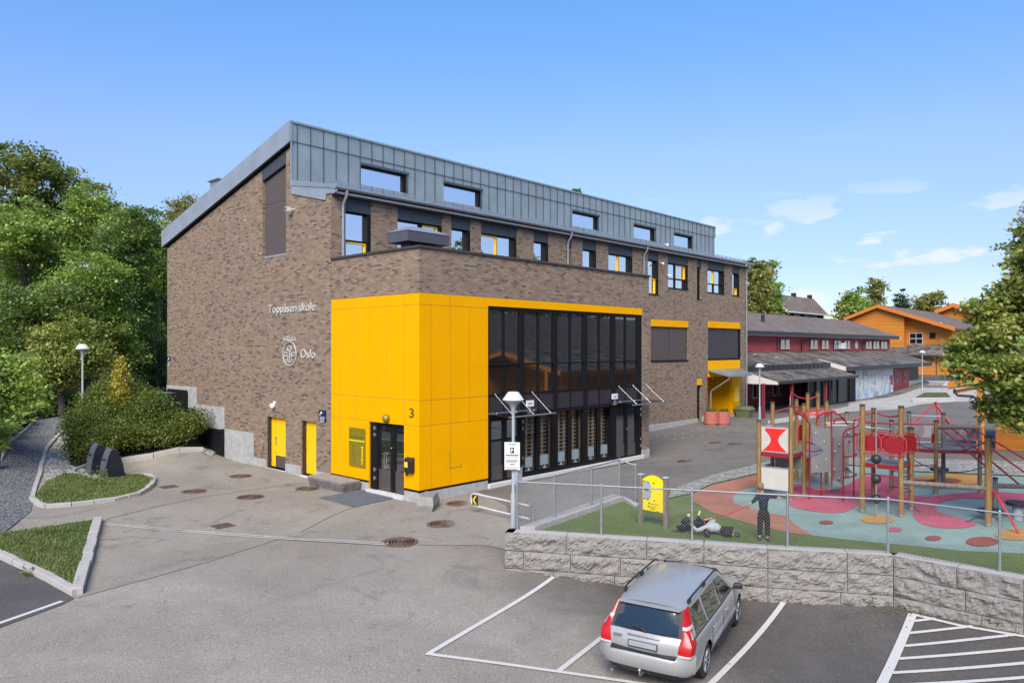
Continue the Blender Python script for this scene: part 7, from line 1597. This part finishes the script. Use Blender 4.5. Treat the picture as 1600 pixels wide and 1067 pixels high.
def hand(P, wrist, d, side, s=.8):
    """palm and five short finger chains; d pointing direction (r,f,z)"""
    dv = Vector(d).normalized(); sv = Vector(side).normalized(); w = Vector(wrist); ch = []
    pm = w+dv*.05*s; out = [(w, .020*s, pm, .024*s)]
    fing = []
    for k, (o, L) in enumerate(((-.03,.055),(-.01,.065),(.01,.062),(.028,.05))):
        a = pm+sv*o*s; b = a+dv*L*.55*s; c = b+(dv*.7-Vector((0,0,.6))*.6)*L*.5*s; fing.append([a,b,c])
    fing.append([w+dv*.02*s-sv*.025*s, w+dv*.04*s-sv*.05*s, w+dv*.065*s-sv*.055*s])
    return pm, fing
def add_hand(chains, P, idx_wrist, wrist, d, side, s=.85):
    pm, fing = hand(P, wrist, d, side, s)
    chains.append([idx_wrist, P(*pm, .022*s)]); n = sum(1 for c in chains for q in c if not isinstance(q, int)); ip = n-1
    for f in fing:
        chains.append([ip]+[P(*q, .0085*s) for q in f])
def cnt(chains): return sum(1 for c in chains for q in c if not isinstance(q, int))
# standing child with the leash, back to the camera
b0 = GQ(1193,843); P = LF(b0)
kid = thing('person', tuple(b0), 'standing child in navy top and black trousers holding a red dog leash by the fence', 'person')
ch = [[P(.0,0,.70,.060),P(-.005,0,.85,.060),P(-.01,0,.98,.062),P(-.02,.0,1.06,.040),P(-.05,.0,1.12,.040)]]        # 0..4
ch.append([4,P(-.075,.0,1.17,.065),P(-.085,.005,1.235,.078),P(-.085,.005,1.295,.055)])                     # head 5..7
ch.append([2,P(-.12,0,1.015,.045),P(-.21,.03,.88,.034),P(-.295,.05,.815,.024)])                           # left arm 8..10
ch.append([2,P(.11,0,1.015,.045),P(.24,.03,.985,.034),P(.36,.06,.955,.024)])                             # right arm 11..13
ch.append([0,P(-.06,0,.62,.055),P(-.075,-.01,.36,.042),P(-.085,.02,.07,.035),P(-.10,-.06,.03,.03)])          # left leg
ch.append([0,P(.06,0,.62,.055),P(.075,-.03,.36,.042),P(.07,-.06,.06,.035),P(.08,-.14,.025,.03)])
add_hand(ch, P, 10, (-.295,.05,.815), (-.8,.2,-.35), (.1,1,0)); add_hand(ch, P, 13, (.36,.06,.955), (.9,.2,-.1), (0,.3,1))
skin('body', ch, 'skin', kid, 1)
skin('sweater', [[P(.0,0,.66,.112),P(-.0,0,.78,.108),P(-.01,0,.92,.118),P(-.02,0,1.03,.095),P(-.045,0,1.085,.052)],[3,P(-.13,0,1.0,.058),P(-.21,.03,.88,.046),P(-.27,.045,.835,.038)],[3,P(.12,0,1.0,.058),P(.24,.03,.985,.046),P(.33,.05,.965,.038)]], 'navy_cloth', kid, 1)
skin('trousers', [[P(.0,0,.76,.098),P(.0,0,.64,.108)],[1,P(-.07,0,.54,.088),P(-.078,-.01,.34,.070),P(-.088,.015,.09,.056)],[1,P(.07,0,.54,.088),P(.078,-.03,.34,.070),P(.073,-.06,.08,.056)]], 'black_cloth', kid, 1)
skin('hair', [[P(-.085,.03,1.245,.094),P(-.09,-.03,1.275,.098),P(-.085,-.05,1.215,.088),P(-.085,-.04,1.16,.06)]], 'hair_blond', kid, 1)
m = MB()
for s_ in (-1,1): m.ball(Vector(P(-.085+s_*.078,.01,1.225)),.018,8)
m.build('ear', 'skin', kid, smooth=60)
for k, (r_, f_) in enumerate(((-.095,.0),(.078,-.08))): skin('shoe', [[P(r_+.01,f_+.05,.045,.042),P(r_-.01,f_-.06,.04,.042),P(r_-.02,f_-.11,.03,.032)]], 'shoe', kid, 1)
# lying child curled round the dog
b1 = GQ(1112,838); P = LF(b1)
kd2 = thing('person', tuple(b1), 'child in grey sweatshirt and black trousers lying curled on the turf hugging the dog', 'person')
ch = [[P(.30,.12,.14,.065),P(.18,.16,.16,.065),P(.04,.2,.17,.07),P(-.05,.12,.15,.045)]]
ch.append([3,P(-.09,.06,.13,.07),P(-.12,.0,.12,.088),P(-.14,-.05,.12,.06)])
ch.append([2,P(-.10,.2,.15,.05),P(-.32,.12,.10,.036),P(-.40,.36,.20,.026)])
ch.append([2,P(.06,.3,.24,.05),P(.20,.42,.27,.036),P(.02,.46,.30,.026)])
ch.append([0,P(.44,-.03,.17,.05),P(.37,.10,.10,.04),P(.56,.12,.06,.03)]); ch.append([0,P(.38,-.04,.09,.05),P(.30,-.12,.08,.04),P(.50,-.06,.05,.03)])
add_hand(ch, P, 9, (-.40,.36,.20), (-.1,.9,.4), (1,.1,0)); add_hand(ch, P, 12, (.02,.46,.30), (-.9,.1,-.1), (0,1,.2))
skin('body', ch, 'skin', kd2, 1)
skin('sweatshirt', [[P(.26,.13,.15,.12),P(.14,.17,.17,.115),P(.02,.2,.18,.115),P(-.05,.13,.16,.066)],[2,P(-.10,.2,.16,.065),P(-.32,.12,.11,.052),P(-.39,.32,.19,.040)],[2,P(.06,.3,.25,.065),P(.20,.42,.28,.056),P(.05,.46,.30,.042)]], 'grey_cloth', kd2, 1)
skin('trousers', [[P(.20,.15,.14,.118),P(.32,.10,.14,.135)],[1,P(.44,-.03,.17,.10),P(.37,.10,.10,.066),P(.52,.12,.07,.05)],[1,P(.38,-.04,.09,.10),P(.30,-.12,.08,.066),P(.46,-.07,.06,.05)]], 'black_cloth', kd2, 1)
skin('hair', [[P(-.10,-.01,.14,.092),P(-.15,-.06,.13,.086),P(-.14,-.10,.07,.065),P(-.06,-.12,.05,.05)]], 'hair_dark', kd2, 1)
for r_, f_ in ((.60,.12),(.55,-.06)): skin('shoe', [[P(r_-.03,f_,.05,.042),P(r_+.05,f_,.05,.045),P(r_+.11,f_,.05,.03)]], 'shoe', kd2, 1)
# dog lying on its back, cream paws in the air
dog = thing('dog', P(-.4,.45,0), 'black dog with cream paws lying on its back in the arms of the child', 'dog')
ch = [[P(-.60,.42,.12,.085),P(-.48,.44,.14,.115),P(-.33,.48,.15,.12),P(-.18,.5,.16,.12),P(-.08,.52,.18,.08)]]
ch.append([4,P(.0,.56,.22,.075),P(.05,.60,.25,.05),P(.10,.62,.24,.032)])
ch.append([0,P(-.66,.40,.08,.03),P(-.75,.38,.04,.016),P(-.86,.37,.045,.010)])
ch.append([1,P(-.52,.40,.24,.05),P(-.47,.38,.30,.032),P(-.45,.40,.36,.024)]); ch.append([1,P(-.56,.52,.22,.05),P(-.52,.56,.28,.032),P(-.44,.54,.34,.024)])
ch.append([3,P(-.20,.44,.25,.045),P(-.24,.42,.32,.028),P(-.20,.44,.38,.022)]); ch.append([3,P(-.12,.58,.25,.045),P(-.16,.62,.33,.028),P(-.14,.60,.39,.022)])
skin('body', ch, 'dog_black', dog, 1)
for a, b in (((-.45,.40,.36),(-.42,.41,.45)),((-.44,.54,.34),(-.40,.55,.42)),((-.20,.44,.38),(-.17,.45,.46)),((-.14,.60,.39),(-.12,.61,.48))):
    skin('paw', [[P(*a,.032),P((a[0]+b[0])/2,(a[1]+b[1])/2,(a[2]+b[2])/2,.036),P(*b,.026)]], 'dog_cream', dog, 1)
for s_ in (-1,1): skin('ear', [[P(-.0+.01*s_,.57+.05*s_,.27,.025),P(-.04,.57+.09*s_,.25,.018)]], 'dog_black', dog, 1)
m = MB(); m.ball(Vector(P(.125,.63,.245)),.018,8); m.build('nose', 'rope', dog, smooth=60)
m = MB(); cc_ = Vector(P(-.05,.53,.19)); ax_ = dirx; m.path([tuple(cc_+(fw*math.cos(2*PI*k/16)+Vector((0,0,1))*math.sin(2*PI*k/16))*.088) for k in range(16)], .012, 5, closed=True); m.build('collar', 'leash_red', dog)
h0 = Vector(LF(b0)(-.325,.055,.79)); c0 = Vector(P(-.03,.5,.27)); m = MB(); m.path([tuple(p) for p in arcpts(h0,c0,.05,16,True)], .010, 5); m.path([tuple(h0+Vector((0,0,-.03))+dirx*(.03*math.cos(2*PI*k/10))+Vector((0,0,.045*math.sin(2*PI*k/10)))) for k in range(10)],.009,5,closed=True)
m.build('leash', 'leash_red', label='taut red leash running from the standing child to the black dog', cat='leash')
# ================================================================ VEGETATION
def leaf_mesh(name, C, size, mat, parent=None, seed=0, up=.35, aspect=1.6, **kw):
    rs = np.random.RandomState(seed); n = len(C); C = np.asarray(C, float)
    nrm = rs.normal(size=(n,3)); nrm[:,2] = np.abs(nrm[:,2])*1.0+up; nrm /= np.linalg.norm(nrm, axis=1)[:,None]
    a = np.cross(nrm, rs.normal(size=(n,3))); a /= np.linalg.norm(a, axis=1)[:,None]; b = np.cross(nrm, a)
    s = size*rs.uniform(.6,1.25,(n,1)); a *= s*.5*aspect**.5; b *= s*.5/aspect**.5
    V = np.stack([C-a, C-b*1.0+a*.15+nrm*s*.06, C+a, C+b*1.0+a*.15+nrm*s*.06], 1).reshape(-1,3)
    if parent is not None: V = V-np.array(ORG[parent.name])
    me = bpy.data.meshes.new(name); me.vertices.add(4*n); me.vertices.foreach_set('co', V.ravel()); me.loops.add(4*n); me.loops.foreach_set('vertex_index', np.arange(4*n, dtype=np.int32)); me.polygons.add(n); me.polygons.foreach_set('loop_start', np.arange(0,4*n,4, dtype=np.int32)); me.update(calc_edges=True)
    me.materials.append(M[mat]); ob = bpy.data.objects.new(name, me); COL.objects.link(ob)
    if parent is not None: ob.parent = parent; ORG[ob.name] = ORG[parent.name]
    return tag(ob, **kw)
def crown_points(blobs, n, seed, clus=.55, per=34, thin=1.0):
    """leaf centres: clusters scattered through the blobs, thicker toward their skin"""
    rs = np.random.RandomState(seed); W = np.array([b[3]*b[3]*b[4] for b in blobs]); W = (W**.72)/(W**.72).sum(); out = []
    k = max(8, n//per); pick = rs.choice(len(blobs), k, p=W)
    for i in pick:
        x, y, z, r, rz = blobs[i]; d = rs.normal(size=3); d /= np.linalg.norm(d); d[2] = d[2]*.9+.08; q = rs.uniform(.35,1.0)**.45
        c = np.array([x, y, z])+d*q*np.array([r, r, rz]); m = int(per*rs.uniform(.4,1.6)); cl = clus*rs.uniform(.6,1.3)
        p = rs.normal(size=(m,3))*np.array([cl, cl, cl*.42])*.6+c; out.append(p)
    return np.concatenate(out)
def tree(name, base, blobs, n, size, mat, label, seed, bark='bark_grey', tr=.16, group=None, clus=.6, per=34, cat='tree', trunk_to=None):
    o = thing(name, tuple(base), label, cat, group); m = MB(); b = Vector(base); rs = random.Random(seed)
    tp_ = Vector(trunk_to) if trunk_to else Vector((sum(q[0] for q in blobs)/len(blobs), sum(q[1] for q in blobs)/len(blobs), max(q[2] for q in blobs)))
    n_ = 7; T = [b.lerp(tp_, k/n_)+Vector((rs.uniform(-.12,.12),rs.uniform(-.12,.12),0))*(k > 0) for k in range(n_+1)]; m.path(T, [tr*(1-.8*k/n_)+.015 for k in range(n_+1)], 8)
    for q in blobs:
        c = Vector(q[:3]); t0_ = min(1, max(.25, (c.z-q[4]*.9-b.z)/max(.5, tp_.z-b.z))); s_ = T[0].lerp(T[-1], t0_); s_ = T[min(n_, int(t0_*n_))]; mid = s_.lerp(c, .5)+Vector((0,0,-.15)); m.path([s_, mid, c], [tr*.38, tr*.25, .02], 5)
        for _ in range(4): e = c+Vector((rs.uniform(-1,1)*q[3]*.8,rs.uniform(-1,1)*q[3]*.8,rs.uniform(-.5,1)*q[4]*.8)); m.path([mid.lerp(c,.5), c.lerp(e,.5)+Vector((0,0,.1)), e], [tr*.16, tr*.1, .008], 4)
    m.build('trunk', bark, o, smooth=50)
    leaf_mesh('crown', crown_points(blobs, n, seed, clus, per), size, mat, o, seed)
    return o
def auto_blobs(cx, cy, zc, R, RZ, k, seed, f=.5):
    rs = random.Random(seed); o = [(cx, cy, zc, R*.62, RZ*.62)]
    for i in range(k):
        a = rs.uniform(0,2*PI); u = rs.uniform(-1,1); s = math.sqrt(1-u*u)*rs.uniform(.5,.75); o.append((cx+R*s*math.cos(a), cy+R*s*math.sin(a), zc+RZ*u*.68, R*f*rs.uniform(.7,1.15), RZ*f*rs.uniform(.55,.9)))
    return o
def px_tree(name, px, top, bot, rpx, dep, n, size, mat, label, seed, k=9, bark='bark_grey', tr=.18, group=None, clus=.6, gzv_=None, per=34, f=.5):
    c = ond(px, (top+bot)/2, dep); s = FP/dep; R = rpx/s; RZ = (bot-top)/2/s; gz_ = gz(c.x, c.y) if gzv_ is None else gzv_
    return tree(name, (c.x, c.y, min(gz_, c.z-RZ*.6)), auto_blobs(c.x, c.y, c.z, R, RZ, k, seed, f), n, size, mat, label, seed, bark, tr, group, clus, per)
WG = 'broadleaved trees of the wood left of the school'
T_ = [ # px, top, bottom, radius px, depth, leaves, size, material, label
 (22,228,420,92,46,15000,.30,'leaf_autumn','tall tree with yellowing top at the far left edge of the wood'),
 (105,252,430,78,49,14000,.30,'leaf_autumn','tall tree with rust brown leaves at its top right in the wood'),
 (60,300,470,95,41,15000,.28,'leaf_mid','broad green tree below the two yellowing treetops'),
 (160,278,465,64,44,12000,.28,'leaf_mid','green tree rounded at the top in the middle of the wood'),
 (208,306,480,54,40,10000,.26,'leaf_dark','darker green tree right of the middle of the wood'),
 (248,330,520,46,46,9000,.26,'leaf_mid','tree whose leaves touch the far upper corner of the brick wall'),
 (135,385,560,80,36,15000,.24,'leaf_mid','bright green tree behind the lamp post by the gravel path'),
 (40,410,600,95,34,16000,.24,'leaf_dark','dark leafy tree low at the left edge above the path'),
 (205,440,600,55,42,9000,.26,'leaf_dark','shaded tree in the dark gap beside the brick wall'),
 (95,490,650,62,33,14000,.24,'leaf_maple','maple with bright overhanging branches over the gravel path'),
 (-10,540,660,60,27,9000,.20,'leaf_mid','low leafy tree at the left edge beside the path kerb'),
 (170,470,590,60,38,10000,.24,'leaf_mid','mid green tree just right of the path lamp head')]
for i, (px, top, bot, r, dep, n, sz, mt, lab) in enumerate(T_): px_tree('broadleaf_tree', px, top, bot, r, dep+(6 if dep > 28 else 0), int(n*1.6), sz*.62, mt, lab, 100+i, group=WG, clus=.60, per=85)
px_tree('birch_tree', 285, 290, 400, 26, 60, 6000, .17, 'leaf_birch', 'thin birch top rising behind the roof at the left', 130, k=6, bark='birch_bark', clus=.5, f=.42)
px_tree('broadleaf_tree', 668, 234, 330, 16, 60, 1500, .26, 'leaf_birch', 'small treetop peeping over the middle of the metal roof', 131, k=5, clus=.45)
px_tree('broadleaf_tree', 897, 295, 380, 14, 66, 1200, .26, 'leaf_dark', 'tiny treetop just showing over the right half of the metal roof', 132, k=5, clus=.4)
px_tree('broadleaf_tree', 1131, 384, 480, 13, 62, 1500, .24, 'leaf_dark', 'dark little treetop beside the right end of the metal roof', 133, k=5, clus=.4)
px_tree('birch_tree', 1180, 386, 560, 24, 88, 7000, .36, 'leaf_birch', 'tall birch rising right behind the end of the school', 134, k=10, bark='birch_bark', clus=.7, f=.45)
px_tree('birch_tree', 1200, 402, 560, 22, 94, 6000, .36, 'leaf_mid', 'leafy birch right of the tallest birch behind the red wing', 135, k=9, bark='birch_bark', clus=.7, f=.45)
px_tree('broadleaf_tree', 1336, 446, 540, 24, 128, 6500, .45, 'leaf_mid', 'rounded green tree left of the orange gable ridge', 136, k=9, clus=.9)
px_tree('birch_tree', 1362, 430, 540, 20, 134, 4500, .42, 'leaf_birch', 'taller loose birch behind the orange gable ridge', 137, k=8, bark='birch_bark', clus=.8, f=.42)
px_tree('pine_tree', 1404, 450, 540, 19, 140, 4500, .40, 'needle', 'dark pine behind the middle of the orange building roof', 138, k=8, clus=.7, f=.4)
px_tree('birch_tree', 1450, 436, 540, 27, 136, 6500, .42, 'leaf_birch', 'wide feathery birch behind the right half of the orange roof', 139, k=9, bark='birch_bark', clus=.8, f=.42)
px_tree('broadleaf_tree', 1311, 476, 540, 10, 122, 1500, .40, 'leaf_birch', 'small tree between the navy house and the orange gable', 140, k=5, clus=.5)
px_tree('broadleaf_tree', 1292, 494, 540, 12, 128, 1500, .40, 'leaf_dark', 'low dark tree crown just right of the navy house', 141, k=5, clus=.5)
# the maple at the right edge
D_ = 17.5; bl = []
for px, py, r, dd in ((1598,352,26,0),(1588,398,32,.3),(1612,425,48,-.3),(1570,468,34,.4),(1600,490,58,0),(1548,515,36,-.2),(1545,555,44,.3),(1510,575,34,-.1),(1500,545,22,.2),(1575,590,52,-.4),(1612,600,55,.5),(1565,640,34,.1),(1598,655,36,-.2),(1655,380,60,0),(1670,480,80,.5),(1665,590,80,-.5),(1640,660,40,.3),(1535,480,20,0),(1645,330,35,.2)):
    c = ond(px, py, D_+dd); bl.append((c.x, c.y, c.z, .80*r/FP*D_, .74*r/FP*D_))
tb = ond(1700, 800, D_); tree('maple_tree', (tb.x, tb.y, gz(tb.x,tb.y)), bl, 44000, .11, 'leaf_maple', 'leafy green maple filling the right edge in front of the orange shed', 150, tr=.2, clus=.23, per=55, trunk_to=tuple(ond(1665,380,D_)))
# dark mass of wood behind everything on the left
rs = np.random.RandomState(5); P_ = []
for _ in range(900):
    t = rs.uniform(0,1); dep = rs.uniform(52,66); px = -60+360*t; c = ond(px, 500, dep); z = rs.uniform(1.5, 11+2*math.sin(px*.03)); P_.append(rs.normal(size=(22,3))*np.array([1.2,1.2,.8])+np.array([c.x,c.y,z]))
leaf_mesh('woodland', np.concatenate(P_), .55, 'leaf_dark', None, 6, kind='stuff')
P_ = []
for _ in range(700):
    px = rs.uniform(1130,1640); dep = rs.uniform(150,175); c = ond(px, 530, dep); z = rs.uniform(2, 9.0+1.5*math.sin(px*.05)); P_.append(rs.normal(size=(14,3))*np.array([2.2,2.2,1.0])+np.array([c.x,c.y,z]))
leaf_mesh('woodland', np.concatenate(P_), .8, 'leaf_mid', None, 7, kind='stuff')
# shrubs on the mound
def stuff_plants(name, poly, n, h0, size, mat, seed, hf=None, clus=.22, per=26, up=.5, z=None, aspect=1.6):
    rs = np.random.RandomState(seed); xs = [p[0] for p in poly]; ys = [p[1] for p in poly]; out = []; k = 0
    while k < n//per:
        x, y = rs.uniform(min(xs),max(xs)), rs.uniform(min(ys),max(ys))
        if not inside(x, y, poly): continue
        d = min(((Vector((x,y))-Vector(poly[i][:2])).length) for i in range(len(poly))); h = h0*(.55+.6*noise.noise(Vector((x*.7,y*.7,seed)))+.3)*(hf(x,y) if hf else 1)
        zz = (gz(x,y) if z is None else z)+max(.05,h)*rs.uniform(.25,1)**.6; out.append(rs.normal(size=(per,3))*np.array([clus,clus,clus*.6])+np.array([x,y,zz])); k += 1
    return leaf_mesh(name, np.concatenate(out), size, mat, None, seed, up=up, aspect=aspect, kind='stuff')
mp_ = GX([(104,704),(112,722),(150,735),(190,722),(240,714),(310,702),(316,694)])+[(-.5,14.2),(-1.4,16.5),(-1.6,19),(-3,21)]+GX([(165,650),(140,655),(118,676)])
stuff_plants('shrubbery', mp_, 75000, 1.4, .085, 'leaf_bush', 21, per=30)
fr = GX([(-40,700),(0,712),(28,676),(48,659),(84,645),(122,634),(90,626),(40,632),(0,640),(-40,650)])
stuff_plants('undergrowth', fr, 14000, .8, .20, 'leaf_mid', 22, aspect=3.0)
yb_ = G(188,668); ys_ = thing('yellow_shrub', (yb_.x,yb_.y,yb_.z), 'upright yellow and orange shrub rising out of the green shrubbery', 'shrub'); zt = zat(yb_,563)
m = MB()
for k in range(9): m.path([yb_, yb_+Vector((rnd.uniform(-.25,.25),rnd.uniform(-.25,.25),(zt-yb_.z)*.6)), yb_+Vector((rnd.uniform(-.3,.3),rnd.uniform(-.3,.3),(zt-yb_.z)*rnd.uniform(.7,1)))],[.02,.012,.004],4)
m.build('stem', 'bark_grey', ys_)
C_ = []; rs = np.random.RandomState(9); H_ = zt-yb_.z
for _ in range(130): u = rs.uniform(.15,1); w_ = .42*math.sin(PI*min(1,u*.9+.1))**.7+.03; a = rs.uniform(0,2*PI); C_.append(rs.normal(size=(18,3))*np.array([.10,.10,.13])+np.array([yb_.x+w_*math.cos(a)*rs.uniform(.2,1), yb_.y+w_*math.sin(a)*rs.uniform(.2,1), yb_.z+H_*u]))
leaf_mesh('foliage', np.concatenate(C_), .10, 'leaf_yellow', ys_, 10)
# grass blades on the lawns
def blades(poly, n, h, seed, mat='blade', off=.08, w=.018):
    rs = np.random.RandomState(seed); xs = [p[0] for p in poly]; ys = [p[1] for p in poly]; V = []
    while len(V) < n*3:
        x, y = rs.uniform(min(xs),max(xs)), rs.uniform(min(ys),max(ys))
        if not inside(x, y, poly): continue
        z = gz(x,y)+off; hh = h*rs.uniform(.5,1.4)*(1+.8*max(0,noise.noise(Vector((x*1.3,y*1.3,seed))))); a = rs.uniform(0,2*PI); dx, dy = math.cos(a)*w, math.sin(a)*w; lx, ly = rs.normal()*hh*.5, rs.normal()*hh*.5
        V += [(x-dx,y-dy,z-.01),(x+dx,y+dy,z-.01),(x+lx,y+ly,z+hh)]
    me = bpy.data.meshes.new('grass'); me.from_pydata(V, [], [(3*i,3*i+1,3*i+2) for i in range(n)]); me.materials.append(M[mat]); o = bpy.data.objects.new('grass', me); COL.objects.link(o); tag(o, kind='stuff')
blades(tri, 16000, .06, 31, off=.09); blades(isl, 15000, .07, 32)
wd = thing('weeds', tuple(G(150,752)), 'tall flowering weeds sprouting at the edge of the grass island by the containers', 'weed'); C_ = []
for _ in range(26): b = G(rnd.uniform(120,170), rnd.uniform(750,765)); C_.append(rs.normal(size=(14,3))*np.array([.05,.05,.12])+np.array([b.x,b.y,b.z+.28]))
leaf_mesh('foliage', np.concatenate(C_), .07, 'leaf_bush', wd, 33, aspect=3)
for (px, py), lab in (((1360,944),'small weed growing at the wall foot left of the hatched bay tip'),((1481,958),'small weed growing at the wall foot above the hatched bay'),((1560,978),'leafy weed at the wall foot near the right edge'),((46,900),'grass tuft growing over the kerb of the lawn triangle')):
    b = G(px, py); w_ = thing('weed', tuple(b), lab, 'weed', 'weeds along the kerbs and wall'); C_ = rs.normal(size=(60,3))*np.array([.09,.09,.06])+np.array([b.x,b.y,b.z+.08]); leaf_mesh('foliage', C_, .07, 'leaf_bush', w_, int(px), aspect=2.5)
# fallen leaves and grit on the asphalt
C_ = []
for _ in range(240):
    px, py = rnd.choice([(rnd.uniform(900,1600), rnd.uniform(935,1060)), (rnd.gauss(1410,25), rnd.gauss(957,4)), (rnd.uniform(1230,1600), rnd.uniform(945,985)), (rnd.uniform(100,900), rnd.uniform(800,1060))]); b = G(px, py); C_.append((b.x,b.y,b.z+.03))
me_ = leaf_mesh('fallen_leaves', C_, .04, 'leaf_autumn', None, 77, up=3, kind='stuff')
for i, (x, y, h, r, lab) in enumerate(((54,-42,20,6.5,'tall dark tree mirrored in the upper windows right of the roof vent'),(66,-44,19,6,'broad tree mirrored in the third upper window group'),(30,-46,13,7,'wide dark tree mirrored in the top panes of the glazed front'),(12,-46,12,7,'rounded dark tree mirrored in the panes nearest the yellow corner'),(44,-47,13.5,7,'dark tree mirrored in the far panes of the glazed front'))):
    tree('broadleaf_tree', (x,y,.5), auto_blobs(x,y,h*.6,r,h*.4,8,300+i), 5000, .55, 'leaf_dark', lab, 300+i, clus=1.0)
# ================================================================ SKY, SUN, CAMERA
SUN_AZ = math.radians(213); SUN_EL = math.radians(42)
w = bpy.data.worlds.new('World'); S.world = w; w.use_nodes = True; nt = w.node_tree; bg = nt.nodes['Background']
sky = nt.nodes.new('ShaderNodeTexSky'); sky.sky_type = 'NISHITA'; sky.sun_disc = False
sdir = Vector((math.cos(SUN_AZ)*math.cos(SUN_EL), math.sin(SUN_AZ)*math.cos(SUN_EL), math.sin(SUN_EL)))
sky.sun_elevation = SUN_EL; sky.sun_rotation = math.atan2(sdir.x, sdir.y); sky.air_density = 1.0; sky.dust_density = .15; sky.ozone_density = 1.6; sky.altitude = 200
def wn(t, **k):
    n = nt.nodes.new(t)
    for a, b in k.items(): setattr(n, a, b)
    return n
L = nt.links.new
tc = wn('ShaderNodeTexCoord'); sep = wn('ShaderNodeSeparateXYZ'); L(tc.outputs['Generated'], sep.inputs[0])
mp = wn('ShaderNodeMapping'); mp.inputs['Scale'].default_value = (1,1,3.2); L(tc.outputs['Generated'], mp.inputs[0])
nz = wn('ShaderNodeTexNoise'); nz.inputs['Scale'].default_value = 9.5; nz.inputs['Detail'].default_value = 8; nz.inputs['Roughness'].default_value = .52; L(mp.outputs[0], nz.inputs['Vector'])
rp = wn('ShaderNodeValToRGB'); rp.color_ramp.elements[0].position = .555; rp.color_ramp.elements[0].color = (0,0,0,1); rp.color_ramp.elements[1].position = .615; rp.color_ramp.elements[1].color = (1,1,1,1); L(nz.outputs['Fac'], rp.inputs['Fac'])
el = wn('ShaderNodeValToRGB'); e = el.color_ramp.elements; e[0].position = .0; e[0].color = (.5,)*3+(1,); e[1].position = .21; e[1].color = (0,0,0,1); e.new(.03).color = (.85,)*3+(1,); e.new(.13).color = (.75,)*3+(1,); L(sep.outputs[2], el.inputs['Fac'])
dd = wn('ShaderNodeVectorMath', operation='DOT_PRODUCT'); L(tc.outputs['Generated'], dd.inputs[0]); dd.inputs[1].default_value = (.93,.36,0)
azr = wn('ShaderNodeValToRGB'); azr.color_ramp.elements[0].position = .80; azr.color_ramp.elements[0].color = (0,0,0,1); azr.color_ramp.elements[1].position = .93; azr.color_ramp.elements[1].color = (1,1,1,1); L(dd.outputs['Value'], azr.inputs['Fac'])
m1 = wn('ShaderNodeMath', operation='MULTIPLY'); L(rp.outputs[0], m1.inputs[0]); L(el.outputs[0], m1.inputs[1]); m2 = wn('ShaderNodeMath', operation='MULTIPLY'); L(m1.outputs[0], m2.inputs[0]); L(azr.outputs[0], m2.inputs[1])
SKY_TINT = (.90,.99,1.06)
tint = wn('ShaderNodeMix', data_type='RGBA', blend_type='MULTIPLY'); tint.inputs[0].default_value = 1; L(sky.outputs[0], tint.inputs[6]); pass
mx = wn('ShaderNodeMix', data_type='RGBA'); L(m2.outputs[0], mx.inputs[0]); L(tint.outputs[2], mx.inputs[6]); mx.inputs[7].default_value = (3.45,3.55,3.7,1)
gr = wn('ShaderNodeValToRGB'); e = gr.color_ramp.elements; e[0].position = 0; e[0].color = (.36,.36,.45,1); e[1].position = .6; e[1].color = (.44,.72,.93,1); e.new(.10).color = (.42,.425,.53,1); e.new(.25).color = (.585,.605,.76,1); e.new(.40).color = (.49,.70,.89,1); L(sep.outputs[2], gr.inputs['Fac'])
L(gr.outputs[0], tint.inputs[7])
L(mx.outputs[2], bg.inputs['Color']); bg.inputs['Strength'].default_value = .15
sl = bpy.data.lights.new('sun', 'SUN'); sl.energy = 3.1; sl.angle = math.radians(40); sl.color = (1,.90,.76)
so = bpy.data.objects.new('sun', sl); COL.objects.link(so); so.rotation_euler = sdir.to_track_quat('Z', 'Y').to_euler(); so.location = (0,0,40)
cd = bpy.data.cameras.new('camera'); co = bpy.data.objects.new('camera', cd); COL.objects.link(co); S.camera = co
co.location = CAM; co.rotation_euler = (PI/2, 0, ANG-PI/2); cd.sensor_width = 36; cd.lens = 36*FP/1600; cd.shift_y = (HY-533.5)/1600; cd.clip_end = 4000; cd.clip_start = .1
S.view_settings.view_transform = 'Standard'; S.view_settings.look = 'None'; S.view_settings.exposure = .86; S.view_settings.gamma = 1
S.cycles.max_bounces = 6; S.cycles.transparent_max_bounces = 12
